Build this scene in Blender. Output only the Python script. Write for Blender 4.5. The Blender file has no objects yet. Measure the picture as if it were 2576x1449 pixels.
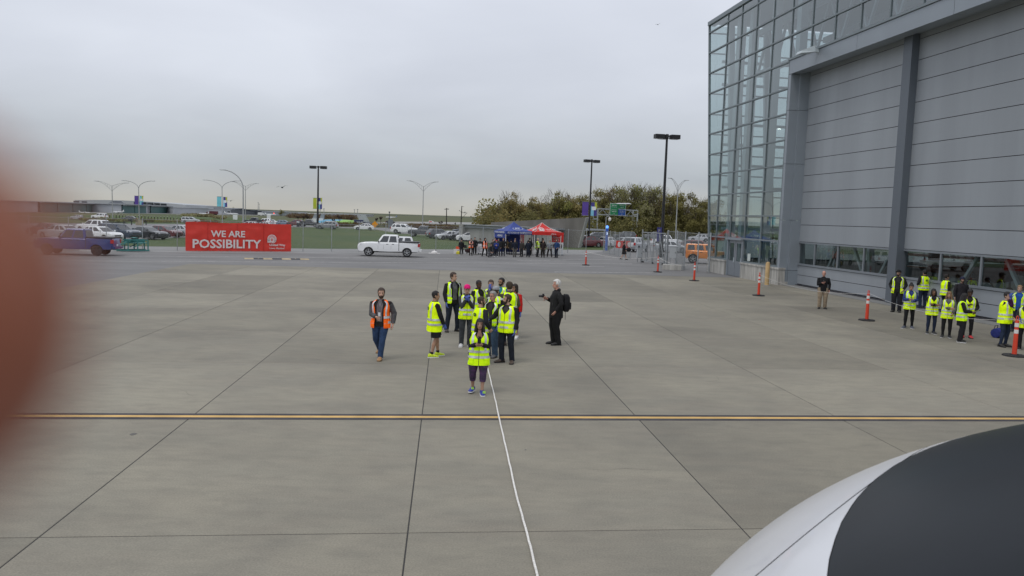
import bpy, bmesh, math, random
from mathutils import Vector, Matrix, Euler, noise as mnoise
rnd = random.Random(7)
sc = bpy.context.scene
col = sc.collection
R = math.radians
# ---------------------------------------------------------------- camera
CAM_H, FPX, PITCH, ROLL = 3.7, 2005.0, R(5.06), R(1.9)
cF = Vector((0, math.cos(PITCH), -math.sin(PITCH)))
cR0, cU0 = Vector((1, 0, 0)), Vector((0, math.sin(PITCH), math.cos(PITCH)))
cR = math.cos(ROLL)*cR0 + math.sin(ROLL)*cU0
cU = -math.sin(ROLL)*cR0 + math.cos(ROLL)*cU0
CAM = Vector((0, 0, CAM_H))
cam_d = bpy.data.cameras.new('camera')
cam = bpy.data.objects.new('camera', cam_d)
col.objects.link(cam)
cam.matrix_world = Matrix(((cR.x, cU.x, -cF.x, 0), (cR.y, cU.y, -cF.y, 0), (cR.z, cU.z, -cF.z, CAM_H), (0, 0, 0, 1)))
cam_d.sensor_width = 36
cam_d.lens = 36*FPX/2576
cam_d.clip_start = 0.004
cam_d.clip_end = 9000
cam_d.dof.use_dof = True                      # a phone lens: only the fingertip at its edge is out of focus
cam_d.dof.focus_distance = 28
cam_d.dof.aperture_fstop = cam_d.lens/3.4     # aperture 3.4 mm across
sc.camera = cam
def at(px, py, z=0.0):
    d = cF*FPX + cR*(px-1288) - cU*(py-724.5)
    return CAM + d*((z-CAM_H)/d.z)
def atY(px, py, Y):
    d = cF*FPX + cR*(px-1288) - cU*(py-724.5)
    return CAM + d*(Y/d.y)
def hgt(base, px, py):                        # height of a point seen above a ground point
    return atY(px, py, base.y).z
# ---------------------------------------------------------------- world
SUN_EL, SUN_ROT = R(62), R(215)
w = bpy.data.worlds.new('World'); sc.world = w; w.use_nodes = True
nt = w.node_tree; nt.nodes.clear()
def wn(t): return nt.nodes.new(t)
out = wn("ShaderNodeOutputWorld"); bg = wn("ShaderNodeBackground"); bg.inputs[1].default_value = 0.11818
sky = wn('ShaderNodeTexSky'); sky.sky_type = 'NISHITA'; sky.sun_disc = False
sky.sun_elevation = SUN_EL; sky.sun_rotation = SUN_ROT; sky.air_density = 1.5; sky.dust_density = 3
tc = wn('ShaderNodeTexCoord'); sep = wn('ShaderNodeSeparateXYZ')
nt.links.new(tc.outputs['Generated'], sep.inputs[0])
# cloud deck: direction projected on a flat layer
mx = wn('ShaderNodeMath'); mx.operation = 'MAXIMUM'; mx.inputs[1].default_value = 0.0
nt.links.new(sep.outputs[2], mx.inputs[0])
ad = wn('ShaderNodeMath'); ad.operation = 'ADD'; ad.inputs[1].default_value = 0.22
nt.links.new(mx.outputs[0], ad.inputs[0])
dv = wn('ShaderNodeVectorMath'); dv.operation = 'DIVIDE'
cmb = wn('ShaderNodeCombineXYZ')
for i in range(3): nt.links.new(ad.outputs[0], cmb.inputs[i])
nt.links.new(tc.outputs['Generated'], dv.inputs[0]); nt.links.new(cmb.outputs[0], dv.inputs[1])
nz = wn('ShaderNodeTexNoise'); nz.inputs['Scale'].default_value = 1.1; nz.inputs['Detail'].default_value = 6
nz.inputs['Roughness'].default_value = 0.48; nz.inputs['Distortion'].default_value = 0.25
nt.links.new(dv.outputs[0], nz.inputs['Vector'])
gr = wn('ShaderNodeValToRGB')                 # overcast brightness by elevation
e = gr.color_ramp.elements
e[0].position = 0.0; e[0].color = (4.5, 4.4, 4.0, 1)
e[1].position = 1.0; e[1].color = (7.0, 7.2, 7.7, 1)
x = e.new(0.05); x.color = (3.95, 4.3, 4.7, 1)
x = e.new(0.15); x.color = (5.55, 5.85, 6.55, 1)
x = e.new(0.33); x.color = (6.7, 7.0, 7.8, 1)
nt.links.new(mx.outputs[0], gr.inputs[0])
cr = wn('ShaderNodeValToRGB')
cr.color_ramp.elements[0].position = 0.3; cr.color_ramp.elements[0].color = (0.92, 0.922, 0.93, 1)
cr.color_ramp.elements[1].position = 0.72; cr.color_ramp.elements[1].color = (1.11, 1.108, 1.10, 1)
nt.links.new(nz.outputs[0], cr.inputs[0])
ml = wn('ShaderNodeMixRGB'); ml.blend_type = 'MULTIPLY'; ml.inputs[0].default_value = 1
nt.links.new(gr.outputs[0], ml.inputs[1]); nt.links.new(cr.outputs[0], ml.inputs[2])
mxs = wn('ShaderNodeMixRGB'); mxs.inputs[0].default_value = 0.93
nt.links.new(sky.outputs[0], mxs.inputs[1]); nt.links.new(ml.outputs[0], mxs.inputs[2])
nt.links.new(mxs.outputs[0], bg.inputs[0]); nt.links.new(bg.outputs[0], out.inputs[0])
sun_d = bpy.data.lights.new('sun', 'SUN'); sun_d.energy = 0.85; sun_d.angle = R(18); sun_d.color = (1, 0.97, 0.93)
sun = bpy.data.objects.new('sun', sun_d); col.objects.link(sun)
# Nishita: sun_rotation measured from +Y clockwise
sdir = Vector((math.sin(SUN_ROT)*math.cos(SUN_EL), math.cos(SUN_ROT)*math.cos(SUN_EL), math.sin(SUN_EL)))
sun.rotation_euler = (-sdir).to_track_quat('-Z', 'Y').to_euler()
sc.view_settings.view_transform = 'Standard'; sc.view_settings.look = 'None'
sc.view_settings.exposure = 0.0; sc.view_settings.gamma = 1; sc.view_settings.use_curve_mapping = False
sc.cycles.use_denoising = True
sc.cycles.max_bounces = 8; sc.cycles.transparent_max_bounces = 16
# ---------------------------------------------------------------- materials
MATS = {}
def mat(name, c, rough=0.6, metal=0.0, var=0.0, vs=6.0, bump=0.0, bs=40.0, coat=0.0, emis=0.0, spec=0.5, c2=None, detail=4, world=False, stretch=None):
    if name in MATS: return MATS[name]
    m = bpy.data.materials.new(name); m.use_nodes = True
    n = m.node_tree.nodes; l = m.node_tree.links
    b = n['Principled BSDF']
    b.inputs['Base Color'].default_value = (*c, 1)
    b.inputs['Roughness'].default_value = rough; b.inputs['Metallic'].default_value = metal
    b.inputs['Specular IOR Level'].default_value = spec
    if coat: b.inputs['Coat Weight'].default_value = coat; b.inputs['Coat Roughness'].default_value = 0.05
    if emis: b.inputs['Emission Color'].default_value = (*c, 1); b.inputs['Emission Strength'].default_value = emis
    vec = None
    if var or bump:
        if world: g = n.new('ShaderNodeNewGeometry'); vec = g.outputs['Position']
        else: g = n.new('ShaderNodeTexCoord'); vec = g.outputs['Object']
        if stretch:
            mp = n.new('ShaderNodeMapping'); mp.inputs['Scale'].default_value = stretch
            l.new(vec, mp.inputs['Vector']); vec = mp.outputs[0]
    if var:
        t = n.new('ShaderNodeTexNoise'); t.inputs['Scale'].default_value = vs; t.inputs['Detail'].default_value = detail
        l.new(vec, t.inputs['Vector'])
        r = n.new('ShaderNodeValToRGB')
        lo = tuple(max(0, v*(1-var)) for v in c); hi = tuple(v*(1+var) for v in c)
        if c2: lo, hi = c, c2
        r.color_ramp.elements[0].position = 0.35; r.color_ramp.elements[0].color = (*lo, 1)
        r.color_ramp.elements[1].position = 0.65; r.color_ramp.elements[1].color = (*hi, 1)
        l.new(t.outputs[0], r.inputs[0]); l.new(r.outputs[0], b.inputs['Base Color'])
    if bump:
        t = n.new('ShaderNodeTexNoise'); t.inputs['Scale'].default_value = bs; t.inputs['Detail'].default_value = 3
        l.new(vec, t.inputs['Vector'])
        bp = n.new('ShaderNodeBump'); bp.inputs['Strength'].default_value = bump; bp.inputs['Distance'].default_value = 0.02
        l.new(t.outputs[0], bp.inputs['Height']); l.new(bp.outputs[0], b.inputs['Normal'])
    MATS[name] = m
    return m
def cloth(c, k=None):
    return mat('cloth_%d_%d_%d' % tuple(int(v*1000) for v in c), c, 0.85, var=0.22, vs=9, bump=0.5, bs=14, spec=0.25)
def paint(name, c, rough=0.32, metal=0.0, coat=0.35): return mat(name, c, rough, metal, coat=coat, var=0.06, vs=2)
def glass(name, tint, ior=0.1, rough=0.0, gain=1.0):
    if name in MATS: return MATS[name]
    m = bpy.data.materials.new(name); m.use_nodes = True
    n = m.node_tree.nodes; l = m.node_tree.links; n.clear()
    o = n.new('ShaderNodeOutputMaterial'); mixs = n.new('ShaderNodeMixShader')
    tr = n.new('ShaderNodeBsdfTransparent'); tr.inputs[0].default_value = (*tint, 1)
    gl = n.new('ShaderNodeBsdfGlossy'); gl.inputs['Roughness'].default_value = rough
    gl.inputs[0].default_value = (0.92, 0.97, 0.97, 1)
    lw = n.new('ShaderNodeLayerWeight'); lw.inputs[0].default_value = 0.5
    pw = n.new('ShaderNodeMath'); pw.operation = 'POWER'; pw.inputs[1].default_value = 5; l.new(lw.outputs['Facing'], pw.inputs[0])
    fr = n.new('ShaderNodeMapRange'); fr.inputs['To Min'].default_value = ior; fr.inputs['To Max'].default_value = 1.0; l.new(pw.outputs[0], fr.inputs[0])
    l.new(fr.outputs[0], mixs.inputs[0]); l.new(tr.outputs[0], mixs.inputs[1]); l.new(gl.outputs[0], mixs.inputs[2])
    l.new(mixs.outputs[0], o.inputs[0])
    MATS[name] = m
    return m
# ---------------------------------------------------------------- object helpers
def tag(o, label=None, cat=None, group=None, kind=None):
    if label: o['label'] = label
    if cat: o['category'] = cat
    if group: o['group'] = group
    if kind: o['kind'] = kind
    return o
def thing(name, label, cat, loc=(0, 0, 0), rz=0.0, group=None, scale=1.0):
    o = bpy.data.objects.new(name, None); col.objects.link(o)
    o.empty_display_size = 0.2
    o.location = loc; o.rotation_euler = (0, 0, rz)
    if scale != 1.0: o.scale = (scale,)*3
    return tag(o, label, cat, group)
KIDS = {}
def put(name, me, parent=None, loc=None, rz=None):
    o = bpy.data.objects.new(name, me); col.objects.link(o)
    if parent is not None:
        o.parent = parent; KIDS.setdefault(parent, []).append(o)
    if loc is not None: o.location = loc
    if rz is not None: o.rotation_euler = (0, 0, rz) if not hasattr(rz, '__len__') else rz
    return o
def copy_thing(root, loc, rz=0.0, label=None, group=None, scale=1.0, swap=None):
    r = root.copy(); col.objects.link(r); r.location = loc; r.rotation_euler = (0, 0, rz); r.scale = (scale,)*3
    if label: r['label'] = label
    if group: r['group'] = group
    def rec(src, dst):
        for ch in KIDS.get(src, []):
            c = ch.copy(); col.objects.link(c); c.parent = dst
            KIDS.setdefault(dst, []).append(c)
            if swap:
                for i, s in enumerate(c.material_slots):
                    if s.material and s.material.name in swap:
                        s.link = 'OBJECT'; s.material = swap[s.material.name] if s.material else None
            rec(ch, c)
    rec(root, r)
    return r
class MB:
    def __init__(s): s.v = []; s.f = []; s.m = []; s.cur = 0
    def add(s, vs, fs, mi=None):
        b = len(s.v); s.v += [tuple(v) for v in vs]
        for f in fs: s.f.append([b+i for i in f]); s.m.append(s.cur if mi is None else mi)
        return s
    def box(s, c, d, rot=None, mi=None):
        x, y, z = d[0]/2, d[1]/2, d[2]/2
        vs = [Vector((i, j, k)) for i in (-x, x) for j in (-y, y) for k in (-z, z)]
        if rot is not None:
            m = rot if isinstance(rot, Matrix) else Euler(rot).to_matrix()
            vs = [m @ v for v in vs]
        c = Vector(c)
        return s.add([v+c for v in vs], [(0, 1, 3, 2), (4, 6, 7, 5), (0, 4, 5, 1), (2, 3, 7, 6), (0, 2, 6, 4), (1, 5, 7, 3)], mi)
    def bar(s, a, b, w, h=None, mi=None, up=(0, 0, 1)):     # rectangular bar from a to b
        a, b = Vector(a), Vector(b); d = b-a; L = d.length
        if L < 1e-6: return s
        z = d/L; u = Vector(up)
        if abs(z.dot(u)) > 0.98: u = Vector((0, 1, 0))
        xx = u.cross(z).normalized(); yy = z.cross(xx)
        m = Matrix((xx, yy, z)).transposed()
        return s.box((a+b)/2, (w, h or w, L), m, mi)
    def rings(s, rs, caps=True, closed=True, mi=None):
        n = len(rs[0]); b = len(s.v)
        for r in rs: s.v += [tuple(p) for p in r]
        k = s.cur if mi is None else mi
        for i in range(len(rs)-1):
            for j in range(n if closed else n-1):
                j2 = (j+1) % n
                s.f.append([b+i*n+j, b+i*n+j2, b+(i+1)*n+j2, b+(i+1)*n+j]); s.m.append(k)
        if caps:
            s.f.append([b+j for j in range(n)][::-1]); s.m.append(k)
            s.f.append([b+(len(rs)-1)*n+j for j in range(n)]); s.m.append(k)
        return s
    def tube(s, pts, rad, n=8, caps=True, ref=None, mi=None, flat=1.0):
        pts = [Vector(p) for p in pts]; rs = []
        if not hasattr(rad, '__len__'): rad = [rad]*len(pts)
        u = None
        for i, p in enumerate(pts):
            d = (pts[min(i+1, len(pts)-1)]-pts[max(i-1, 0)])
            d = d.normalized() if d.length > 1e-9 else Vector((0, 0, 1))
            if u is None:
                u = Vector(ref) if ref else (Vector((1, 0, 0)) if abs(d.x) < 0.9 else Vector((0, 1, 0)))
            u = (u-d*u.dot(d)).normalized(); v = d.cross(u)
            r = rad[i]
            rx, ry = r if hasattr(r, '__len__') else (r, r*flat)
            rs.append([p+u*rx*math.cos(2*math.pi*j/n)+v*ry*math.sin(2*math.pi*j/n) for j in range(n)])
        return s.rings(rs, caps, True, mi)
    def ell(s, c, r, n=12, k=8, mi=None, z0=-1.0, z1=1.0):
        c = Vector(c); rs = []
        a0, a1 = math.asin(z0), math.asin(z1)
        for i in range(k+1):
            a = a0+(a1-a0)*i/k; ca = max(math.cos(a), 0.02)
            rs.append([(c.x+r[0]*ca*math.cos(2*math.pi*j/n), c.y+r[1]*ca*math.sin(2*math.pi*j/n), c.z+r[2]*math.sin(a)) for j in range(n)])
        return s.rings(rs, True, True, mi)
    def prism(s, poly, z0, z1, mi=None):
        return s.rings([[(x, y, z0) for x, y in poly], [(x, y, z1) for x, y in poly]], True, True, mi)
    def quad(s, a, b, c, d, mi=None): return s.add([a, b, c, d], [(0, 1, 2, 3)], mi)
    def mesh(s, name, mats, smooth=False, xf=None):
        me = bpy.data.meshes.new(name)
        vs = s.v if xf is None else [tuple(xf @ Vector(v)) for v in s.v]
        me.from_pydata(vs, [], s.f)
        if not isinstance(mats, (list, tuple)): mats = [mats]
        for m in mats: me.materials.append(m)
        me.polygons.foreach_set('material_index', s.m)
        if smooth: me.polygons.foreach_set('use_smooth', [True]*len(s.f))
        bm = bmesh.new(); bm.from_mesh(me); bmesh.ops.recalc_face_normals(bm, faces=bm.faces); bm.to_mesh(me); bm.free()
        if smooth and smooth != 'all':
            try: me.set_sharp_from_angle(angle=R(smooth if smooth is not True else 50))
            except Exception: pass
        me.update()
        return me
    def obj(s, name, mats, parent=None, smooth=False, loc=None, rz=None):
        return put(name, s.mesh(name, mats, smooth), parent, loc, rz)
def text_mesh(txt, m, w=None, h=None, bold=0.0, ext=0.004, space=1.0, align='CENTER'):
    cu = bpy.data.curves.new('text', 'FONT'); cu.body = txt; cu.size = 1; cu.extrude = ext; cu.offset = bold
    cu.space_character = space; cu.resolution_u = 2
    ob = bpy.data.objects.new('text', cu); col.objects.link(ob)
    dg = bpy.context.evaluated_depsgraph_get()
    me = bpy.data.meshes.new_from_object(ob.evaluated_get(dg))
    bpy.data.objects.remove(ob)
    xs = [v.co.x for v in me.vertices]; ys = [v.co.y for v in me.vertices]
    cx, cy = (min(xs)+max(xs))/2, (min(ys)+max(ys))/2
    sx = (w/(max(xs)-min(xs))) if w else None; sy = (h/(max(ys)-min(ys))) if h else None
    sx = sx or sy; sy = sy or sx
    for v in me.vertices:                                    # text stands upright in XZ, read from -Y
        x, y, z = (v.co.x-cx)*sx, (v.co.y-cy)*sy, v.co.z
        v.co = (x, -z, y)
    me.materials.clear(); me.materials.append(m)
    return me
def sheet(name, pts, z, m, kind='structure', parent=None):
    me = bpy.data.meshes.new(name)
    me.from_pydata([(p[0], p[1], z) for p in pts], [], [list(range(len(pts)))])
    me.materials.append(m)
    bm = bmesh.new(); bm.from_mesh(me)
    for f in bm.faces:
        if f.normal.z < 0: f.normal_flip()
    bm.to_mesh(me); bm.free()
    o = put(name, me, parent)
    if kind: o['kind'] = kind
    return o
def px(*pairs): return [at(a, b).to_2d() for a, b in pairs]
def lerp(a, b, t): return a+(b-a)*t
# ================================================================ ground and setting
def ground_mat(name, cols, scales, rough=0.9, stretch=(1, 1, 1), rand=0.0, bump=0.25, bscale=30, spots=None):
    m = bpy.data.materials.new(name); m.use_nodes = True
    n = m.node_tree.nodes; l = m.node_tree.links; b = n['Principled BSDF']
    b.inputs['Roughness'].default_value = rough; b.inputs['Specular IOR Level'].default_value = 0.3
    g = n.new('ShaderNodeNewGeometry')
    mp = n.new('ShaderNodeMapping'); mp.inputs['Scale'].default_value = stretch; l.new(g.outputs['Position'], mp.inputs[0])
    prev = None
    for i, (c, s) in enumerate(zip(cols[1:], scales)):
        t = n.new('ShaderNodeTexNoise'); t.inputs['Scale'].default_value = s; t.inputs['Detail'].default_value = 7
        t.inputs['Roughness'].default_value = 0.62; t.inputs['Distortion'].default_value = 0.3
        l.new(mp.outputs[0] if i % 2 == 0 else g.outputs['Position'], t.inputs['Vector'])
        r = n.new('ShaderNodeValToRGB'); r.color_ramp.elements[0].position = 0.42; r.color_ramp.elements[1].position = 0.66
        r.color_ramp.elements[0].color = (0, 0, 0, 1); r.color_ramp.elements[1].color = (c[3],)*3+(1,)
        l.new(t.outputs[0], r.inputs[0])
        mxn = n.new('ShaderNodeMixRGB'); l.new(r.outputs[0], mxn.inputs[0])
        if prev is None: mxn.inputs[1].default_value = (*cols[0][:3], 1)
        else: l.new(prev, mxn.inputs[1])
        mxn.inputs[2].default_value = (*c[:3], 1); prev = mxn.outputs[0]
    t2 = n.new('ShaderNodeTexNoise'); t2.inputs['Scale'].default_value = bscale; t2.inputs['Detail'].default_value = 4
    l.new(g.outputs['Position'], t2.inputs['Vector'])
    # fine speckle of the aggregate
    r2 = n.new('ShaderNodeMapRange'); r2.inputs['To Min'].default_value = 0.86; r2.inputs['To Max'].default_value = 1.14
    r2.inputs['From Min'].default_value = 0.3; r2.inputs['From Max'].default_value = 0.7
    l.new(t2.outputs[0], r2.inputs[0])
    mm = n.new('ShaderNodeMixRGB'); mm.blend_type = 'MULTIPLY'; mm.inputs[0].default_value = 1
    l.new(prev, mm.inputs[1]); l.new(r2.outputs[0], mm.inputs[2]); prev = mm.outputs[0]
    if rand:
        oi = n.new('ShaderNodeObjectInfo'); r3 = n.new('ShaderNodeMapRange')
        r3.inputs['To Min'].default_value = 1-rand; r3.inputs['To Max'].default_value = 1+rand
        l.new(oi.outputs['Random'], r3.inputs[0])
        m3 = n.new('ShaderNodeMixRGB'); m3.blend_type = 'MULTIPLY'; m3.inputs[0].default_value = 1
        l.new(prev, m3.inputs[1]); l.new(r3.outputs[0], m3.inputs[2]); prev = m3.outputs[0]
    l.new(prev, b.inputs['Base Color'])
    if bump:
        bp = n.new('ShaderNodeBump'); bp.inputs['Strength'].default_value = bump; bp.inputs['Distance'].default_value = 0.004
        l.new(t2.outputs[0], bp.inputs['Height']); l.new(bp.outputs[0], b.inputs['Normal'])
    MATS[name] = m
    return m
M_conc = ground_mat('concrete_slab', [(0.246, 0.231, 0.188), (0.180, 0.169, 0.140, 0.65), (0.160, 0.150, 0.124, 0.8), (0.278, 0.244, 0.192, 0.3), (0.298, 0.276, 0.216, 0.75), (0.168, 0.157, 0.130, 0.35)],
                    (0.42, 0.10, 1.7, 0.24, 4.5), 0.85, (0.42, 1.0, 1), rand=0.13, bscale=45)
M_asph = ground_mat('old_asphalt', [(0.20, 0.198, 0.196), (0.142, 0.14, 0.139, 0.7), (0.235, 0.231, 0.226, 0.6), (0.126, 0.124, 0.122, 0.4)], (0.3, 0.12, 0.8), 0.9, (0.3, 1.0, 1), bscale=25)
M_walk = ground_mat('pale_asphalt', [(0.26, 0.26, 0.255), (0.19, 0.19, 0.19, 0.6), (0.29, 0.285, 0.275, 0.5)], (0.4, 0.2), 0.9, (0.4, 1, 1), bscale=25)
M_grass = ground_mat('lawn_grass', [(0.066, 0.103, 0.030), (0.044, 0.078, 0.021, 0.9), (0.105, 0.12, 0.038, 0.7), (0.04, 0.062, 0.02, 0.6)], (0.25, 0.06, 1.6), 0.95, (0.4, 1.3, 1), bscale=9, bump=1.0)
M_field = ground_mat('far_field_grass', [(0.075, 0.095, 0.038), (0.045, 0.075, 0.022, 0.9), (0.13, 0.115, 0.058, 0.8), (0.09, 0.075, 0.045, 0.5)], (0.012, 0.03, 0.11), 0.95, (0.3, 1, 1), bscale=2, bump=0)
M_pavefar = ground_mat('runway_concrete', [(0.30, 0.30, 0.29), (0.24, 0.24, 0.235, 0.7)], (0.02,), 0.9, (0.3, 1, 1), bscale=2, bump=0)
M_joint = mat('joint_sealant', (0.035, 0.034, 0.033), 0.9)
M_white = mat('white_road_paint', (0.50, 0.49, 0.46), 0.8, var=0.3, vs=3, world=True)
M_yel = mat('yellow_line_paint', (0.60, 0.385, 0.13), 0.7, var=0.12, vs=2.5, world=True)
M_blk = mat('black_line_paint', (0.045, 0.042, 0.05), 0.8, var=0.3, vs=2.5, world=True)

sheet('ground', [(-4000, -300), (4000, -300), (4000, 6000), (-4000, 6000)], -0.10, M_field)
# asphalt near the apron: out to the foot of the lawn, and the strip right of it up to the gate and lot
lawn_foot = px((-200, 612), (0, 613), (300, 618), (440, 620), (800, 625), (1140, 627), (1440, 627.5), (1530, 628.5), (1640, 642))
sheet('asphalt', [(-70, -12), (60, -12), (60, 120)] + [tuple(p) for p in reversed(px((-200, 612), (440, 620.5), (800, 625.5), (1140, 627.3), (1440, 628), (1530, 629.5)))] , -0.012, M_asph)
# pale strip of paving under the fence line
sheet('sidewalk', px((200, 632), (440, 634.5), (800, 637.5), (1140, 638), (1470, 640), (1530, 629.5), (1440, 628), (1140, 627.3), (800, 625.5), (440, 620.5), (200, 617)), -0.008, M_walk)
# lawn between the fence and the car park
sheet('lawn', px((100, 612), (440, 620.5), (800, 625.5), (1140, 627.3), (1440, 628), (1530, 629.5), (1545, 622), (1445, 603), (1160, 599), (1080, 592), (1010, 588), (940, 577), (820, 572), (735, 572), (465, 597), (300, 606.5), (100, 609)), -0.015, M_grass)
# car park and road asphalt behind the lawn
M_lot = ground_mat('car_park_asphalt', [(0.21, 0.21, 0.215), (0.16, 0.16, 0.165, 0.7), (0.25, 0.25, 0.25, 0.5)], (0.1, 0.05), 0.9, (0.4, 1, 1), bscale=10, bump=0.1)
sheet('car_park', px((-100, 610), (100, 609.2), (300, 606.7), (465, 597.2), (735, 572.2), (820, 572.2), (780, 567), (560, 563.5), (300, 562), (-100, 560)), -0.03, M_lot)
sheet('road', px((700, 572), (820, 572.2), (940, 577.2), (1010, 588.2), (1080, 592.2), (1160, 599.2), (1180, 588), (1100, 578), (980, 573), (860, 570.5), (780, 567)), -0.035, M_lot)
sheet('car_park', px((1425, 622), (1530, 629.2), (1625, 641), (1850, 655), (2100, 640), (2100, 606), (1780, 603), (1600, 606), (1425, 612)), -0.02, M_lot)
sheet('verge', px((1425, 611), (1600, 605.5), (2100, 605.5), (2100, 588), (1425, 594)), -0.04, M_grass)
# far airfield: a taxiway band and a runway beyond, grass between
sheet('taxiway', px((-200, 532), (180, 534.5), (620, 541), (830, 545), (830, 542.5), (620, 538.5), (180, 532.5), (-200, 529)), -0.06, M_pavefar)
sheet('runway', px((930, 561), (1250, 566), (1250, 560), (1000, 557)), -0.05, M_pavefar)
sheet('embankment', px((80, 559), (300, 562), (560, 563.4), (780, 567), (830, 560), (560, 546), (80, 538)), -0.05, M_grass)
# ---- concrete apron: every slab its own piece with an open joint
SO = Vector((-1.12, 9.0)); SU = Vector((4.03, 4.03*0.115)); SV = Vector((-0.085*5.24, 5.24))
apron = sheet('apron', [tuple(SO+SU*a+SV*b) for a, b in ((-4, -2.0), (7, -2.0), (7, 8.52), (-4, 8.52))], -0.006, M_joint)
def slab_mesh(fu, fv, jw=0.0085):
    uu, vv = SU.length, SV.length
    a, b = jw/uu, jw/vv
    pts = [SU*s+SV*t for s, t in ((a, b), (fu-a, b), (fu-a, fv-b), (a, fv-b))]
    pin = [SU*s+SV*t for s, t in ((a*1.7, b*1.7), (fu-a*1.7, b*1.7), (fu-a*1.7, fv-b*1.7), (a*1.7, fv-b*1.7))]
    m = MB(); m.rings([[(p.x, p.y, -0.03) for p in pts], [(p.x, p.y, -0.004) for p in pts], [(p.x, p.y, 0) for p in pin]])
    return m.mesh('slab', M_conc)
sl_full, sl_half = slab_mesh(1, 1), slab_mesh(1, 0.52)
for a in range(-4, 7):
    for b in range(-2, 9):
        p = SO+SU*a+SV*b
        put('slab', sl_half if b == 8 else sl_full, apron, (p.x, p.y, (rnd.random()-0.5)*0.002))
# ---- taxi line along a joint: yellow between two black edges
def band(name, a, b, off, wd, z, m, parent=None):
    a, b = Vector(a), Vector(b); d = (b-a).normalized(); n = Vector((-d.y, d.x))
    return sheet(name, [a+n*(off-wd/2), b+n*(off-wd/2), b+n*(off+wd/2), a+n*(off+wd/2)], z, m, None if parent else 'structure', parent)
la, lb = SO+SV*1.015-SU*4+Vector((0, -0.08)), SO+SV*1.015+SU*6+Vector((0, 0.18))
tl = band('taxi_line', la, lb, 0, 0.14, 0.004, M_yel)
band('line_edge', la, lb, 0.145, 0.125, 0.0035, M_blk, tl); band('line_edge', la, lb, -0.145, 0.125, 0.0035, M_blk, tl)
# ---- white lines of the service road
for q in (((-60, 641), (440, 644.7), (880, 648.3), (1320, 651.5), (1600, 654)), ((-60, 655), (440, 657), (880, 659.6), (1320, 661.8), (1590, 663.5))):
    pts = [at(*p).to_2d() for p in q]
    m = MB()
    for i in range(len(pts)-1):
        d = (pts[i+1]-pts[i]).normalized(); n = Vector((-d.y, d.x))*0.07
        a, b = pts[i], pts[i+1]
        m.quad((a.x-n.x, a.y-n.y, -0.007), (b.x-n.x, b.y-n.y, -0.007), (b.x+n.x, b.y+n.y, -0.007), (a.x+n.x, a.y+n.y, -0.007))
    o = m.obj('road_marking', M_white); o['kind'] = 'structure'
for q in (((1395, 683.5), (1640, 686.5)), ((1460, 670), (1520, 671)), ((1520, 648), (1585, 651)), ((1300, 655), (1385, 655.6)), ((1395, 656), (1425, 656.2))):
    a, b = at(*q[0]).to_2d(), at(*q[1]).to_2d()
    band('road_marking', a, b, 0, 0.16, -0.006, M_white)
# stains, a drain cover
M_stain = mat('oil_stain', (0.10, 0.095, 0.085), 0.7, var=0.3, vs=3, world=True)
def stain(p, rx, ry):
    m = MB(); ns = 18
    ring = []
    for i in range(ns):
        a = 2*math.pi*i/ns; r = 0.75+0.45*rnd.random()
        ring.append((p.x+rx*r*math.cos(a), p.y+ry*r*math.sin(a), 0.0022))
    m.add(ring, [list(range(ns))]); o = m.obj('oil_stain', M_stain); o['kind'] = 'structure'
stain(at(335, 1092), 0.06, 0.08); stain(at(1322, 1132), 0.02, 0.03)
M_crack = mat('crack_dark', (0.07, 0.066, 0.058), 0.9)
cr_ = random.Random(3); m = MB()
for cx_, cy_ in ((402, 975), (1010, 820), (1480, 1180), (1750, 960), (820, 880), (1640, 830), (2050, 930), (600, 760)):
    p = at(cx_, cy_).to_2d(); a = cr_.uniform(-.5, .5)
    for i in range(5):
        q = p+Vector((math.cos(a), math.sin(a)))*cr_.uniform(.12, .3); n = Vector((-math.sin(a), math.cos(a)))*cr_.uniform(.0012, .003)
        m.quad((p.x-n.x, p.y-n.y, .0016), (q.x-n.x, q.y-n.y, .0016), (q.x+n.x, q.y+n.y, .0016), (p.x+n.x, p.y+n.y, .0016)); p = q; a += cr_.uniform(-.6, .6)
o = m.obj('crack', M_crack); o['kind'] = 'structure'
# ---- speed hump of alternating yellow and black segments
a, b = at(614, 650.5), at(777, 652.5)
hump = thing('speed_hump', 'low striped yellow and black speed hump lying across the service road', 'speed hump', (a+b)/2)
hd = (b-a); hd.z = 0; hl = hd.length/7; ang = math.atan2(hd.y, hd.x)
hump.rotation_euler.z = ang
M_hy = mat('hump_yellow', (0.42, 0.33, 0.2), 0.8, var=0.2, vs=2); M_hb = mat('hump_black', (0.05, 0.05, 0.055), 0.8)
for i in range(7):
    x0 = (i-3.5)*hl
    m = MB(); m.rings([[(x0+dx, y, z) for y, z in ((-0.5, -0.01), (-0.42, 0.035), (0, 0.06), (0.42, 0.035), (0.5, -0.01))] for dx in (0.02, hl-0.02)])
    o = m.obj('segment', M_hy if i in (0, 2, 4, 6) else M_hb, hump)
    if i in (1, 5):
        m = MB(); m.rings([[(x0+dx, y, z) for y, z in ((-0.3, 0.042), (0, 0.062), (0.3, 0.042))] for dx in (0.3, hl-0.3)], closed=False, caps=False); m.obj('arrow', M_hy, o)
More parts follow.
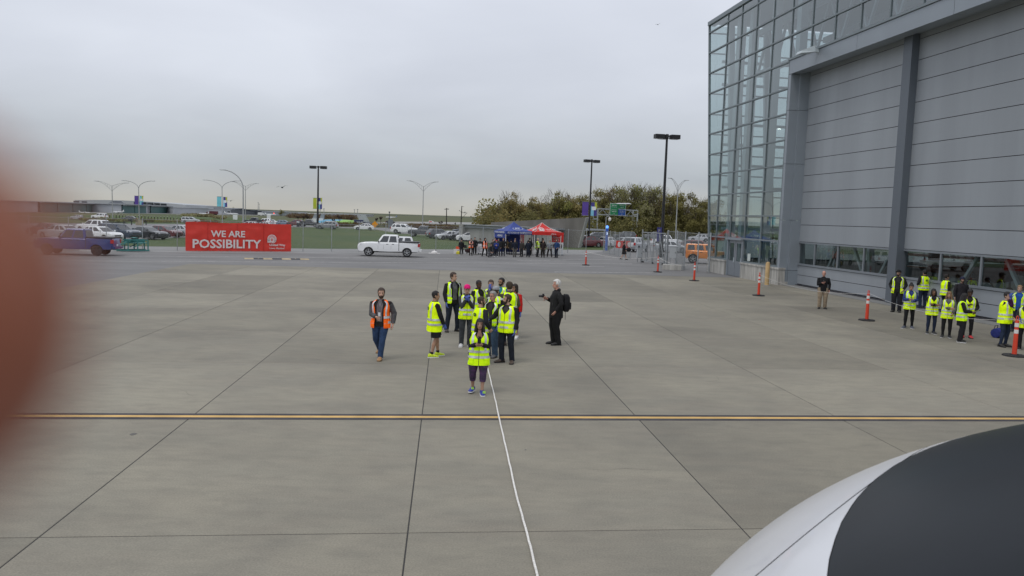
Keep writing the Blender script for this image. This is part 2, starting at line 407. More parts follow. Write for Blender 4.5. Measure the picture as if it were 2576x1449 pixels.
# ---- kerbs
M_kerb = mat('kerb_concrete', (0.36, 0.35, 0.33), 0.9, var=0.15, vs=1.5)
for q in (((100, 609), (300, 606.5), (465, 597), (735, 572), (820, 572)), ((820, 572), (940, 577), (1010, 588), (1080, 592), (1160, 599)), ((1425, 611.5), (1600, 605.7), (2100, 605.7))):
    pts = [at(*p) for p in q]; m = MB()
    for i in range(len(pts)-1): m.bar(pts[i]+Vector((0, 0, 0.03)), pts[i+1]+Vector((0, 0, 0.03)), 0.15, 0.2, up=(0, 0, 1))
    o = m.obj('kerb', M_kerb); o['kind'] = 'structure'
# ================================================================ glass hangar on the right
HB = Vector((17.98, 50.41, 0)); _k = math.hypot(1, .133)
HA = Vector((.133, -1, 0))/_k; HN = Vector((-1, -.133, 0))/_k
def hp(s, off, z): return HB+HA*s+HN*off+Vector((0, 0, z))
def hbox(m, s0, s1, o0, o1, z0, z1, mi=None):
    ps = [hp(s, o, z) for s in (s0, s1) for o in (o0, o1) for z in (z0, z1)]
    return m.add(ps, [(0, 1, 3, 2), (4, 6, 7, 5), (0, 4, 5, 1), (2, 3, 7, 6), (0, 2, 6, 4), (1, 5, 7, 3)], mi)
hangar = thing('hangar', 'tall grey hangar with a glass curtain wall and huge panelled sliding doors', 'hangar', (0, 0, 0))
M_clad = mat('grey_metal_panel', (0.275, 0.31, 0.345), 0.45, metal=0.2, var=0.03, vs=0.7, world=True)
M_door = mat('grey_door_panel', (0.305, 0.33, 0.355), 0.5, metal=0.1, var=0.07, vs=0.6, world=True, stretch=(1, 1, .12), detail=6)
M_frame = mat('frame_metal', (0.235, 0.26, 0.285), 0.45, metal=0.3)
M_mull = mat('mullion_metal', (0.19, 0.225, 0.24), 0.45, metal=0.3)
M_steel = mat('painted_steel', (0.50, 0.56, 0.59), 0.5)
M_gl = glass('curtain_glass', (0.64, 0.735, 0.735), 0.21)
M_glu = glass('upper_glass', (0.58, 0.67, 0.69), 0.2)
M_gld = glass('dark_glass', (0.50, 0.56, 0.55), 0.09)
M_hfloor = mat('hangar_floor', (0.22, 0.22, 0.21), 0.6)
M_plinth = mat('stained_plinth_concrete', (0.40, 0.39, 0.36), 0.9, var=0.3, vs=1.6, stretch=(2.5, 2.5, 0.25), world=True)
GO = 1.1
ROWS = [1.14, 2.75, 4.34, 5.94, 7.52, 9.11, 10.72, 12.29, 13.92, 15.51, 17.13, 18.74, 19.32]
def ledge(z): return -11.96-0.1385*z                       # raked far end of the glass wall
MS = [-10.82, -8.22, -5.66, -3.05, -0.42]
UP = [-0.42+2.6*i for i in range(0, 13)]
def pane(s0b, s1b, s0t, s1t, z0, z1, m, o=GO, t=0.03):
    q = MB(); g = 0.03
    ps = [hp(s, oo, z) for oo in (o, o-t) for s, z in ((s0b+g, z0+g), (s1b-g, z0+g), (s1t-g, z1-g), (s0t+g, z1-g))]
    q.add(ps, [(0, 1, 2, 3)])                                # one outer face is the pane
    return q.obj('pane', m, hangar)
DOOR_S = (-8.5, -5.85)
for i in range(len(ROWS)-1):
    z0, z1 = ROWS[i], ROWS[i+1]
    es = [None]+MS
    for j in range(5):
        if i == 0 and MS[j] == -5.66: continue               # the entrance door stands here
        sb = (ledge(z0), ledge(z1)) if j == 0 else (MS[j-1],)*2
        pane(sb[0], MS[j], sb[1], MS[j], z0, z1, M_gl)
    if z0 > 13.9:
        for j in range(len(UP)-1):
            pane(UP[j], UP[j+1], UP[j], UP[j+1], max(z0, 14.12), z1, M_glu)
# mullions (uprights) and transoms
for s in MS:
    m = MB(); hbox(m, s-0.045, s+0.045, GO-0.12, GO+0.05, (2.75 if s in (-8.22, -5.66) else 1.1), 19.32); m.obj('mullion', M_mull, hangar)
for s in UP[1:]:
    m = MB(); hbox(m, s-0.045, s+0.045, GO-0.12, GO+0.05, 14.1, 19.32); m.obj('mullion', M_mull, hangar)
m = MB(); m.bar(hp(ledge(0.9), GO, 0.9), hp(ledge(19.4), GO, 19.4), 0.16, 0.16); m.obj('mullion', M_mull, hangar)
for z in ROWS[:-1]:
    m = MB()
    if z == 1.14:
        hbox(m, ledge(z), DOOR_S[0], GO-0.14, GO+0.07, z-0.05, z+0.05); hbox(m, DOOR_S[1], -0.35, GO-0.14, GO+0.07, z-0.05, z+0.05)
    else:
        hbox(m, ledge(z), -0.36 if z < 14 else UP[-1], GO-0.14, GO+0.07, z-0.045, z+0.045)
    m.obj('transom', M_mull if z != 2.75 else M_frame, hangar)
m = MB(); hbox(m, ledge(19.4)-0.1, UP[-1], GO-0.5, GO+0.12, 19.32, 19.62); m.obj('parapet', M_mull, hangar)
# end wall: raked glass with steel behind it, and the far walls
E0b, E0t = hp(ledge(0.9), GO, 0.9), hp(ledge(19.3), GO, 19.3)
IN = -HN
for k in range(12):
    a, b = 0.05+k*2.6, 0.05+(k+1)*2.6
    for i in range(len(ROWS)-1):
        z0, z1 = ROWS[i], ROWS[i+1]
        q = MB(); q.add([hp(ledge(z0), GO, z0)+IN*a, hp(ledge(z0), GO, z0)+IN*b, hp(ledge(z1), GO, z1)+IN*b, hp(ledge(z1), GO, z1)+IN*a], [(0, 1, 2, 3)])
        q.obj('pane', M_gl, hangar)
    m = MB(); m.bar(hp(ledge(1), GO, 1)+IN*b, hp(ledge(19.3), GO, 19.3)+IN*b, 0.09, 0.12); m.obj('mullion', M_mull, hangar)
for z in ROWS[:-1]:
    m = MB(); m.bar(hp(ledge(z), GO, z)+IN*0.1, hp(ledge(z), GO, z)+IN*31, 0.12, 0.09); m.obj('transom', M_mull, hangar)
m = MB(); m.add([hp(ledge(0), GO, 0.0), hp(ledge(0), GO, 0)+IN*31.2, hp(ledge(1.1), GO, 1.1)+IN*31.2, hp(ledge(1.1), GO, 1.1)], [(0, 1, 2, 3)]); m.obj('end_plinth', M_plinth, hangar)
D = 31.3
m = MB(); hbox(m, ledge(19.5), 30, GO-0.4, -D, 19.45, 19.75); m.obj('roof', M_mull, hangar)
m = MB(); hbox(m, ledge(0)+0.1, 30, GO-0.1, -D, -0.02, 0.03); m.obj('floor', M_hfloor, hangar)
m = MB(); hbox(m, ledge(5), 30, GO-D-0.2, GO-D-0.5, 0, 19.4); m.obj('back_wall', M_clad, hangar)
m = MB(); hbox(m, 29.9, 30.2, GO, -D, 0, 19.6); m.obj('side_wall', M_clad, hangar)
# inner steel: wind columns behind the glass, girts, roof trusses, brace rods
for s in (-11.2, -8.9, -5.2, -1.6):
    m = MB(); hbox(m, s-0.28, s+0.28, GO-1.0, GO-1.5, 0, 19.2); m.obj('column', M_steel, hangar)
for k in range(9):
    b = 1.4+k*2.9
    m = MB(); m.bar(hp(ledge(0)+0.9, GO, 0)+IN*b, hp(ledge(19)+1.0, GO, 19.2)+IN*b, 0.42, 0.42); m.obj('column', M_steel, hangar)
for z in (3.4, 6.6, 8.3, 9.9, 11.5, 14.6, 16.4):
    m = MB(); m.bar(hp(ledge(z)+0.6, GO, z)+IN*0.8, hp(ledge(z)+0.6, GO, z)+IN*28, 0.14, 0.2); m.obj('girt', M_steel, hangar)
for o in (-2.2, -8.0, -14.0, -20.0):
    m = MB()
    hbox(m, ledge(18)+1, 29, o-0.15, o+0.15, 18.3, 18.7); hbox(m, ledge(15)+1, 29, o-0.15, o+0.15, 15.2, 15.55)
    s = -12.5
    while s < 28:
        m.bar(hp(s, o, 15.4), hp(s+1.5, o, 18.5), 0.16); m.bar(hp(s+1.5, o, 18.5), hp(s+3, o, 15.4), 0.16); s += 3
    m.obj('roof_truss', M_steel, hangar)
for k in range(5):
    m = MB(); hbox(m, -9.5+k*0.4, 9, -3.2-k*1.1, -3.9-k*1.1, 12.8, 13.05); m.obj('duct', M_steel, hangar)
# lamps burning inside
M_lamp = mat('lamp_glow', (1, 0.96, 0.88), emis=9)
for s, o, z in ((8.6, -3.0, 16.2), (-6.6, -5.0, 10.6), (-6.0, -5.0, 10.9), (-5.2, -9, 15.0)):
    m = MB(); m.ell(hp(s, o, z), (0.16, 0.16, 0.12), 8, 4); m.obj('lamp', M_lamp, hangar)
# plinth under the glass
def plinth(s0, s1):
    n = max(1, round((s1-s0)/1.3)); w_ = (s1-s0)/n
    for i in range(n):
        m = MB(); hbox(m, s0+i*w_+0.012, s0+(i+1)*w_-0.012, GO-0.3, GO+0.14, 0, 0.98); m.obj('plinth_block', M_plinth, hangar)
    m = MB(); hbox(m, s0-0.03, s1+0.03, GO-0.3, GO+0.19, 0.98, 1.09); m.obj('coping', M_plinth, hangar)
plinth(ledge(0), DOOR_S[0]-0.05); plinth(DOOR_S[1]+0.05, 0.05)
# entrance door with two glazed leaves
def leaf(s0, s1):
    m = MB(); o0, o1 = GO-0.08, GO-0.02
    hbox(m, s0, s0+0.22, o0, o1, 0.03, 2.6); hbox(m, s1-0.22, s1, o0, o1, 0.03, 2.6)
    hbox(m, s0+0.22, s1-0.22, o0, o1, 2.38, 2.6); hbox(m, s0+0.22, s1-0.22, o0, o1, 0.03, 1.1)
    d = m.obj('entrance_door', M_frame, hangar)
    m = MB(); ps = [hp(s, GO-0.05, z) for s, z in ((s0+.22, 1.1), (s1-.22, 1.1), (s1-.22, 2.38), (s0+.22, 2.38))]; m.add(ps, [(0, 1, 2, 3)]); m.obj('door_pane', M_gld, d)
    m = MB(); hbox(m, s1-0.15, s1-0.11, o1, o1+0.06, 1.0, 1.35); m.obj('handle', M_steel, d)
sm = (DOOR_S[0]+DOOR_S[1])/2
leaf(DOOR_S[0]+0.12, sm-0.02); leaf(sm+0.02, DOOR_S[1]-0.12)
m = MB(); hbox(m, DOOR_S[0]-0.02, DOOR_S[0]+0.11, GO-0.1, GO+0.06, 0, 2.7); hbox(m, DOOR_S[1]-0.11, DOOR_S[1]+0.02, GO-0.1, GO+0.06, 0, 2.7); hbox(m, DOOR_S[0]-0.05, DOOR_S[1]+0.05, GO-0.1, GO+0.2, 2.62, 2.72); m.obj('door_frame', M_clad, hangar)
# notice on the glass
m = MB(); hbox(m, -5.0, -4.55, GO-0.01, GO+0.005, 1.25, 1.75); m.obj('notice', mat('paper', (0.55, 0.6, 0.58), 0.8), hangar)
# steel portal round the doors: stepped column and beam in panels
zs = [0.02, 0.95, 4.1, 7.6, 10.9, 13.1]
for i in range(5):
    a, b = zs[i]+0.012, zs[i+1]-0.012
    m = MB(); hbox(m, -0.34, -0.05, 0.62, 1.16, a, b); hbox(m, -0.05, 0.12, -0.3, 0.62, a, b if i < 4 else 13.24); m.obj('column_panel', M_clad, hangar)
s = -0.34
for s1 in (7.2, 14.8, 22.4, 30):
    m = MB(); hbox(m, s+0.012, s1-0.012, 0.5, 1.16, 13.12, 13.95); hbox(m, s+0.012, s1-0.012, -0.3, 0.5, 13.25, 13.95); m.obj('beam_panel', M_clad, hangar); s = s1
m = MB(); hbox(m, -0.5, 30, GO-0.2, GO+0.12, 13.97, 14.1); m.obj('flashing', M_mull, hangar)
m = MB(); hbox(m, -0.3, 0.1, -0.2, 1.12, -0.02, 0.22); m.obj('column_base', M_plinth, hangar)
# sliding doors: every ribbed panel apart, a strip of windows low down
PZ = [2.78, 3.83, 4.84, 5.87, 6.89, 7.91, 8.93, 9.96, 10.98, 11.99, 13.0, 13.6]
def sliding_door(s0, s1, off, wins):
    for i in range(len(PZ)-1):
        m = MB(); hbox(m, s0, s1, off-0.12, off, PZ[i]+0.016, PZ[i+1]-0.016)
        m.obj('door_panel', M_door, hangar)
    m = MB(); hbox(m, s0, s1, off-0.13, off-0.03, 0.1, 1.3); hbox(m, s0, s1, off-0.13, off-0.03, 2.7, 13.5); m.obj('door_core', M_blk, hangar)
    m = MB(); hbox(m, s0, s1, off-0.02, off+0.06, 1.3, 1.42); m.obj('window_sill', M_frame, hangar)
    for a, b in ((0.14, 0.68), (0.71, 1.27)):
        m = MB(); hbox(m, s0, s1, off-0.03, off, a, b); m.obj('door_panel', M_door, hangar)
    m = MB(); hbox(m, s0, s1, off-0.1, off+0.02, 2.68, 2.77); m.obj('window_head', M_frame, hangar)
    for i in range(len(wins)-1):
        q = MB(); q.add([hp(s, off-0.06, z) for s, z in ((wins[i]+0.04, 1.42), (wins[i+1]-0.04, 1.42), (wins[i+1]-0.04, 2.7), (wins[i]+0.04, 2.7))], [(0, 1, 2, 3)])
        q.obj('door_window', M_gld, hangar)
        m = MB(); hbox(m, wins[i+1]-0.05, wins[i+1]+0.05, off-0.1, off+0.01, 1.42, 2.68); m.obj('window_mullion', M_frame, hangar)
        a, b = (wins[i], wins[i+1]) if i % 2 else (wins[i+1], wins[i])
        if i: m = MB(); m.bar(hp(lerp(a, b, .2), off-0.5, 0.9), hp(lerp(a, b, .8), off-0.5, 3.1), 0.14); m.obj('brace', M_steel, hangar)
sliding_door(0.12, 10.08, 0.0, [0.12, 2.06, 4.68, 7.32, 10.0])
sliding_door(10.72, 21.3, -0.05, [10.9, 13.55, 16.2, 18.85, 21.3])
sliding_door(21.4, 29.8, 0.0, [21.5, 24.1, 26.7, 29.8])
for s in (10.08, 20.85):
    m = MB(); hbox(m, s, s+0.68, -0.2, 0.34, 0.05, 13.3); m.obj('door_post', mat('post_dark_metal', (0.13, 0.15, 0.175), 0.5, metal=0.2), hangar)
m = MB(); hbox(m, 0.1, 30, -0.1, 0.12, 0.0, 0.07); m.obj('door_track', M_blk, hangar)
# floodlight on the beam
fl = MB(); fl.bar(hp(3.15, 1.15, 13.85), hp(3.15, 1.7, 13.95), 0.12, 0.2)
o = fl.obj('floodlight_arm', M_steel, hangar)
fl = MB(); fl.rings([[hp(2.75, 1.5, 13.75), hp(3.45, 1.5, 13.75), hp(3.4, 1.5, 14.12), hp(2.8, 1.5, 14.12)], [hp(2.75, 2.35, 13.62), hp(3.45, 2.35, 13.62), hp(3.35, 2.3, 13.78), hp(2.85, 2.3, 13.78)]]); fl.obj('floodlight', M_steel, o)
# what stands inside, seen dimly through the low windows
M_pl1 = paint('aircraft_cream', (0.62, 0.60, 0.52)); M_wdk = mat('window_dark', (0.02, 0.022, 0.025), 0.12)
def light_plane(s, off, rz, pc, label):
    t = thing('light_aircraft', label, 'aircraft', hp(s, off, 0.03), rz)
    m = MB(); rs = []
    for x, r, zc in ((-4.2, .18, 1.55), (-2.2, .42, 1.5), (-0.6, .68, 1.5), (1.0, .72, 1.45), (2.0, .6, 1.4), (2.9, .42, 1.35), (3.1, .2, 1.35)):
        rs.append([(x, r*0.85*math.cos(a*math.pi/6), zc+r*math.sin(a*math.pi/6)) for a in range(12)])
    m.rings(rs); m.obj('fuselage', pc, t, True)
    m = MB(); m.box((0.4, 0, 2.15), (1.5, 10.5, 0.16)); m.obj('wing', pc, t)
    m = MB(); m.box((-3.9, 0, 1.6), (0.8, 3, 0.08)); m.box((-3.9, 0, 2.2), (0.8, 0.08, 1.3)); m.obj('tail', pc, t)
    m = MB(); m.box((1.2, 0, 1.85), (0.9, 1.25, 0.4)); m.obj('cockpit_window', M_wdk, t)
    for x, y in ((2.2, 0), (0, 0.9), (0, -0.9)):
        m = MB(); m.tube([(x, y-0.08, 0.25), (x, y+0.08, 0.25)], 0.25, 12); m.obj('wheel', M_blk, t)
        m = MB(); m.bar((x, y, 0.25), (x, y*0.4, 1.1), 0.08); m.obj('leg', M_frame, t)
light_plane(13.6, -5.5, R(75), M_pl1, 'cream light aircraft parked inside the hangar behind the low windows')
light_plane(5.0, -9.0, R(20), paint('aircraft_rust', (0.5, 0.2, 0.1)), 'rust coloured light aircraft deep inside the hangar, left of the cream one')
light_plane(20.0, -7, R(100), paint('aircraft_red', (0.42, 0.06, 0.05)), 'dark red light aircraft inside the hangar behind its rightmost windows')
# bollard by the plinth
bp = at(1928.5, 718)
bo = thing('bollard', 'tan painted steel bollard in front of the stained concrete plinth', 'bollard', bp)
m = MB(); m.tube([(0, 0, 0), (0, 0, 1.36), (0, 0, 1.44), (0, 0, 1.47)], [0.135, 0.135, 0.11, 0.03], 16); m.obj('post', mat('bollard_tan', (0.55, 0.38, 0.18), 0.6, var=0.1, vs=2), bo, True)
m = MB(); m.tube([(0, 0, 0), (0, 0, 0.03)], 0.19, 16); m.obj('base_collar', M_kerb, bo)
# ================================================================ vehicles (local +X is the front)
M_tyre = mat('tyre_rubber', (0.022, 0.022, 0.024), 0.85); M_rim = mat('alloy_rim', (0.42, 0.43, 0.44), 0.35, metal=0.7)
M_cgl = mat('car_glass', (0.028, 0.034, 0.04), 0.04, spec=0.9); M_trim = mat('black_trim', (0.03, 0.03, 0.032), 0.5)
M_hl = mat('headlamp_lens', (0.68, 0.70, 0.72), 0.12); M_tl = mat('tail_lamp_red', (0.42, 0.015, 0.015), 0.2, coat=0.5)
M_chrome = mat('chrome', (0.62, 0.63, 0.65), 0.18, metal=0.9); M_plate = mat('licence_plate', (0.62, 0.63, 0.66), 0.5)
M_pp = paint('car_paint', (0.5, 0.5, 0.5))
CARC = {}
def carc(c):
    k = 'car_paint_%d_%d_%d' % tuple(int(v*1000) for v in c)
    return mat(k, c, 0.28, 0.15 if max(c) < 0.75 else 0.0, coat=0.6, spec=0.5)
def wheel_into(root, x, y, r, wd=0.21, dark=False):
    s = 1 if y > 0 else -1
    wroot = put('wheel', WHEEL_T, root, (x, y, r)); wroot.scale = (r/0.33, s*wd/0.21, r/0.33)
    put('rim', WHEEL_R if not dark else WHEEL_RD, wroot)
    return wroot
_m = MB(); prof = [(0.20, -0.09), (0.30, -0.105), (0.325, -0.09), (0.33, -0.05), (0.33, 0.05), (0.325, 0.09), (0.30, 0.105), (0.225, 0.10), (0.21, 0.05)]
_m.rings([[(r*math.cos(2*math.pi*j/24), y, r*math.sin(2*math.pi*j/24)) for j in range(24)] for r, y in prof], caps=True)
WHEEL_T = _m.mesh('wheel', M_tyre, 40)
_m = MB(); _m.rings([[(r*math.cos(2*math.pi*j/24), y, r*math.sin(2*math.pi*j/24)) for j in range(24)] for r, y in ((0.226, 0.085), (0.226, 0.103), (0.205, 0.103), (0.20, 0.07))], caps=False)
for k in range(5):
    a = 2*math.pi*k/5+0.3; c_, s_ = math.cos(a), math.sin(a)
    _m.bar((0.03*c_, 0.092, 0.03*s_), (0.21*c_, 0.092, 0.21*s_), 0.065, 0.025, up=(0, 1, 0))
_m.tube([(0, 0.075, 0), (0, 0.107, 0)], 0.055, 10)
WHEEL_R = _m.mesh('rim', M_rim, 40); WHEEL_RD = WHEEL_R.copy(); WHEEL_RD.materials[0] = M_trim

TYPES = {   # L, W, H, wheelbase, tyre r, sill, hood z, belt z, nose z, deck z, roof: x of (rear base, rear top, screen top, screen base)
 'sedan': dict(L=4.65, W=1.80, H=1.45, wb=2.72, r=.325, sill=.24, hood=.92, belt=.95, nose=.70, deck=1.03, g=(-1.85, -1.02, .35, 1.15), split=(.30, .62)),
 'coupe': dict(L=4.60, W=1.80, H=1.36, wb=2.75, r=.33, sill=.22, hood=.90, belt=.93, nose=.68, deck=1.0, g=(-1.80, -.75, .20, 1.05), split=(.45,)),
 'hatch': dict(L=4.10, W=1.74, H=1.50, wb=2.52, r=.31, sill=.24, hood=.98, belt=.98, nose=.75, deck=1.02, g=(-2.0, -1.55, .30, 1.25), split=(.22, .60)),
 'suv':   dict(L=4.65, W=1.88, H=1.72, wb=2.72, r=.37, sill=.34, hood=1.10, belt=1.10, nose=.90, deck=1.10, g=(-2.25, -1.85, .30, 1.05), split=(.24, .62)),
 'wagon': dict(L=4.75, W=1.82, H=1.58, wb=2.75, r=.35, sill=.30, hood=1.00, belt=1.02, nose=.80, deck=1.02, g=(-2.3, -1.85, .30, 1.10), split=(.27, .62)),
 'van':   dict(L=4.95, W=1.95, H=1.76, wb=2.95, r=.33, sill=.26, hood=1.05, belt=1.06, nose=.80, deck=1.06, g=(-2.42, -2.2, .55, 1.55), split=(.30, .64)),
 'pickup': dict(L=5.75, W=2.00, H=2.03, wb=3.55, r=.41, sill=.50, hood=1.30, belt=1.29, nose=1.08, deck=1.34, g=(-.92, -.80, .62, 1.10), split=(.5,)),
 'jeep':  dict(L=4.2, W=1.86, H=1.82, wb=2.75, r=.43, sill=.52, hood=1.18, belt=1.20, nose=1.15, deck=1.20, g=(-2.02, -1.98, .55, .80), split=(.33, .66)),
}
PROTO = {}
def make_car(kind, label, catn):
    T = TYPES[kind]; L, W, H = T['L'], T['W'], T['H']; hx = L/2
    root = thing({'pickup': 'pickup_truck', 'jeep': 'off_roader', 'van': 'minivan', 'suv': 'suv'}.get(kind, 'parked_car'), label, catn)
    fx, rx = T['wb']/2+0.08, -T['wb']/2+0.08; r = T['r']; ar = r+0.055
    rb, rt, st, sb = T['g']
    # lower body outline with wheel arches
    top = [(-hx+.02, T['sill']+.25), (-hx, .62), (-hx+.03, T['deck']-.12), (-hx+.10, T['deck'])]
    if kind == 'pickup': top += [(rb-.03, T['deck']), (rb, T['belt'])]
    else: top += [(rb+.02, T['belt']+.01)]
    n = 4
    top += [(lerp(rb, sb, i/n), T['belt']) for i in range(1, n)]
    top += [(sb, T['belt']), (lerp(sb, hx-.25, .35), T['hood']), (lerp(sb, hx-.25, .75), T['hood']-.03), (hx-.22, lerp(T['hood'], T['nose'], .45)), (hx-.04, T['nose']), (hx, T['nose']-.18), (hx-.02, T['sill']+.12), (hx-.12, T['sill']-.02)]
    bot = []
    def arch(cx):
        a0 = math.asin(min(.95, (r-T['sill'])/ar)); pts = []
        for i in range(9):
            a = -a0+(math.pi+2*a0)*i/8; pts.append((cx+ar*math.cos(a), r+ar*math.sin(a)))
        return pts
    bot = [(fx+ar+.12, T['sill']-.03)] + arch(fx) + [(lerp(fx, rx, .5), T['sill']-.03)] + arch(rx) + [(-hx+.15, T['sill'])]
    outl = top+bot
    def yscale(x):
        t = max(0, (abs(x)/hx-.62)/.38)
        return 1-(.16 if x > 0 else .10)*t**2.2
    def sl(y, inset):
        res = []
        for i, (x, z) in enumerate(outl):
            if i < len(top):
                z2 = z-inset*(1.0 if z > T['sill']+.3 else 0); x2 = x*(1-inset*.35)
            else: x2, z2 = x, z
            res.append((x2, y*yscale(x), z2))
        return res
    hw = W/2
    m = MB(); m.rings([sl(-hw, .10), sl(-hw*.985, .045), sl(-hw*.93, .0), sl(-hw*.5, -.015), sl(0, -.025), sl(hw*.5, -.015), sl(hw*.93, 0), sl(hw*.985, .045), sl(hw, .10)])
    me = m.mesh('body', M_pp, 38)
    bm = bmesh.new(); bm.from_mesh(me); bmesh.ops.triangulate(bm, faces=[f for f in bm.faces if len(f.verts) > 4]); bm.to_mesh(me); bm.free()
    body = put('body', me, root)
    # greenhouse
    wb_, wt_ = hw*.93, hw*(.74 if kind not in ('jeep', 'van') else .82)
    zb, zt = T['belt']-.03, H
    def ring(z, t, ins=0):
        xr, xf = lerp(rb, rt, t)+ins, lerp(sb, st, t)-ins; w_ = lerp(wb_, wt_, t)-ins
        c = .10
        return [(xr, -w_+c, z), (xr+c, -w_, z), (xf-c*1.3, -w_, z), (xf, -w_+c*1.6, z), (xf, w_-c*1.6, z), (xf-c*1.3, w_, z), (xr+c, w_, z), (xr, w_-c, z)]
    m = MB(); m.rings([ring(zb, 0), ring(lerp(zb, zt, .86), .9), ring(lerp(zb, zt, .96), 1.0, .04), ring(zt, 1.0, .16)])
    m.obj('cabin', M_pp, root, 30)
    # windows, each its own panel just proud of the cabin
    def spt(s, h, side):                                      # point on cabin side
        z = lerp(zb, zt, .86*h); t = .9*h
        xr, xf = lerp(rb, rt, t)+.10, lerp(sb, st, t)-.13
        return Vector((lerp(xr, xf, s), side*(lerp(wb_, wt_, t)+.006), z))
    sp = [0.0]+list(T['split'])+[1.0]
    for side in (-1, 1):
        for i in range(len(sp)-1):
            a, b = sp[i]+.035, sp[i+1]-.035
            m = MB(); P_ = [spt(a, .13, side), spt(b, .13, side), spt(b-.01, .97, side), spt(a+.01, .97, side)]
            N_ = Vector((0, side, 0))
            m.rings([P_, [p-N_*.02 for p in P_]]); m.obj('side_window', M_cgl, root)
    def fb(x0, x1, wlo, whi, front):
        d = .012 if front else -.012; m = MB()
        P_ = []
        for h, ww in ((.12, wlo), (.97, whi)):
            t = .9*h; z = lerp(zb, zt, .86*h); x = (lerp(sb, st, t) if front else lerp(rb, rt, t))+d
            P_ += [Vector((x, -ww, z)), Vector((x, ww, z))] if h < .5 else [Vector((x, ww, z)), Vector((x, -ww, z))]
        m.rings([P_, [p-Vector((2*d, 0, 0)) for p in P_]]); return m
    fb(0, 0, wb_-.19, wt_-.13, True).obj('windscreen', M_cgl, root)
    if kind != 'pickup' or True: fb(0, 0, wb_-.16, wt_-.10, False).obj('rear_window', M_cgl, root)
    # underside, bumpers, lights, plates
    m = MB(); m.box((0, 0, T['sill']+.09), (L-.5, W-.38, .26)); m.obj('underbody', M_trim, root)
    zl = T['nose']-.02; yw = hw*yscale(hx)
    for s in (-1, 1):
        m = MB(); m.rings([[(hx-.055+.03*q, s*(yw-.10+.02*q)-.0, zl-.02), (hx-.30, s*(hw*.955), zl+.0), (hx-.32, s*(hw*.95), zl+.14), (hx-.12, s*(yw-.12), zl+.10)] for q in (0,)]+[[(hx-.02, s*(yw-.30), zl-.02), (hx-.30, s*(hw*.6), zl), (hx-.32, s*(hw*.6), zl+.12), (hx-.09, s*(yw-.30), zl+.09)]])
        m.obj('headlight', M_hl, root)
        m = MB(); m.box((-hx+.09, s*(hw*.90-.085), T['deck']-.23 if kind != 'suv' else T['deck']-.14), (.2, .20, .17 if kind not in ('pickup', 'suv', 'van') else .3)); m.obj('tail_light', M_tl, root)
        m = MB(); m.rings([[(sb-.22, s*(hw*.92), T['belt']+.03), (sb-.10, s*(hw*.92), T['belt']+.03), (sb-.10, s*(hw*.92), T['belt']+.16), (sb-.22, s*(hw*.92), T['belt']+.16)], [(sb-.22, s*(hw*1.10), T['belt']+.04), (sb-.13, s*(hw*1.10), T['belt']+.04), (sb-.13, s*(hw*1.10), T['belt']+.17), (sb-.22, s*(hw*1.10), T['belt']+.17)]]); m.obj('mirror', M_trim if kind == 'pickup' else M_pp, root)
        for dx in ((lerp(rb, sb, .52), lerp(rb, sb, .26)) if len(sp) > 2 else (lerp(rb, sb, .5),)):
            m = MB(); m.box((dx, s*(hw-.004), T['belt']-.13), (.2, .035, .045)); m.obj('door_handle', M_trim if kind in ('pickup', 'jeep') else M_pp, root)
        for dx in ((lerp(rb, sb, .62)+.14, lerp(rb, sb, .30)+.1, sb-.12)):
            m = MB(); m.box((dx, s*(hw-.012), T['sill']+.36), (.012, .03, T['belt']-T['sill']-.45)); m.obj('door_seam', M_trim, root)
    m = MB(); m.box((hx-.03, 0, T['nose']-.10), (.09, W*.42, .13 if kind not in ('pickup', 'jeep') else .3)); g_ = m.obj('grille', M_trim, root)
    m = MB(); m.box((hx-.02, 0, T['sill']+.16), (.10, W*.60, .12)); m.obj('bumper_intake', M_trim, root)
    m = MB(); m.box((-hx-.005, 0, T['sill']+.32), (.03, .34, .16)); m.obj('licence_plate', M_plate, root)
    if kind == 'pickup':
        m = MB(); m.box((lerp(-hx, rb, .5), 0, T['deck']+.05), (rb+hx-.08, W*.97, .10)); m.obj('bed_cover', M_trim, root)
        m = MB(); m.box((rb-.02, 0, .95), (.045, W+.012, .80)); m.obj('bed_gap', M_trim, root)
        m = MB(); m.box((-hx-.06, 0, T['sill']+.13), (.2, W*.9, .17)); m.obj('rear_bumper', M_pp, root)
        for z in (-.02, -.2): m = MB(); m.box((hx+.02, 0, T['nose']+z), (.03, W*.46, .03)); m.obj('grille_bar', M_chrome, g_)
    if kind == 'jeep':
        m = MB(); m.tube([(-hx-.15, -.1, 1.0), (-hx-.15+.001, .0, 1.0)], .01); 
        w_ = put('spare_wheel', WHEEL_T, root, (-hx-.08, 0, 1.0)); w_.rotation_euler = (0, 0, R(90)); w_.scale = (1.2, 1.1, 1.2)
        m = MB()
        for y in (-.6, .6): m.bar((-1.6, y, H+.1), (.4, y, H+.1), .05)
        for x in (-1.5, -1, -.5, 0, .35): m.bar((x, -.6, H+.1), (x, .6, H+.1), .05); m.bar((x, -.6, H-.05), (x, -.6, H+.1), .04); m.bar((x, .6, H-.05), (x, .6, H+.1), .04)
        m.obj('roof_rack', M_trim, root)
        for x in (fx, rx):
            for s in (-1, 1):
                m = MB(); m.rings([[(x+(ar+.1*k2)*math.cos(a), s*(hw+d), r+(ar+.08*k2)*math.sin(a)) for a in [math.pi*i/8 for i in range(9)]] for k2, d in ((0, .14), (1, .14), (1, -.1))], caps=False, closed=False); m.obj('wheel_flare', M_pp, root)
    for x in (fx, rx):
        for s in (-1, 1): wheel_into(root, x, s*(hw-.13), r)
    return root
USED = set()
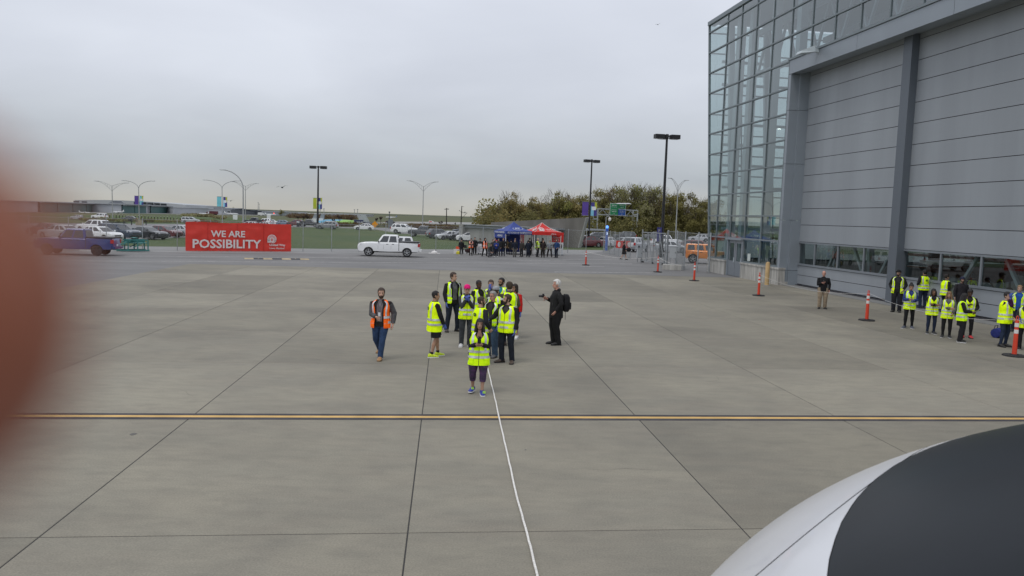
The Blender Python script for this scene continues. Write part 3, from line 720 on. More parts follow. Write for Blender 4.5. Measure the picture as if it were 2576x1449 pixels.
def add_car(kind, c, p, heading, label, scale=1.0, group=None, rack=False, dark_rims=False):
    """heading: degrees the nose points, 0 = picture right, 90 = away from the camera"""
    catn = {'pickup': 'pickup truck', 'suv': 'suv', 'van': 'minivan', 'jeep': 'off-roader'}.get(kind, 'car')
    if kind not in PROTO: PROTO[kind] = make_car(kind, label, catn)
    if kind not in USED:
        USED.add(kind); root = PROTO[kind]; root.location = p; root.rotation_euler.z = R(heading); root.scale = (scale,)*3
        root['label'] = label
        if group: root['group'] = group
        def rec(o):
            for ch in KIDS.get(o, []):
                for s in ch.material_slots:
                    if s.material == M_pp: s.link = 'OBJECT'; s.material = carc(c)
                rec(ch)
        rec(root)
    else:
        src = PROTO[kind]
        root = src.copy(); col.objects.link(root); root.location = p; root.rotation_euler.z = R(heading); root.scale = (scale,)*3
        root['label'] = label
        if group: root['group'] = group
        elif 'group' in root: del root['group']
        def rec2(a, d):
            for ch in KIDS.get(a, []):
                if ch.get('extra'): continue
                q = ch.copy(); col.objects.link(q); q.parent = d; KIDS.setdefault(d, []).append(q)
                for s in q.material_slots:
                    if s.link == 'OBJECT' and s.material and s.material.name.startswith('car_paint'): s.material = carc(c)
                rec2(ch, q)
        rec2(src, root)
    if rack:
        H = TYPES[kind]['H']; m = MB()
        for x in (-.5, .35): m.bar((x, -.62, H+.1), (x, .62, H+.1), .06)
        for y in (-.6, .6): m.bar((-.9, y, H+.06), (.6, y, H+.06), .04)
        o = m.obj('roof_rack', M_trim, root); o['extra'] = 1
    return root
WHITE, SILV, GREY, DGREY, BLACK, NAVY, MAROON, BLUE = (.78, .79, .80), (.42, .44, .46), (.20, .21, .22), (.075, .08, .088), (.025, .026, .03), (.03, .045, .075), (.115, .018, .022), (.012, .036, .17)
G1 = 'cars parked in the left car park'; G2 = 'cars driving on the road past the airfield'; G3 = 'cars parked behind the gate on the right'
G4 = 'vehicles parked along the lawn'
def mid(x0, x1, y): return at((x0+x1)/2, y)
# --- the two pickups near the fence
add_car('pickup', WHITE, at(979, 644.3), 185, 'white crew cab pickup truck standing side on in front of the lawn', .92)
bt = add_car('pickup', BLUE, at(196, 640.5)+Vector((0, 0, 0)), 188, 'blue crew cab pickup truck on the left edge, partly hidden by the fingertip', .93)
for ch in KIDS[bt]:
    if ch.name.startswith('wheel'):
        for r_ in KIDS.get(ch, []): r_.data = WHEEL_RD
# white van behind the white pickup
add_car('van', WHITE, at(985, 634), 190, 'white van hidden behind the cab and bed of the white pickup truck', .86)
# --- left car park
rowc = [('sedan', MAROON, 118, 594, 160, 'dark red sedan in the left car park, half hidden by the fingertip', 1, {}),
        ('sedan', SILV, 152, 601, 160, 'pale sedan in front of a dark red one, half hidden by the fingertip', 1, {}),
        ('suv', WHITE, 236, 584.5, 165, 'white suv in the back row of the left car park behind a roof-racked wagon', .95, {}),
        ('sedan', WHITE, 252, 606, -20, 'white sedan parked just behind the blue pickup truck', 1, {}),
        ('wagon', NAVY, 298, 602.5, -22, 'dark blue wagon with a roof rack in the left car park', 1.06, dict(rack=True)),
        ('coupe', BLACK, 371, 601.5, -20, 'black coupe between the dark blue wagon and the maroon sedan', 1, {}),
        ('sedan', MAROON, 412, 597, -18, 'maroon sedan between the black coupe and the silver car by the red banner', .95, {}),
        ('sedan', SILV, 452, 594, 160, 'silver sedan half covered by the left end of the red banner', .95, {}),
        # behind the banner
        ('pickup', BLACK, 640, 565.5, 176, 'black pickup truck above the left part of the red banner', .85, {}),
        ('suv', WHITE, 664, 565, 176, 'white suv next to a black pickup truck above the red banner', .85, {}),
        ('sedan', WHITE, 686, 565.5, 8, 'white sedan beside a blue grey hatchback above the red banner', .85, {}),
        ('hatch', (.15, .22, .30), 715, 567.5, 8, 'blue grey hatchback beside a maroon suv above the red banner', .85, {}),
        ('suv', MAROON, 743, 568.5, 170, 'maroon suv beside a long black pickup truck above the banner', .85, {}),
        ('pickup', BLACK, 778, 570.5, -5, 'long black pickup truck right of the maroon suv', .85, {}),
        ('sedan', WHITE, 664, 575.5, 176, 'white car showing only its roof above the middle of the banner', .9, {}),
        ('hatch', WHITE, 625, 575.5, 176, 'white hatchback showing only its roof above the word ARE', .9, {}),
        ('suv', GREY, 824, 576.5, 176, 'grey suv parked at the lawn edge near the tall black lamp post', .95, {})]
for k, c, x, y, hd_, lb, s_, kw in rowc: add_car(k, c, at(x, y), hd_, lb, s_, G1, **kw)
# --- on the road
add_car('suv', WHITE, at(251, 551.3), 172, 'white suv driving on the road below the grey hangars', .82, G2)
add_car('sedan', BLACK, at(324, 556.5), 190, 'black sedan driving on the road next to the purple banners', .80, G2)
add_car('hatch', SILV, at(194, 552.5), 172, 'small silver hatchback on the road left of the white suv', .7, G2)
add_car('van', SILV, at(480, 561.5), 6, 'silver minivan driving on the road above the left end of the red banner', .8, G2)
add_car('sedan', WHITE, at(917, 578.8), 184, 'white sedan driving past the dark planting and the white letters', .95, G2)
add_car('suv', WHITE, at(1017, 588), -12, 'white suv at the road end behind the white pickup truck', 1.06, G4)
add_car('pickup', DGREY, at(1066, 595.5), 176, 'dark grey pickup truck beside the white suv behind the lawn', .9, G4)
add_car('hatch', DGREY, at(1105, 600), 30, 'dark grey hatchback seen from behind between a pickup truck and a white sedan', 1.0, G4)
add_car('sedan', (.6, .62, .63), at(1130, 603), 208, 'pale silver sedan between the dark hatchback and the black sedan', .92, G4)
add_car('sedan', BLACK, at(1160, 604.5), 210, 'black sedan close to the left end of the concrete wall', .98, G4)
add_car('sedan', NAVY, at(1164, 588), 185, 'dark sedan in the far row, cut by the left end of the concrete wall', .95, G4)
add_car('hatch', WHITE, at(1178, 607), 190, 'white car nearly all hidden behind the left end of the concrete wall', .9, G4)
add_car('pickup', BLACK, at(982, 562), 0, 'dark pickup truck far off on the airport road left of the white suv', .6, G2)
# --- right car park
for k, c, x, y, hd_, lb, s_, kw in [
    ('sedan', DGREY, 1450, 618.5, 200, 'dark grey sedan right of the leaning end of the concrete wall', .95, {}),
    ('sedan', MAROON, 1477, 621.5, 205, 'maroon sedan parked at the foot of the slim black lamp post', 1.0, {}),
    ('wagon', DGREY, 1497, 606, 190, 'dark wagon with a roof rack behind the maroon sedan', 1.0, dict(rack=True)),
    ('hatch', WHITE, 1530, 621, 60, 'small white hatchback seen from behind left of the blue emergency post', .95, {}),
    ('hatch', SILV, 1566, 622, 150, 'pale blue grey hatchback behind the fence by the blue emergency post', .95, {}),
    ('suv', DGREY, 1570, 604, 185, 'dark suv in the back row behind the red box sign', .98, {}),
    ('suv', SILV, 1598, 633, 60, 'silver suv seen from behind left of the sliding gate', 1.04, {}),
    ('suv', GREY, 1644, 602, 184, 'grey suv on the verge road behind the sliding gate', .95, {}),
    ('pickup', WHITE, 1676, 619, -8, 'white pickup truck behind the sliding gate', .85, {}),
    ('sedan', SILV, 1692, 635, -25, 'silver sedan behind the right part of the sliding gate', .98, {}),
    ('hatch', MAROON, 1731, 635, 168, 'maroon hatchback between the sliding gate and the orange off-roader', 1.08, {}),
    ('wagon', SILV, 1758, 607.5, 178, 'silver wagon on the verge road above the orange off-roader', .96, {}),
    ('jeep', (.68, .21, .02), 1779, 663, -15, 'orange off-roader with a black roof rack beside the hangar corner', 1.0, {})]:
    add_car(k, c, at(x, y), hd_, lb, s_, G3, **kw)
# ================================================================ people
def ik(o, t, a, b, pole):
    o, t, pole = Vector(o), Vector(t), Vector(pole)
    d = t-o; L = min(d.length, (a+b)*0.998); d = d.normalized(); t = o+d*L
    ca = (a*a+L*L-b*b)/(2*a*L); sa = math.sqrt(max(0, 1-ca*ca))
    p = (pole-d*pole.dot(d))
    p = p.normalized() if p.length > 1e-5 else Vector((0, -1, 0))
    return o+d*a*ca+p*a*sa, t
HEADP = [(-.122, -.060, -.012, .020), (-.112, -.082, .0, .036), (-.09, -.092, .03, .053), (-.06, -.093, .066, .062), (-.03, -.094, .084, .068), (0, -.089, .096, .073),
         (.035, -.094, .101, .0765), (.07, -.086, .096, .073), (.10, -.060, .072, .058), (.118, -.030, .042, .036), (.126, .0, .012, .010)]
def headpt(z, th, off=0.0):
    P_ = HEADP
    if z <= P_[0][0]: q = P_[0]
    elif z >= P_[-1][0]: q = P_[-1]
    else:
        for a, b in zip(P_, P_[1:]):
            if a[0] <= z <= b[0]:
                t = (z-a[0])/(b[0]-a[0]); q = [lerp(a[i], b[i], t) for i in range(4)]; break
    cy, ry = (q[1]+q[2])/2, (q[2]-q[1])/2
    return Vector(((q[3]+off)*math.sin(th), cy-(ry+off)*math.cos(th), z+(off*max(0, z)/.126)))
def shell(m, keep, off, M, nz=14, nth=28, z0=-.122, z1=.126, jitter=0.0, mi=None):
    idx = {}; vs = []
    for i in range(nz+1):
        for j in range(nth):
            z = lerp(z0, z1, i/nz); th = -math.pi+2*math.pi*j/nth
            o = off(z, th) if callable(off) else off
            if jitter: o += jitter*mnoise.noise(Vector((z*40, math.sin(th)*4, math.cos(th)*4)))
            idx[i, j] = len(vs); vs.append(M @ headpt(z, th, o))
    fs = []
    for i in range(nz):
        for j in range(nth):
            z = lerp(z0, z1, (i+.5)/nz); th = -math.pi+2*math.pi*(j+.5)/nth
            if keep(z, abs(th)): fs.append((idx[i, j], idx[i, (j+1) % nth], idx[i+1, (j+1) % nth], idx[i+1, j]))
    top = len(vs); vs.append(M @ Vector((0, .006, z1+(off if not callable(off) else off(z1, 0))*1.02)))
    if keep(z1, 3): 
        for j in range(nth): fs.append((idx[nz, j], idx[nz, (j+1) % nth], top))
    return m.add(vs, fs, mi)
def hand(m, wr, dr, nrm, side, curl=.5, s=1.0, mi=None):
    """palm, four unequal bent fingers and a thumb; dr along the hand, nrm out of the palm"""
    d = Vector(dr).normalized(); n = Vector(nrm); n = (n-d*n.dot(d)).normalized(); t = d.cross(n)*side
    w = Vector(wr)
    rs = []
    for a, hw, ht in ((-.02, .026, .021), (.015, .031, .019), (.05, .040, .016), (.085, .041, .014), (.097, .036, .011)):
        c = w+d*a*s; rs.append([c+t*(hw*s*math.cos(q))+n*(ht*s*math.sin(q)) for q in [2*math.pi*k/10 for k in range(10)]])
    m.rings(rs, True, True, mi)
    for k, (off, L) in enumerate(((.031, .070), (.0105, .080), (-.0105, .074), (-.030, .058))):
        p = w+d*.088*s+t*off*s; a = 0; pts = [p-d*.02*s]; seg = L*s/3
        pts.append(p)
        for q in range(3):
            a += curl*(.45+.3*q)
            p = p+(d*math.cos(a)+n*math.sin(a))*seg; pts.append(p)
        m.tube(pts, [.0095*s, .0100*s, .0092*s, .0085*s, .0065*s], 6, True, None, mi)
    p = w+d*.025*s+t*.028*s
    pts = [p, p+(d*.5+t*.75+n*.15)*.035*s, p+(d*.95+t*.95+n*.45)*.05*s, p+(d*1.5+t*.95+n*.8)*.055*s]
    m.tube(pts, [.013*s, .0115*s, .010*s, .007*s], 6, True, None, mi)
def skinm(c): return mat('skin_%d' % int(c[0]*1000), c, 0.55, var=0.08, vs=20, spec=0.35)
LIGHT, TAN, BROWN, DARKB, RUDDY = (.52, .32, .235), (.42, .245, .165), (.24, .125, .078), (.085, .045, .03), (.55, .29, .22)
M_glove = mat('blue_nitrile', (.075, .12, .42), .5, var=.2, vs=40)
def hivis(c):
    k = 'hivis_%d' % int(c[0]*1000)
    if k in MATS: return MATS[k]
    m = bpy.data.materials.new(k); m.use_nodes = True     # daylight-fluorescent cloth: reflects more in its own band than plain cloth can
    n = m.node_tree.nodes; l = m.node_tree.links; n.clear()
    o = n.new('ShaderNodeOutputMaterial'); d = n.new('ShaderNodeBsdfDiffuse'); t = n.new('ShaderNodeTexNoise'); tc_ = n.new('ShaderNodeTexCoord')
    t.inputs['Scale'].default_value = 6; t.inputs['Detail'].default_value = 3; l.new(tc_.outputs['Object'], t.inputs['Vector'])
    r = n.new('ShaderNodeMapRange'); r.inputs['To Min'].default_value = 1.05; r.inputs['To Max'].default_value = 1.35; l.new(t.outputs[0], r.inputs[0])
    mx_ = n.new('ShaderNodeMixRGB'); mx_.blend_type = 'MULTIPLY'; mx_.inputs[0].default_value = 1; mx_.inputs[1].default_value = (*c, 1); l.new(r.outputs[0], mx_.inputs[2])
    l.new(mx_.outputs[0], d.inputs[0]); bp = n.new('ShaderNodeBump'); bp.inputs['Strength'].default_value = .6; bp.inputs['Distance'].default_value = .03; l.new(t.outputs[0], bp.inputs['Height']); l.new(bp.outputs[0], d.inputs['Normal'])
    l.new(d.outputs[0], o.inputs[0]); MATS[k] = m
    return m
YV, OV = (.72, 1.05, .012), (1.0, .16, .02)
M_refl = mat('reflective_tape', (.60, .62, .64), .38, metal=.25, var=.25, vs=9)
M_eye = mat('eye_dark', (.02, .016, .014), .3); M_lip = mat('lip', (.36, .14, .115), .5)
M_phone = mat('phone_black', (.012, .012, .014), .25)
def hairm(c): return mat('hair_%d_%d' % (int(c[0]*1000), int(c[2]*1000)), c, .6, var=.35, vs=60, stretch=(1, 1, .2), bump=.6, bs=90)
H_BLK, H_BRN, H_GREY, H_WHT, H_BLD, H_DKB = (.012, .010, .010), (.045, .026, .016), (.26, .25, .24), (.62, .61, .58), (.30, .19, .095), (.022, .015, .012)

def person(p, h, yaw, label, skin=LIGHT, f=False, arms=((-.26, -.03, .87), (.26, -.03, .87)), feet=((-.115, 0, 0), (.115, 0, 0)), toes=(-12, 12),
           hair=('short', H_BRN), beard=None, hat=None, glasses=False, top=(.02, .02, .022), inner=None, legs=(.02, .025, .045), legstyle='jeans', vest=None, vopen=.7,
           vhem=.80, shoe=(.03, .028, .026), sole=None, gloves=(0, 0), hyaw=0, htilt=0, fat=1.12, lod=0, group=None, hood=False, hem=.84, crouch=0.0, lean=0.0,
           legw=1.0, curl=.55, palms=None, elbows=None, vlogo=False, collar=None, socks=None, sleeve=None):
    k = h/1.75
    if vest == YV: q_ = rnd.uniform(.86, 1.04); vest = (YV[0]*q_*rnd.uniform(.92, 1.1), YV[1]*q_, .012)
    root = thing('person', label, 'person', p, R(yaw), group)
    S = Matrix.Scale(k, 3)
    W_ = fat*(.93 if f else 1.0); sh = (.165 if f else .190)*(.5+.5*fat); n = 16 if lod == 0 else 10
    # pelvis height from the feet
    pz = .925-crouch
    for (x, y, z) in feet:
        dd = math.hypot(x-(.095 if x > 0 else -.095), y); pz = min(pz, z+.085+math.sqrt(max(.05, .843**2-dd**2)))
    dz = pz-.925
    lx = Vector((0, -lean, 0))
    def tz(z): return z+dz
    def sp(z):                                               # spine offset with lean (local y)
        t = max(0, (z-.95)/.55); return Vector((0, -lean*t, 0))
    # ---- arms and legs
    AR, LG = [], []
    for i, s in enumerate((-1, 1)):
        so = Vector((s*sh, 0, tz(1.405)))+sp(1.405)
        wt = Vector(arms[i])+Vector((0, 0, dz))
        if wt.x*s < 0 and abs(wt.x) > .3: pass
        pole = Vector(elbows[i]) if elbows and elbows[i] else Vector((s*.55, .55, -.75))
        e, wr = ik(so, wt, .29, .255, pole); AR.append((so, e, wr))
        hp_ = Vector((s*.092*W_, 0, tz(.925)))
        ft = Vector((feet[i][0], feet[i][1], .085+feet[i][2]))
        kn, an = ik(hp_, ft, .432, .416, Vector((s*.12, -1, 0))); LG.append((hp_, kn, an))
    HC = Vector((0, -.012, tz(1.632)))+sp(1.6)
    Hm = Matrix.Translation(HC+Vector((0, .02, -.11))) @ Matrix.Rotation(R(hyaw), 4, 'Z') @ Matrix.Rotation(R(htilt), 4, 'X') @ Matrix.Translation((0, -.02, .11))
    sc4 = Matrix.Scale(k, 4)
    # ---- body: one continuous skin
    def ring(z, rx, ry, e=2.3, oy=0.0, nn=None, g=0.0):
        nn = nn or n; z2 = tz(z); o = sp(z); pts = []
        for j in range(nn):
            a = 2*math.pi*j/nn; c_, s_ = math.cos(a), math.sin(a)
            pts.append((rx*math.copysign(abs(c_)**(2/e), c_)+o.x, ry*math.copysign(abs(s_)**(2/e), s_)+o.y+oy, z2))
        return pts
    hipw = .168 if f else .158
    T0 = [(.80, .125*W_, .085*W_), (.90, hipw*W_, .11*W_), (1.0, .15*W_, .105*W_), (1.1, (.125 if f else .14)*W_, .095*W_), (1.25, .155*W_, .108*W_), (1.36, sh*.80, .09), (1.415, sh*.55, .07), (1.46, .062, .058), (1.50, .054, .056), (1.58, .05, .054)]
    b = MB(); b.rings([ring(*q) for q in T0])
    for (so, e, wr) in AR:
        b.tube([so*.6+Vector((0, 0, tz(1.35)*.4))+Vector((0, sp(1.4).y*.4, 0)), so-Vector((0, 0, .028)), so.lerp(e, .45), e, e.lerp(wr, .4), wr, wr+(wr-e).normalized()*.03], [.04, .045, .044, .039, .040, .027, .025], 10)
    for (hp_, kn, an) in LG:
        b.tube([hp_+Vector((0, 0, .02)), hp_.lerp(kn, .4), kn, kn.lerp(an, .35)+Vector((0, .012, 0)), kn.lerp(an, .75), an, an-Vector((0, .02, .04))], [.082*W_, .073*W_, .052, .054, .038, .034, .035], 10)
    b.rings([[Hm @ headpt(z, 2*math.pi*j/16) for j in range(16)] for z in [q[0] for q in HEADP]])
    b.tube([Hm @ Vector((0, -.082, .02)), Hm @ Vector((0, -.100, -.015)), Hm @ Vector((0, -.113, -.035)), Hm @ Vector((0, -.088, -.045))], [.009, .013, .017, .012], 6)
    for s in (-1, 1): b.ell(Hm @ Vector((s*.076, .012, -.012)), (.012, .022, .032), 8, 6)
    me = b.mesh('body', skinm(skin))
    tmp = bpy.data.objects.new('tmp', me); col.objects.link(tmp)
    md = tmp.modifiers.new('r', 'REMESH'); md.mode = 'VOXEL'; md.voxel_size = .0125 if lod == 0 else .024; md.use_smooth_shade = True
    dg = bpy.context.evaluated_depsgraph_get(); dg.update()
    me2 = bpy.data.meshes.new_from_object(tmp.evaluated_get(dg)); bpy.data.objects.remove(tmp); bpy.data.meshes.remove(me)
    bare = MB()
    for i, s in enumerate((-1, 1)):
        so, e, wr = AR[i]; dr = (wr-e).normalized()
        nr = Vector(palms[i]) if palms and palms[i] else Vector((-s, -.25, 0))
        if lod == 0 or True:
            if gloves[i]:
                m = MB(); hand(m, wr+dr*.012, dr, nr, s, curl, 1.08); m.tube([wr-dr*.05, wr+dr*.02], [.034, .03], 8)
                put('glove', m.mesh('glove', M_glove, 'all', sc4), root)
            else: hand(bare, wr+dr*.012, dr, nr, s, curl)
    bm = bmesh.new(); bm.from_mesh(me2)
    if bare.v:
        mt = bare.mesh('hands', skinm(skin)); bm.from_mesh(mt); bpy.data.meshes.remove(mt)
    for v in bm.verts: v.co *= k
    for fc in bm.faces: fc.smooth = True
    bm.to_mesh(me2); bm.free(); me2.materials.clear(); me2.materials.append(skinm(skin))
    put('body', me2, root)
    # ---- trousers
    lr = {'jeans': (.106, .094, .078, .074, .068), 'slim': (.100, .087, .067, .066, .048), 'capri': (.100, .088, .067, .065, .055), 'shorts': (.112, .118, .108, 0, 0), 'loose': (.110, .104, .092, .088, .082)}[legstyle]; lr = [v*legw for v in lr]
    if legs is not None:
        m = MB(); m.rings([ring(1.04, .152*W_, .112*W_), ring(.94, (hipw+.012)*W_, .125*W_), ring(.86, (hipw+.004)*W_, .12*W_), ring(.79, .10*W_, .085*W_)])
        for (hp_, kn, an) in LG:
            st_ = Vector((0, 0, .05))
            if legstyle == 'shorts': m.tube([hp_+st_, hp_.lerp(kn, .3), hp_.lerp(kn, .88)], [lr[0]*W_, lr[0]*W_, lr[1]*W_], n)
            elif legstyle == 'capri': m.tube([hp_+st_, hp_.lerp(kn, .4), kn, kn.lerp(an, .3)+Vector((0, .012, 0)), kn.lerp(an, .48)], [lr[0]*W_, lr[1]*W_, lr[2], lr[3], lr[4]], n)
            else: m.tube([hp_+st_, hp_.lerp(kn, .4), kn, kn.lerp(an, .35)+Vector((0, .012, 0)), kn.lerp(an, .7), an-Vector((0, -.01, .025))], [lr[0]*W_, lr[1]*W_, lr[2], lr[3], lr[4], lr[4]*.98], n)
        mm = legs if not isinstance(legs, tuple) else cloth(legs)
        put('shorts' if legstyle == 'shorts' else 'leggings' if legstyle in ('slim', 'capri') and f else 'trousers', m.mesh('trousers', mm, 50, sc4), root)
    # ---- shoes
    for i, s in enumerate((-1, 1)):
        an = LG[i][2]; m = MB(); q = Matrix.Rotation(R(toes[i]), 3, 'Z')
        tip = 1.0
        def sh_r(y, wd, z0, z1): return [Vector((an.x, an.y, 0)) + q @ Vector((wd*math.cos(a), y, 0)) + Vector((0, 0, an.z-.085+lerp(z0, z1, .5)+(z1-z0)*.5*math.sin(a))) for a in [2*math.pi*j/10 for j in range(10)]]
        m.rings([sh_r(.085, .026, .02, .07), sh_r(.070, .043, .012, .112), sh_r(.0, .049, .012, .125), sh_r(-.055, .052, .012, .098), sh_r(-.12, .056, .012, .074), sh_r(-.178, .047, .012, .058), sh_r(-.205, .024, .016, .04)])
        so_ = put('shoe', m.mesh('shoe', mat('shoe_%d_%d_%d' % tuple(int(v*100) for v in shoe), shoe, .6, var=.2, vs=30), 50, sc4), root)
        if lod == 0:
            m = MB(); m.rings([[Vector((an.x, an.y, an.z-.085+zz)) + q @ Vector((x, y, 0)) for x, y in ((-.035, .09), (.035, .09), (.050, .02), (.052, -.05), (.060, -.12), (.046, -.195), (0, -.214), (-.046, -.195), (-.060, -.12), (-.052, -.05), (-.050, .02))] for zz in (0.001, .024)])
            put('sole', m.mesh('sole', mat('sole_%d' % int((sole or (.02,))[0]*100), sole or (.02, .02, .02), .8), False, sc4), so_)
        if socks:
            m = MB(); m.tube([an-Vector((0, 0, .02)), LG[i][2].lerp(LG[i][1], .18)], .042, 10); put('sock', m.mesh('sock', cloth(socks), True, sc4), root)
    # ---- jacket
    JT = [(hem, .178*W_+.008, .135*W_), (hem+.06, .18*W_, .137*W_), (1.0, .172*W_, .132*W_), (1.12, (.152 if f else .166)*W_, .126*W_), (1.27, .182*W_*.98, .138*W_), (1.36, sh+.012, .125), (1.405, sh*.92, .108), (1.44, sh*.62, .088), (1.466, .088, .078), (1.488, .070, .070)]
    m = MB(); m.rings([ring(z, rx, ry) for z, rx, ry in JT], caps=True)
    cs = cloth(top)
    for (so, e, wr) in AR:
        pts = [so*.7+Vector((0, 0, tz(1.36)*.3))+Vector((0, sp(1.4).y*.3, 0)), so-Vector((0, 0, .016)), so.lerp(e, .5), so.lerp(e, .88), e, e.lerp(wr, .15), e.lerp(wr, .6), wr+(wr-e).normalized()*-.012]
        m.tube(pts, [.060, .074, .071, .066, .067, .063, .056, .046], n)
    if sleeve:
        m2 = MB()
        for (so, e, wr) in AR:
            m2.tube([so.lerp(e, .1), so.lerp(e, .5), so.lerp(e, .88), e, e.lerp(wr, .15), e.lerp(wr, .6), wr+(wr-e).normalized()*-.008], [.0785, .076, .070, .071, .067, .060, .050], n)
        put('sleeves', m2.mesh('sleeves', cloth(sleeve), 60, sc4), root)
    put('jacket', m.mesh('jacket', cs, 60, sc4), root)
    if hood:
        m = MB(); m.tube([(x_, .055-.05*abs(x_)/.1+sp(1.45).y, tz(1.475)) for x_ in (-.10, -.05, 0, .05, .10)], [.03, .048, .055, .048, .03], 8); put('hood', m.mesh('hood', cloth(hood if isinstance(hood, tuple) else top), True, sc4), root)
    if inner:                                                # shirt or hoodie showing in the open front
        m = MB(); rs = []
        for z in (hem+.12, 1.0, 1.12, 1.27, 1.36, 1.42, 1.46, 1.50):
            for a, b2 in zip(JT, JT[1:]):
                if a[0] <= z <= b2[0]:
                    t = (z-a[0])/(b2[0]-a[0]); rx, ry = lerp(a[1], b2[1], t), lerp(a[2], b2[2], t)
            rs.append([Vector((rx*1.02*math.sin(q), -(ry+.006)*abs(math.cos(q))**(2/2.3), tz(z)))+sp(z) for q in [R(-20+40*j/6) for j in range(7)]])
        m.rings(rs, caps=False, closed=False); put('shirt', m.mesh('shirt', cloth(inner), True, sc4), root)
    # ---- vest
    if vest:
        VT = [(vhem, .215*W_, .172*W_), (vhem+.10, .21*W_, .168*W_), (1.02, .20*W_, .162*W_), (1.15, .190*W_, .155*W_), (1.27, .200*W_, .158*W_), (1.355, sh+.034, .146), (1.41, sh*1.06, .128), (1.448, sh*.80, .106), (1.476, .112, .092)]
        sd = rnd.random()*50
        def V(th, z, off=0.0):
            for a, b2 in zip(VT, VT[1:]):
                if z <= b2[0]+1e-6:
                    t = max(0, (z-a[0])/(b2[0]-a[0])); rx, ry = lerp(a[1], b2[1], t), lerp(a[2], b2[2], t); break
            fold = (.016*mnoise.noise(Vector((math.sin(th)*2.6+sd, math.cos(th)*2.6, z*2.2)))+.010*mnoise.noise(Vector((math.sin(th)*5+sd, math.cos(th)*5, z*6+3))))*min(1, (1.45-z)*3+.15)
            r_ = off+fold; s_, c_ = math.sin(th), math.cos(th)
            return Vector(((rx+r_)*math.copysign(abs(s_)**(2/2.4), s_), -(ry+r_)*math.copysign(abs(c_)**(2/2.4), c_), tz(z)))+sp(z)
        def gap(z): return R(vopen)+(max(0, z-1.27)/.2)*R(38 if vopen < 12 else 22)
        def patch(m, t0, t1, zz0, zz1, nt_, nz_, off, useg=False):
            vs = []
            for i in range(nz_+1):
                z = lerp(zz0, zz1, i/nz_)
                g_ = gap(z) if useg else None
                for j in range(nt_+1):
                    th = lerp(g_, 2*math.pi-g_, j/nt_) if useg else lerp(t0, t1, j/nt_)
                    vs.append(V(th, z, off))
            fs = [(i*(nt_+1)+j, i*(nt_+1)+j+1, (i+1)*(nt_+1)+j+1, (i+1)*(nt_+1)+j) for i in range(nz_) for j in range(nt_)]
            return m.add(vs, fs)
        m = MB(); patch(m, 0, 0, vhem, 1.476, 64 if lod == 0 else 22, 28 if lod == 0 else 12, 0, True)
        vo = put('vest', m.mesh('vest', hivis(vest), 'all', sc4), root)
        zb = (lerp(vhem, 1.0, .55), lerp(vhem, 1.0, .55)+.125)
        for z in zb:
            m = MB(); g_ = R(vopen+.2); patch(m, g_, 2*math.pi-g_, z, z+.055, 72 if lod == 0 else 28, 3, .010); put('reflective_stripe', m.mesh('reflective_stripe', M_refl, 'all', sc4), vo)
        for s in (-1, 1):
            a0, a1 = (R(27), R(43)) if vopen < 12 else (R(36), R(50))
            m = MB(); patch(m, *( (a0, a1) if s < 0 else (2*math.pi-a1, 2*math.pi-a0)), zb[1]+.06, 1.455, 4, 14, .009); put('reflective_stripe', m.mesh('reflective_stripe', M_refl, 'all', sc4), vo)
            a0, a1 = math.pi-R(46), math.pi-R(30)
            m = MB(); patch(m, *( (a0, a1) if s < 0 else (2*math.pi-a1, 2*math.pi-a0)), zb[1]+.06, 1.46, 4, 14, .009); put('reflective_stripe', m.mesh('reflective_stripe', M_refl, 'all', sc4), vo)
        if lod == 0:
            for s in (-1, 1):                                # pocket flaps
                a0, a1 = R(24), R(60)
                m = MB(); patch(m, *( (a0, a1) if s < 0 else (2*math.pi-a1, 2*math.pi-a0)), vhem+.12, vhem+.165, 6, 2, .014); patch(m, *( (a0+.03, a1-.03) if s < 0 else (2*math.pi-a1+.03, 2*math.pi-a0-.03)), vhem+.03, vhem+.12, 6, 3, .010)
                put('pocket', m.mesh('pocket', hivis(vest), 'all', sc4), vo)
        if vlogo:
            m = MB(); c = V(math.pi, 1.30, .012)
            m.rings([[c+Vector((.062*math.cos(a), dy, .048*math.sin(a))) for a in [2*math.pi*j/18 for j in range(18)]] for dy in (0, .004)])
            lg = put('logo', m.mesh('logo', mat('logo_dark_green', (.012, .05, .02), .7), False, sc4), vo)
            tm = text_mesh('PCL', mat('logo_text', (.45, .75, .08), .7), w=.08, h=.032, bold=.02, ext=.001)
            rm = sc4 @ Matrix.Translation(c+Vector((0, .007, 0))) @ Matrix.Rotation(math.pi, 4, 'Z')
            tm.transform(rm); put('lettering', tm, lg)
    # ---- face, hair, hats
    def kid(name, m, mt, smooth=True): return put(name, m.mesh(name, mt, smooth, sc4), root)
    if lod == 0:
        for s in (-1, 1):
            m = MB(); m.ell(Hm @ Vector((s*.031, -.084, .002)), (.012, .008, .007), 8, 4); kid('eye', m, M_eye)
            m = MB(); m.bar(Hm @ Vector((s*.016, -.093, .021)), Hm @ Vector((s*.046, -.086, .023)), .008, .007); kid('eyebrow', m, hairm(hair[1]))
        m = MB(); m.bar(Hm @ Vector((-.023, -.092, -.070)), Hm @ Vector((.023, -.092, -.070)), .010, .008); kid('mouth', m, M_lip)
    st_, hc = hair; off = .012
    HM4 = Hm
    if st_ in ('short', 'buzz', 'bun', 'long', 'bob'):
        o_ = .006 if st_ == 'buzz' else .014
        fr = .066 if not f else .058
        keep = lambda z, t: (z > fr) or (t > 1.15 and z > -.005) or (t > 1.75 and z > -.075)
        if st_ in ('long', 'bob'): keep = lambda z, t: (z > fr) or (t > .95 and z > -.005) or (t > 1.15)
        m = MB(); shell(m, keep, o_, HM4, jitter=.006); kid('hair', m, hairm(hc), 'all')
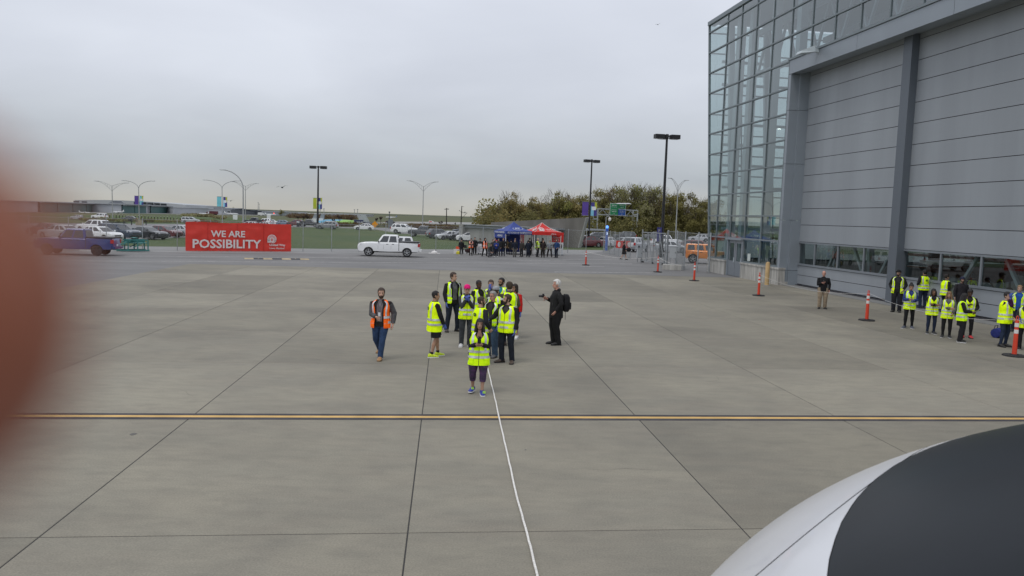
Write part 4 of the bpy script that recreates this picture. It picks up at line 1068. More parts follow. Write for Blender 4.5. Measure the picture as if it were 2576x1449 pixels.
    if st_ == 'bald':
        m = MB(); shell(m, lambda z, t: t > 1.5 and -.07 < z < .03, .006, HM4); kid('hair', m, hairm(hc), 'all')
    if st_ == 'bun':
        m = MB(); m.ell(Hm @ Vector((0, .05, .135)), (.055, .05, .045), 10, 6); kid('hair_bun', m, hairm(hc))
    if st_ in ('long', 'bob'):
        zl = -.30 if st_ == 'long' else -.16; m = MB(); rs = []
        for i in range(7):
            t = i/6; z = lerp(.04, zl, t); w_ = lerp(.086, .105, min(1, t*1.6)) - .03*max(0, t-.8)*5*.4
            rs.append([Hm @ Vector((w_*math.sin(a), .015+(.105 if t < .6 else .10)*-math.cos(a)*(1+.05*math.sin(5*a)), z)) for a in [R(62)+(2*math.pi-2*R(62))*j/14 for j in range(15)]])
        m.rings(rs, caps=False, closed=False)
        rs2 = [[p_ for p_ in r_] for r_ in rs]
        kid('long_hair', m, hairm(hc), 'all')
        if st_ == 'long':
            for s in (-1, 1):
                m = MB(); m.tube([Hm @ Vector((s*.075, -.045, .045)), Hm @ Vector((s*.088, -.05, -.06)), Hm @ Vector((s*.095, -.055, -.17)), Hm @ Vector((s*.10, -.05, -.27))], [.022, .030, .036, .014], 8); kid('hair_strand', m, hairm(hc))
    if beard:
        m = MB(); shell(m, lambda z, t: t < 1.5 and (z < -.052 or (t > .95 and z < .0)), .007, HM4, nz=22, nth=32); kid('beard', m, hairm(beard), 'all')
    if hat:
        kind, hcx = hat; hm_ = cloth(hcx)
        if kind == 'cap':
            m = MB(); shell(m, lambda z, t: z > .045, .019, HM4)
            for s in (1,):
                rs = []
                for y, w2 in ((-.07, .075), (-.12, .068), (-.155, .05), (-.17, .02)):
                    rs.append([Hm @ Vector((x_*w2, y, .055-.012*x_*x_-(-.07-y)*-.25+dz2)) for x_, dz2 in ((-1, 0), (-.5, .006), (0, .008), (.5, .006), (1, 0), (1, -.006), (0, 0), (-1, -.006))])
                m.rings(rs)
            kid('cap', m, hm_, 60)
        if kind == 'beanie':
            m = MB(); shell(m, lambda z, t: z > .035 or (t > 1.2 and z > -.01), .018, HM4); kid('beanie', m, hm_, 'all')
        if kind == 'hood':
            m = MB(); shell(m, lambda z, t: z > .085 or t > .85, lambda z, t: .03, HM4); m.tube([Hm @ Vector((0, .03, -.12)), Hm @ Vector((0, .02, -.20))], [.10, .125], 12); kid('hood', m, hm_, 'all')
    if glasses:
        m = MB()
        for s in (-1, 1): m.tube([Hm @ Vector((s*.033+.022*math.cos(a), -.100, .002+.017*math.sin(a))) for a in [2*math.pi*j/12 for j in range(13)]], .0028, 5)
        m.bar(Hm @ Vector((-.012, -.103, .004)), Hm @ Vector((.012, -.103, .004)), .004)
        for s in (-1, 1): m.bar(Hm @ Vector((s*.055, -.098, .004)), Hm @ Vector((s*.078, .0, .004)), .004)
        kid('glasses', m, M_phone)
    root['k'] = k
    P = dict(AR=[(a*k, b_*k, c*k) for a, b_, c in AR], root=root, k=k, H=Hm, sp=sp, tz=tz)
    def world(v): return Vector(p)+Matrix.Rotation(R(yaw), 3, 'Z') @ Vector(v)
    P['w'] = world
    return P
def held(name, label, cat, P, v, m, mt, rz=0, smooth=False, parts=None):
    t = thing(name, label, cat, P['w'](v), P['root'].rotation_euler.z+rz)
    for nm, mb, mt2 in [(None, m, mt)]+(parts or []):
        mb.obj(nm or 'body', mt2, t, smooth)
    return t
def phone_thing(P, v, label, sz=(.075, .010, .145)):
    t = thing('phone', label, 'phone', P['w'](v), P['root'].rotation_euler.z)
    m = MB(); m.box((0, 0, 0), sz); m.obj('case', M_phone, t)
    m = MB(); m.box((-.02, -sz[1]/2-.001, sz[2]*.36), (.012, .003, .012)); m.obj('lens', M_chrome, t)
    m = MB(); m.box((0, sz[1]/2+.001, 0), (sz[0]*.9, .002, sz[2]*.85)); m.obj('screen', mat('screen_glass', (.05, .06, .08), .1), t)
    return t
def camera_thing(P, v, label):
    t = thing('camera', label, 'camera', P['w'](v), P['root'].rotation_euler.z)
    m = MB(); m.box((0, 0, 0), (.13, .06, .085)); m.box((0, 0, .055), (.05, .05, .03)); m.obj('camera_body', M_phone, t)
    m = MB(); m.tube([(0, -.03, 0), (0, -.13, 0)], .036, 12); m.obj('lens', M_trim, t, True)
    return t
DN = ((-.26, -.03, .87), (.26, -.03, .87)); PK = ((-.225, -.10, .96), (.225, -.10, .96))
FD = ((.06, -.24, 1.15), (-.06, -.25, 1.17)); CH = ((-.05, -.25, 1.20), (.05, -.25, 1.20))
JEAN, DJEAN, BLK, CHAR = (.028, .045, .085), (.018, .024, .038), (.016, .016, .018), (.05, .052, .055)
GA = 'people in hi-vis vests talking in the middle of the apron'
# 1 man in the orange vest
P = person(at(956, 904), 1.82, -4, 'walking bearded man in an open orange vest, blue jeans and tan boots', LIGHT, arms=((-.06, -.24, 1.08), (.30, .02, .90)), feet=((-.07, .30, .12), (.03, -.12, 0)), toes=(-8, 4),
           hair=('short', H_BRN), beard=H_BRN, top=(.022, .020, .020), sleeve=(.085, .085, .09), inner=(.16, .14, .15), legs=(.030, .058, .125), vest=OV, vopen=25, vhem=.80, shoe=(.36, .20, .09), sole=(.2, .13, .07), hyaw=12, group=None)
m = MB(); m.box((0, 0, 0), (.06, .006, .10)); o = put('badge', m.mesh('badge', mat('badge_white', (.7, .7, .7), .4)), P['root'], (.0, -.165, 1.17))
m = MB(); m.tube([(-.06, -.12, 1.5), (-.02, -.155, 1.32), (0, -.165, 1.22), (.02, -.155, 1.32), (.06, -.12, 1.5)], .004, 5); m.obj('lanyard', M_phone, P['root'])
# 2 young man in shorts
P = person(at(1091, 898), 1.74, 112, 'dark haired man in black shorts, yellow vest and neon trainers, seen side on', TAN, arms=((-.20, -.20, .88), (.24, -.12, .86)), feet=((-.10, .10, 0), (.10, -.14, 0)), toes=(0, 14),
           hair=('buzz', H_BLK), top=BLK, inner=(.03, .12, .4), legs=(.018, .018, .021), legstyle='shorts', vest=YV, vhem=.70, shoe=(.62, .78, .03), sole=(.75, .75, .7), gloves=(1, 1), socks=BLK, hyaw=-6, vlogo=True, group=GA)
# 3 tall man
P = person(at(1136, 834), 1.89, 34, 'tallest man of the group, long dark hair, open yellow vest over a black jacket', LIGHT, arms=((-.25, -.08, .88), (.28, .0, .88)), feet=((-.15, .04, 0), (.17, -.04, 0)), toes=(-25, 35),
           hair=('short', H_BRN), top=BLK, inner=(.10, .10, .105), legs=DJEAN, vest=YV, vopen=30, vhem=.86, shoe=(.06, .05, .045), gloves=(1, 1), hyaw=28, hood=True, group=GA)
# 4 pink cap
P = person(at(1171, 872), 1.76, 8, 'woman in a bright pink cap holding both gloved hands to her mouth', LIGHT, True, arms=((-.035, -.21, 1.36), (.035, -.21, 1.34)), feet=((-.12, .03, 0), (.10, 0, 0)), hair=('short', H_BRN), hat=('cap', (.62, .012, .16)),
           top=CHAR, legs=(.045, .05, .055), vest=YV, vhem=.80, shoe=(.6, .6, .6), sole=(.7, .7, .7), gloves=(1, 1), htilt=8, hood=True, palms=((.8, .3, 0), (-.8, .3, 0)), curl=.9, group=GA)
# 5..8 rear row
person(at(1200, 848), 1.75, 48, 'dark skinned man in a black jacket and vest behind the woman in the pink cap', DARKB, hair=('buzz', H_BLK), top=BLK, legs=BLK, vest=YV, vopen=16, hood=True, group=GA)
person(at(1231, 846), 1.75, -4, 'brown haired man covering his mouth with a blue glove', LIGHT, arms=((-.02, -.17, 1.47), (.26, -.03, .9)), hair=('short', H_BRN), top=(.10, .10, .105), legs=DJEAN, vest=YV, gloves=(1, 1), curl=.5, palms=((.2, .9, 0), None), htilt=4, group=GA)
person(at(1258, 842), 1.79, -34, 'bearded man with glasses and a teal jacket under his yellow vest', TAN, hair=('short', H_BLK), beard=H_BLK, glasses=True, top=(.01, .20, .27), legs=DJEAN, vest=YV, vopen=14, hyaw=-10, group=GA)
person(at(1243, 872), 1.72, 150, 'person in a grey cap turned away, between the older man and the man in teal', LIGHT, hair=('short', H_BRN), hat=('cap', (.30, .31, .33)), top=(.45, .45, .45), sleeve=BLK, legs=DJEAN, vest=YV, hyaw=0, group=GA)
# 9 older man
person(at(1236, 898), 1.74, -34, 'older grey haired man with glasses and a black jacket, facing the bearded men', RUDDY, arms=((-.24, -.16, .95), (.25, -.1, .88)), hair=('short', H_GREY), glasses=True, top=(.02, .018, .018), inner=(.04, .035, .035), legs=(.05, .085, .14), legstyle='loose', vest=YV, vopen=24, vhem=.86, gloves=(1, 1), shoe=(.12, .12, .13), fat=1.12, hyaw=-8, group=GA)
# 10 bearded man from behind
person(at(1205, 917), 1.71, 128, 'balding bearded man seen from behind with a dark round emblem on his vest', LIGHT, arms=((-.22, -.15, .95), (.22, -.22, .98)), hair=('buzz', H_BRN), beard=H_BRN, top=(.018, .02, .026), legs=DJEAN, vest=YV, vhem=.74, vlogo=True, hyaw=-18, group=GA)
# 11 man at the right front
person(at(1273, 913), 1.75, -26, 'bearded man in dark trousers and brown boots stretching a gloved hand to the left', LIGHT, arms=((-.42, -.24, 1.10), (.25, -.06, .88)), feet=((-.13, .0, 0), (.15, .03, 0)), toes=(-38, 20),
       hair=('short', H_BRN), beard=H_BRN, top=(.018, .018, .02), inner=(.05, .045, .042), legs=(.016, .02, .03), vest=YV, vhem=.80, gloves=(1, 1), shoe=(.085, .06, .045), hyaw=-50, hood=(.03, .028, .026), group=GA)
# 12, 13
person(at(1277, 868), 1.83, 205, 'man in a brown beanie and olive jacket seen from behind', LIGHT, arms=((-.22, -.16, .95), (.25, -.08, .88)), hair=('short', H_BRN), hat=('beanie', (.055, .042, .03)), top=(.085, .075, .05), legs=DJEAN, vest=YV, vhem=.84, hood=True, shoe=(.05, .03, .025), group=GA)
person(at(1292, 851), 1.67, -28, 'woman in a bright red padded jacket half hidden behind the group', TAN, True, arms=((-.25, -.03, .9), (.255, -.06, .84)), hair=('bob', H_DKB), glasses=True, top=(.52, .018, .015), legs=BLK, legstyle='capri', shoe=(.7, .7, .7), sole=(.7, .7, .7), gloves=(0, 1), hyaw=-20, group=GA)
# 14 woman with the phone
galaxy = mat('galaxy_print', (.014, .014, .036), .6, var=.5, vs=14, c2=(.075, .028, .10), detail=6)
P = person(at(1202, 990), 1.58, 2, 'woman with long black hair walking towards the aircraft, filming with a phone', (.40, .235, .165), True, arms=((-.060, -.245, 1.195), (.060, -.245, 1.195)), feet=((-.125, .12, .03), (.095, -.12, 0)), toes=(-18, 8),
           hair=('long', H_BLK), top=(.016, .016, .018), inner=(.25, .14, .10), legs=galaxy, legstyle='capri', vest=YV, vhem=.70, shoe=(.025, .045, .28), sole=(.7, .72, .75), fat=1.28, legw=1.22, elbows=((-.32, .35, -1), (.32, .35, -1)), palms=((.5, .8, .2), (-.5, .8, .2)), curl=.7)
for i, s in enumerate((-1, 1)):
    m = MB()
    for q in range(3): m.bar((s*.1-.03*1+(-.012 if s < 0 else .03), (.12 if s < 0 else -.12)-.06-.03*q, (.03 if s < 0 else 0)+.085-.010*q), (s*.1+.03+(-.012 if s < 0 else .03), (.12 if s < 0 else -.12)-.06-.03*q, (.03 if s < 0 else 0)+.085-.010*q), .012, .01)
    m.obj('shoe_laces', mat('lace_green', (.45, .8, .08), .7), P['root'])
k = P['k']; phone_thing(P, (0, -.345*k, 1.31*k), 'black phone held upright by the woman walking in front')
for z in (.78, .95, 1.05, 1.17):
    m = MB(); m.ell((0, -.168*k*1.08, z*k), (.012, .008, .012), 8, 4); m.obj('button', M_trim, P['root'])
# 15 white haired man with camera and backpack
P = person(at(1396, 867), 1.92, -80, 'tall white haired man in black clothes with a backpack, facing left', RUDDY, arms=((-.20, -.22, 1.22), (.24, -.07, .93)), feet=((-.09, -.02, 0), (.10, .06, 0)), hair=('short', H_WHT), top=(.017, .017, .018), legs=(.013, .013, .014), legstyle='loose', hem=.74, fat=1.32, shoe=(.015, .015, .015), hood=True)
camera_thing(P, (-.19*P['k'], -.33*P['k'], 1.29*P['k']), 'black camera held out by the white haired man')
t = thing('backpack', 'black backpack on the back of the white haired man', 'backpack', P['w']((0, .25, 1.26)), R(-80))
m = MB(); m.rings([[(x*a, y*a*.8+.02, z) for x, y in ((-.16, -.08), (.16, -.08), (.17, .06), (.1, .14), (-.1, .14), (-.17, .06))] for a, z in ((.7, -.27), (1, -.2), (1.05, 0), (.95, .16), (.6, .24))]); m.obj('pack', cloth((.014, .014, .016)), t, 60)
m = MB(); m.rings([[(x*a, .13+y*a, z) for x, y in ((-.11, 0), (.11, 0), (.09, .05), (-.09, .05))] for a, z in ((.9, -.2), (1, -.1), (.9, .0))]); m.obj('front_pocket', cloth((.02, .02, .022)), t, 60)
for s in (-1, 1):
    m = MB(); m.tube([(s*.11, -.06, .2), (s*.12, -.2, .27), (s*.13, -.40, .12), (s*.13, -.40, -.1), (s*.13, -.1, -.22)], .018, 6); m.obj('strap', M_trim, t)
m = MB(); m.tube([(.1, 0, -.27), (.12, 0, -.5)], .008, 5); m.obj('strap_end', M_trim, t)
# ---- right hand group
GB = 'people in hi-vis vests waiting along the hangar doors'
P = person(at(2067, 776.5), 1.73, -14, 'bald man in a black jacket and beige trousers holding a camera to his chest', RUDDY, arms=((-.08, -.22, 1.22), (.27, -.02, .88)), feet=((-.12, -.02, 0), (.13, .02, 0)), hair=('bald', H_GREY), top=(.014, .014, .016), inner=(.018, .018, .02), legs=(.30, .235, .165), legstyle='loose', fat=1.18, shoe=(.03, .025, .022), hyaw=-8, hem=.82)
camera_thing(P, (-.03, -.27, 1.30), 'small camera in the raised hand of the bald man')
person(at(2254, 785), 1.90, -32, 'man in a black cap with open vest, hands in pockets, by the door post', LIGHT, arms=PK, hair=('short', H_BRN), hat=('cap', BLK), beard=H_DKB, top=BLK, inner=(.03, .03, .03), legs=(.02, .02, .026), legstyle='loose', vest=YV, vopen=26, hyaw=-20, group=GB)
P = person(at(2284, 826), 1.70, -14, 'woman with a high black bun, navy sleeves and black leggings', TAN, True, arms=((-.08, -.26, 1.16), (.08, -.26, 1.12)), feet=((-.13, -.02, 0), (.14, .05, 0)), toes=(-40, 5), hair=('bun', H_BLK), top=(.03, .05, .19), legs=BLK, legstyle='slim', vest=YV, vhem=.76, gloves=(0, 1), shoe=(.08, .09, .12), sole=(.5, .5, .5), htilt=10, group=GB)
phone_thing(P, (-.06, -.38, 1.22), 'dark phone in the hands of the woman with the bun', (.075, .14, .012))
person(at(2320, 777.5), 1.86, 186, 'man seen from behind at the windows with a round emblem on his vest', LIGHT, arms=((-.10, -.2, 1.3), (.25, -.1, 1.1)), hair=('short', H_BLK), top=BLK, legs=(.02, .03, .06), vest=YV, vhem=.86, vlogo=True, hood=True, group=GB)
person(at(2374, 788), 1.78, 96, 'man in profile facing right between two people with backs turned', LIGHT, hair=('short', H_DKB), top=BLK, legs=DJEAN, vest=YV, vhem=.82, hood=True, group=GB)
person(at(2413, 798), 1.76, -8, 'man in a navy beanie and dark coat without a vest', LIGHT, hair=('short', H_BRN), hat=('beanie', (.02, .022, .05)), beard=H_BRN, top=(.022, .02, .024), legs=BLK, glasses=True, hem=.72, group=GB)
person(at(2441, 790), 1.84, 158, 'man with black hood seen from behind near the right windows, emblem on his vest', LIGHT, hair=('short', H_DKB), top=BLK, legs=BLK, vest=YV, vhem=.80, vlogo=True, hood=True, group=GB)
person(at(2340, 839.5), 1.63, -12, 'woman with long black hair and folded arms, blue jeans', BROWN, True, arms=FD, hair=('long', H_BLK), top=BLK, legs=(.02, .03, .06), legstyle='slim', vest=YV, vhem=.74, shoe=(.03, .03, .03), sole=(.5, .5, .5), group=GB)
person(at(2379, 849), 1.62, -28, 'woman with long light brown hair and grey sleeves, one arm across', TAN, True, arms=((.08, -.24, 1.14), (.16, -.2, .95)), hair=('long', (.20, .12, .06)), top=(.11, .115, .115), legs=BLK, legstyle='slim', vest=YV, vhem=.74, shoe=(.03, .03, .03), sole=(.5, .5, .5), group=GB)
P = person(at(2414, 860.5), 1.66, 62, 'dark haired woman in a black coat below her vest, reading a tablet', BROWN, True, arms=((-.06, -.30, 1.10), (.10, -.30, 1.10)), hair=('long', H_BLK), top=BLK, legs=BLK, legstyle='loose', vest=YV, vhem=.78, hem=.60, shoe=(.02, .02, .02), sole=(.65, .65, .65), htilt=12, group=GB)
t = thing('tablet', 'thin grey tablet in the hands of the woman in the black coat', 'tablet', P['w']((.02, -.42, 1.08)), R(62))
m = MB(); m.box((0, 0, 0), (.2, .27, .01), (R(-25), 0, 0)); m.obj('case', mat('tablet_grey', (.12, .12, .13), .4), t)
m = MB(); m.box((0, .004, .007), (.18, .24, .004), (R(-25), 0, 0)); m.obj('screen', mat('screen_glass', (.05, .06, .08), .1), t)
person(at(2431, 850), 1.72, -22, 'person in black with red shoes half hidden behind the woman with the tablet', DARKB, True, arms=((-.06, -.24, 1.2), (.2, -.2, 1.0)), hair=('short', H_BLK), top=BLK, legs=BLK, legstyle='slim', vest=YV, vhem=.8, shoe=(.6, .04, .05), htilt=8, group=GB)
person(at(2522, 872), 1.80, 24, 'person with a purple sleeve raising a hand to the head, blue jeans', LIGHT, True, arms=((-.02, -.14, 1.56), (.24, -.1, .95)), hair=('short', H_BLK), top=(.055, .012, .06), legs=(.022, .034, .065), legstyle='slim', vest=YV, vhem=.76, gloves=(1, 0), shoe=(.03, .022, .02), group=GB)
person(at(2556, 834), 1.76, -34, 'blonde man in a bright blue jacket under his vest at the right edge', LIGHT, arms=((-.2, -.24, 1.0), (.2, -.24, 1.0)), hair=('short', H_BLD), top=(.02, .09, .35), legs=DJEAN, vest=YV, vopen=18, vhem=.80, gloves=(1, 1), group=GB)
person(at(2573, 881), 1.68, -48, 'person cut by the right picture edge behind the nearest traffic post', LIGHT, True, arms=((-.1, -.28, 1.05), (.15, -.28, 1.05)), hair=('bun', H_BRN), top=(.03, .035, .04), legs=BLK, vest=YV, vhem=.76, gloves=(1, 1), shoe=(.03, .03, .03), sole=(.5, .5, .5), group=GB)
# ================================================================ street furniture, fence, banner, tents
def C1(x, y, o=(100, 640), s=3.22): return ((o[0]+x/s)/1.59, (o[1]+y/s)/1.59)
def C2(x, y): return C1(x, y, (700, 640))
def C3(x, y): return C1(x, y, (1300, 640))
def C4(x, y): return C1(x, y, (1780, 680), 3.9167)
def C5(x, y): return C1(x, y, (2250, 480), 2.2286)
def C6(x, y): return C1(x, y, (2380, 900), 5.3667)
def C7(x, y): return C1(x, y, (1780, 900), 5.3667)
M_galv = mat('galvanised_steel', (.33, .35, .36), .5, metal=.4, var=.1, vs=2)
M_pole = mat('lamp_pole_grey', (.36, .37, .37), .5, metal=.3)
M_bpole = mat('black_pole', (.018, .018, .02), .5)
M_luml = mat('lamp_lens', (.55, .56, .58), .3)
M_cord = mat('white_rope', (.72, .70, .66), .85, var=.15, vs=30)
# ---- the white pull rope on the apron
pts = []
for i, (x, y) in enumerate(((1213, 880), (1222, 905), (1228, 930), (1236, 968), (1247, 1013), (1258, 1062), (1268, 1110), (1284, 1180), (1300, 1250), (1316, 1312), (1334, 1378), (1352, 1449), (1400, 1680))):
    pts.append(at(x, y)+Vector((0, 0, .018)))
sm_ = []
for i in range(len(pts)-1):
    for k in range(6):
        t = k/6; p = pts[i].lerp(pts[i+1], t); p.x += .004*math.sin(i*2.1+t*4.0); sm_.append(p)
m = MB(); m.tube(sm_, .0145, 8); tag(m.obj('pull_rope', M_cord, None, True), 'thick white pull rope lying along the apron towards the aircraft', 'rope')
# ---- traffic posts
M_or = mat('traffic_orange_red', (.62, .045, .012), .55, var=.08, vs=3); M_rub = mat('black_rubber', (.03, .03, .032), .8); M_tw = mat('retro_white', (.72, .70, .68), .5)
def make_post():
    t = thing('traffic_post', 'x', 'traffic post', (0, 0, 0))
    m = MB(); m.prism([(.33*math.cos(a), .33*math.sin(a)) for a in [math.pi/8+math.pi*i/4 for i in range(8)]], .001, .045); m.prism([(.12*math.cos(a), .12*math.sin(a)) for a in [math.pi*i/6 for i in range(12)]], .045, .07); m.obj('rubber_base', M_rub, t)
    m = MB(); m.tube([(0, 0, .05), (0, 0, .1), (0, 0, 1.06), (0, 0, 1.10)], [.075, .068, .055, .04], 16); m.obj('tube', M_or, t, 40)
    for z in (.70, .90):
        m = MB(); m.tube([(0, 0, z), (0, 0, z+.12)], [.0625, .061], 16, caps=False); m.obj('white_band', M_tw, t, 40)
    m = MB(); m.tube([(-.028, 0, 1.08), (-.034, 0, 1.15), (-.03, 0, 1.21), (0, 0, 1.235), (.03, 0, 1.21), (.034, 0, 1.15), (.028, 0, 1.08)], .014, 6); m.obj('handle_loop', M_or, t, True)
    return t
tp0 = make_post()
posts = [(2551, 896, 'nearest traffic post, cut close to the right picture edge, beside the blue bag'), (2180, 806.5, 'traffic post standing alone between the bald man and the woman with the bun'), (1908, 744, 'traffic post standing left of the tan bollard, in front of the hangar plinth'),
         (1746, 706.5, 'traffic post in front of the concrete block and grey cabinet'), (1654.5, 684.5, 'traffic post in front of the sliding gate'), (1473.5, 667, 'farthest traffic post, in front of the slim lamp post on the service road')]
tops = []
for i, (x, y, lb) in enumerate(posts):
    p = at(x, y); tops.append(p+Vector((0, 0, 1.12)))
    if i == 0: tp0.location = p; tp0['label'] = lb; tp0['group'] = 'orange traffic posts'
    else: copy_thing(tp0, p, 0.3*i, lb, 'orange traffic posts')
m = MB()
chain = [at(2760, 960)+Vector((0, 0, 1.1))]+tops[:3]+[hp(-.35, 1.3, .35)]
for a, b in zip(chain, chain[1:]):
    m.tube([a.lerp(b, t)-Vector((0, 0, .32*4*t*(1-t)*(1 if (a-b).length > 6 else .3))) for t in [i/10 for i in range(11)]], .0045, 5)
tag(m.obj('barrier_rope', M_cord, None, True), 'thin pale rope strung from traffic post to traffic post along the hangar', 'rope')
m = MB()
for a, b in zip(tops[3:5], tops[4:6]): m.tube([a.lerp(b, t)-Vector((0, 0, .3*4*t*(1-t))) for t in [i/8 for i in range(9)]], .008, 5)
tag(m.obj('barrier_rope', M_cord, None, True), 'thin pale rope between the far traffic posts by the sliding gate', 'rope')
# ---- blue duffel bag
t = thing('duffel_bag', 'blue sports bag on the ground behind the person with the purple sleeve', 'bag', at(2512, 849), R(35))
bl = cloth((.03, .04, .19))
m = MB(); m.tube([(-.3, 0, .17), (-.28, 0, .17), (0, 0, .18), (.28, 0, .17), (.3, 0, .17)], [.10, .165, .175, .165, .10], 12); m.obj('bag', bl, t, True)
for s in (-1, 1): m = MB(); m.tube([(-.13, s*.14, .2), (-.1, s*.1, .42), (.1, s*.1, .42), (.13, s*.14, .2)], .014, 6); m.obj('handle', M_trim, t)
# ---- tall black lamp posts
def black_lamp(base, top_px, head, label, rz=0, plinth=None, nb=2):
    t = thing('lamp_post', label, 'lamp post', base, rz); H = hgt(base, *top_px)
    m = MB(); m.tube([(0, 0, 0), (0, 0, H)], [.16*head, .10*head], 12); m.obj('pole', M_bpole, t, True)
    m = MB(); m.tube([(0, 0, 0), (0, 0, .35)], .28*head, 12); m.obj('pole_base', M_bpole, t)
    if plinth: m = MB(); m.box((0, 0, plinth/2), (1.1, 1.1, plinth)); m.obj('plinth', M_kerb, t)
    m = MB(); m.bar((-.95*head, 0, H-.06), (.95*head, 0, H-.06), .09*head); m.obj('arm', M_bpole, t)
    m = MB(); m.tube([(0, 0, H-.25), (0, 0, H+.14)], .15*head, 8); m.obj('cap', M_bpole, t)
    for s in ((-1, 1) if nb == 2 else (-1, -.35, 1)):
        m = MB(); y = .0 if abs(s) == 1 else .35
        m.rings([[(s*.75*head+dx*head, y+dy*head, H+z*head) for dx, dy in ((-.42, -.34), (.42, -.34), (.42, .34), (-.42, .34))] for z in (-.30, .08)]); lh = m.obj('lamp_head', M_bpole, t)
        m = MB(); m.box((s*.75*head, y, H-.31*head), (.6*head, .5*head, .03)); m.obj('lens', M_luml, lh)
    return t, H
def pole_banner(base, label, yt, yb, xl, xr, c, poleside, Y, cat='banner', multi=False):
    """street banner hung between two short rods on a lamp post"""
    a, b = atY(xl, yt, Y), atY(xr, yb, Y); w_, h_ = b.x-a.x, a.z-b.z
    t = thing('street_banner', label, cat, ((a.x+b.x)/2, Y-.02, b.z))
    m = MB(); n = 8; m.rings([[(-w_/2, .02*math.sin(i*.9), h_*i/n), (w_/2, .02*math.sin(i*.9+1), h_*i/n), (w_/2, .02*math.sin(i*.9+1)+.01, h_*i/n), (-w_/2, .02*math.sin(i*.9)+.01, h_*i/n)] for i in range(n+1)])
    m.obj('cloth', mat('banner_%d_%d_%d' % tuple(int(v*100) for v in c), c, .7), t)
    for z in (0, h_):
        m = MB(); m.bar((-w_/2-.1, .0, z), (w_/2+.1, .0, z), .04); m.obj('rod', M_galv, t)
    if multi:
        def strip(poly, cc, d): 
            m = MB(); m.rings([[(x*w_-w_/2, -.035-d, z*h_) for x, z in poly], [(x*w_-w_/2, -.03-d, z*h_) for x, z in poly]]); m.obj('print', mat('banner_%d_%d_%d' % tuple(int(v*100) for v in cc), cc, .7), t)
        strip([(.0, .0), (.5, .0), (.5, .45), (.0, .75)], (.22, .52, .68), 0)
        strip([(.55, .0), (1, .0), (1, .35), (.55, .25)], (.06, .05, .25), .0)
        strip([(.62, .5), (1, .5), (1, 1), (.62, 1)], (.46, .50, .05), .0)
        strip([(.15, .42), (.85, .42), (.85, .68), (.15, .68)], (.75, .76, .78), .008)
    return t
PUR, CYA, LIM, NVB = (.10, .055, .30), (.18, .55, .62), (.46, .52, .04), (.06, .05, .25)
b1 = at(799, 574.5); black_lamp(b1, (798.5, 419), 1.5, 'tall black lamp post with twin lamp heads on the lawn, right of the red banner')
xx = lambda f, a, b, c, d: (*f(a, b), *f(c, d))
def ban(f, x0, y0, x1, y1, c, Y, label, multi=False):
    a, b = f(x0, y0), f(x1, y1); pole_banner(None, label, a[1], b[1], a[0], b[0], c, 0, Y, multi=multi)
ban(C2, 1780, 487, 1824, 630, LIM, b1.y, 'plain lime green banner on the black lamp post on the lawn')
ban(C2, 1846, 487, 1893, 632, NVB, b1.y, 'lime and blue printed banner on the black lamp post on the lawn', True)
b2 = at(1480, 621); black_lamp(b2, (1488, 403.5), .95, 'slim black lamp post with twin lamp heads beside a purple banner', R(20), plinth=.8)
ban(C5, 178, 728, 228, 852, PUR, b2.y, 'plain purple banner left of the slim black lamp post')
ban(C5, 255, 733, 303, 855, NVB, b2.y, 'blue and lime printed banner right of the slim black lamp post', True)
b3 = at(1663, 647); black_lamp(b3, (1677.5, 341), 1.15, 'tallest black lamp post with three lamp heads behind the sliding gate', R(10), nb=3)
m = MB(); pb = atY(*C5(862, 1020), b3.y-.3)
t = thing('parking_sign', 'small blue parking sign on the tallest black lamp post', 'sign', pb); m.box((0, 0, 0), (.5, .04, 1.5)); m.obj('plate', mat('sign_blue_dark', (.05, .05, .2), .5), t); put('lettering', text_mesh('P', M_white, h=.3, ext=.004), t, (0, -.03, .4))
# ---- grey street lamps
def curved_lamp(base, top, ends, label, r=.09, split=None):
    """top: (px) where the arms leave the pole, ends: tips of the arms"""
    t = thing('street_lamp', label, 'street lamp', base); Y = base.y
    T = atY(top[0], top[1], Y)-base
    m = MB(); m.tube([(0, 0, 0), (T.x*.5, 0, T.z*.5), (T.x, 0, T.z)], [r*1.3, r, r*.8], 10); m.obj('pole', M_pole, t, True)
    m = MB(); m.tube([(0, 0, 0), (0, 0, .3)], r*2, 10); m.obj('pole_base', M_pole, t)
    for ex, ey in ends:
        E_ = atY(ex, ey, Y)-base; m = MB(); pts = []
        for i in range(11):
            q = i/10; pts.append((T.x+(E_.x-T.x)*(1-math.cos(q*math.pi/2)), 0, T.z+(E_.z-T.z)*math.sin(q*math.pi/2)))
        m.tube(pts, [r*.7]*10+[r*.5], 8); m.obj('arm', M_pole, t, True)
        s = 1 if E_.x > T.x else -1; m = MB()
        m.rings([[(E_.x-s*.55+s*u, v*wv, E_.z-.02+zz) for v, zz in ((-1, -.05), (1, -.05), (.7, .07), (-.7, .07))] for u, wv in ((0, .10), (.25, .17), (.8, .15), (.95, .06))]); lh = m.obj('lamp_head', M_pole, t)
        m = MB(); m.box((E_.x-s*.05, 0, E_.z-.085), (.5, .2, .03)); m.obj('lens', M_luml, lh)
    return t
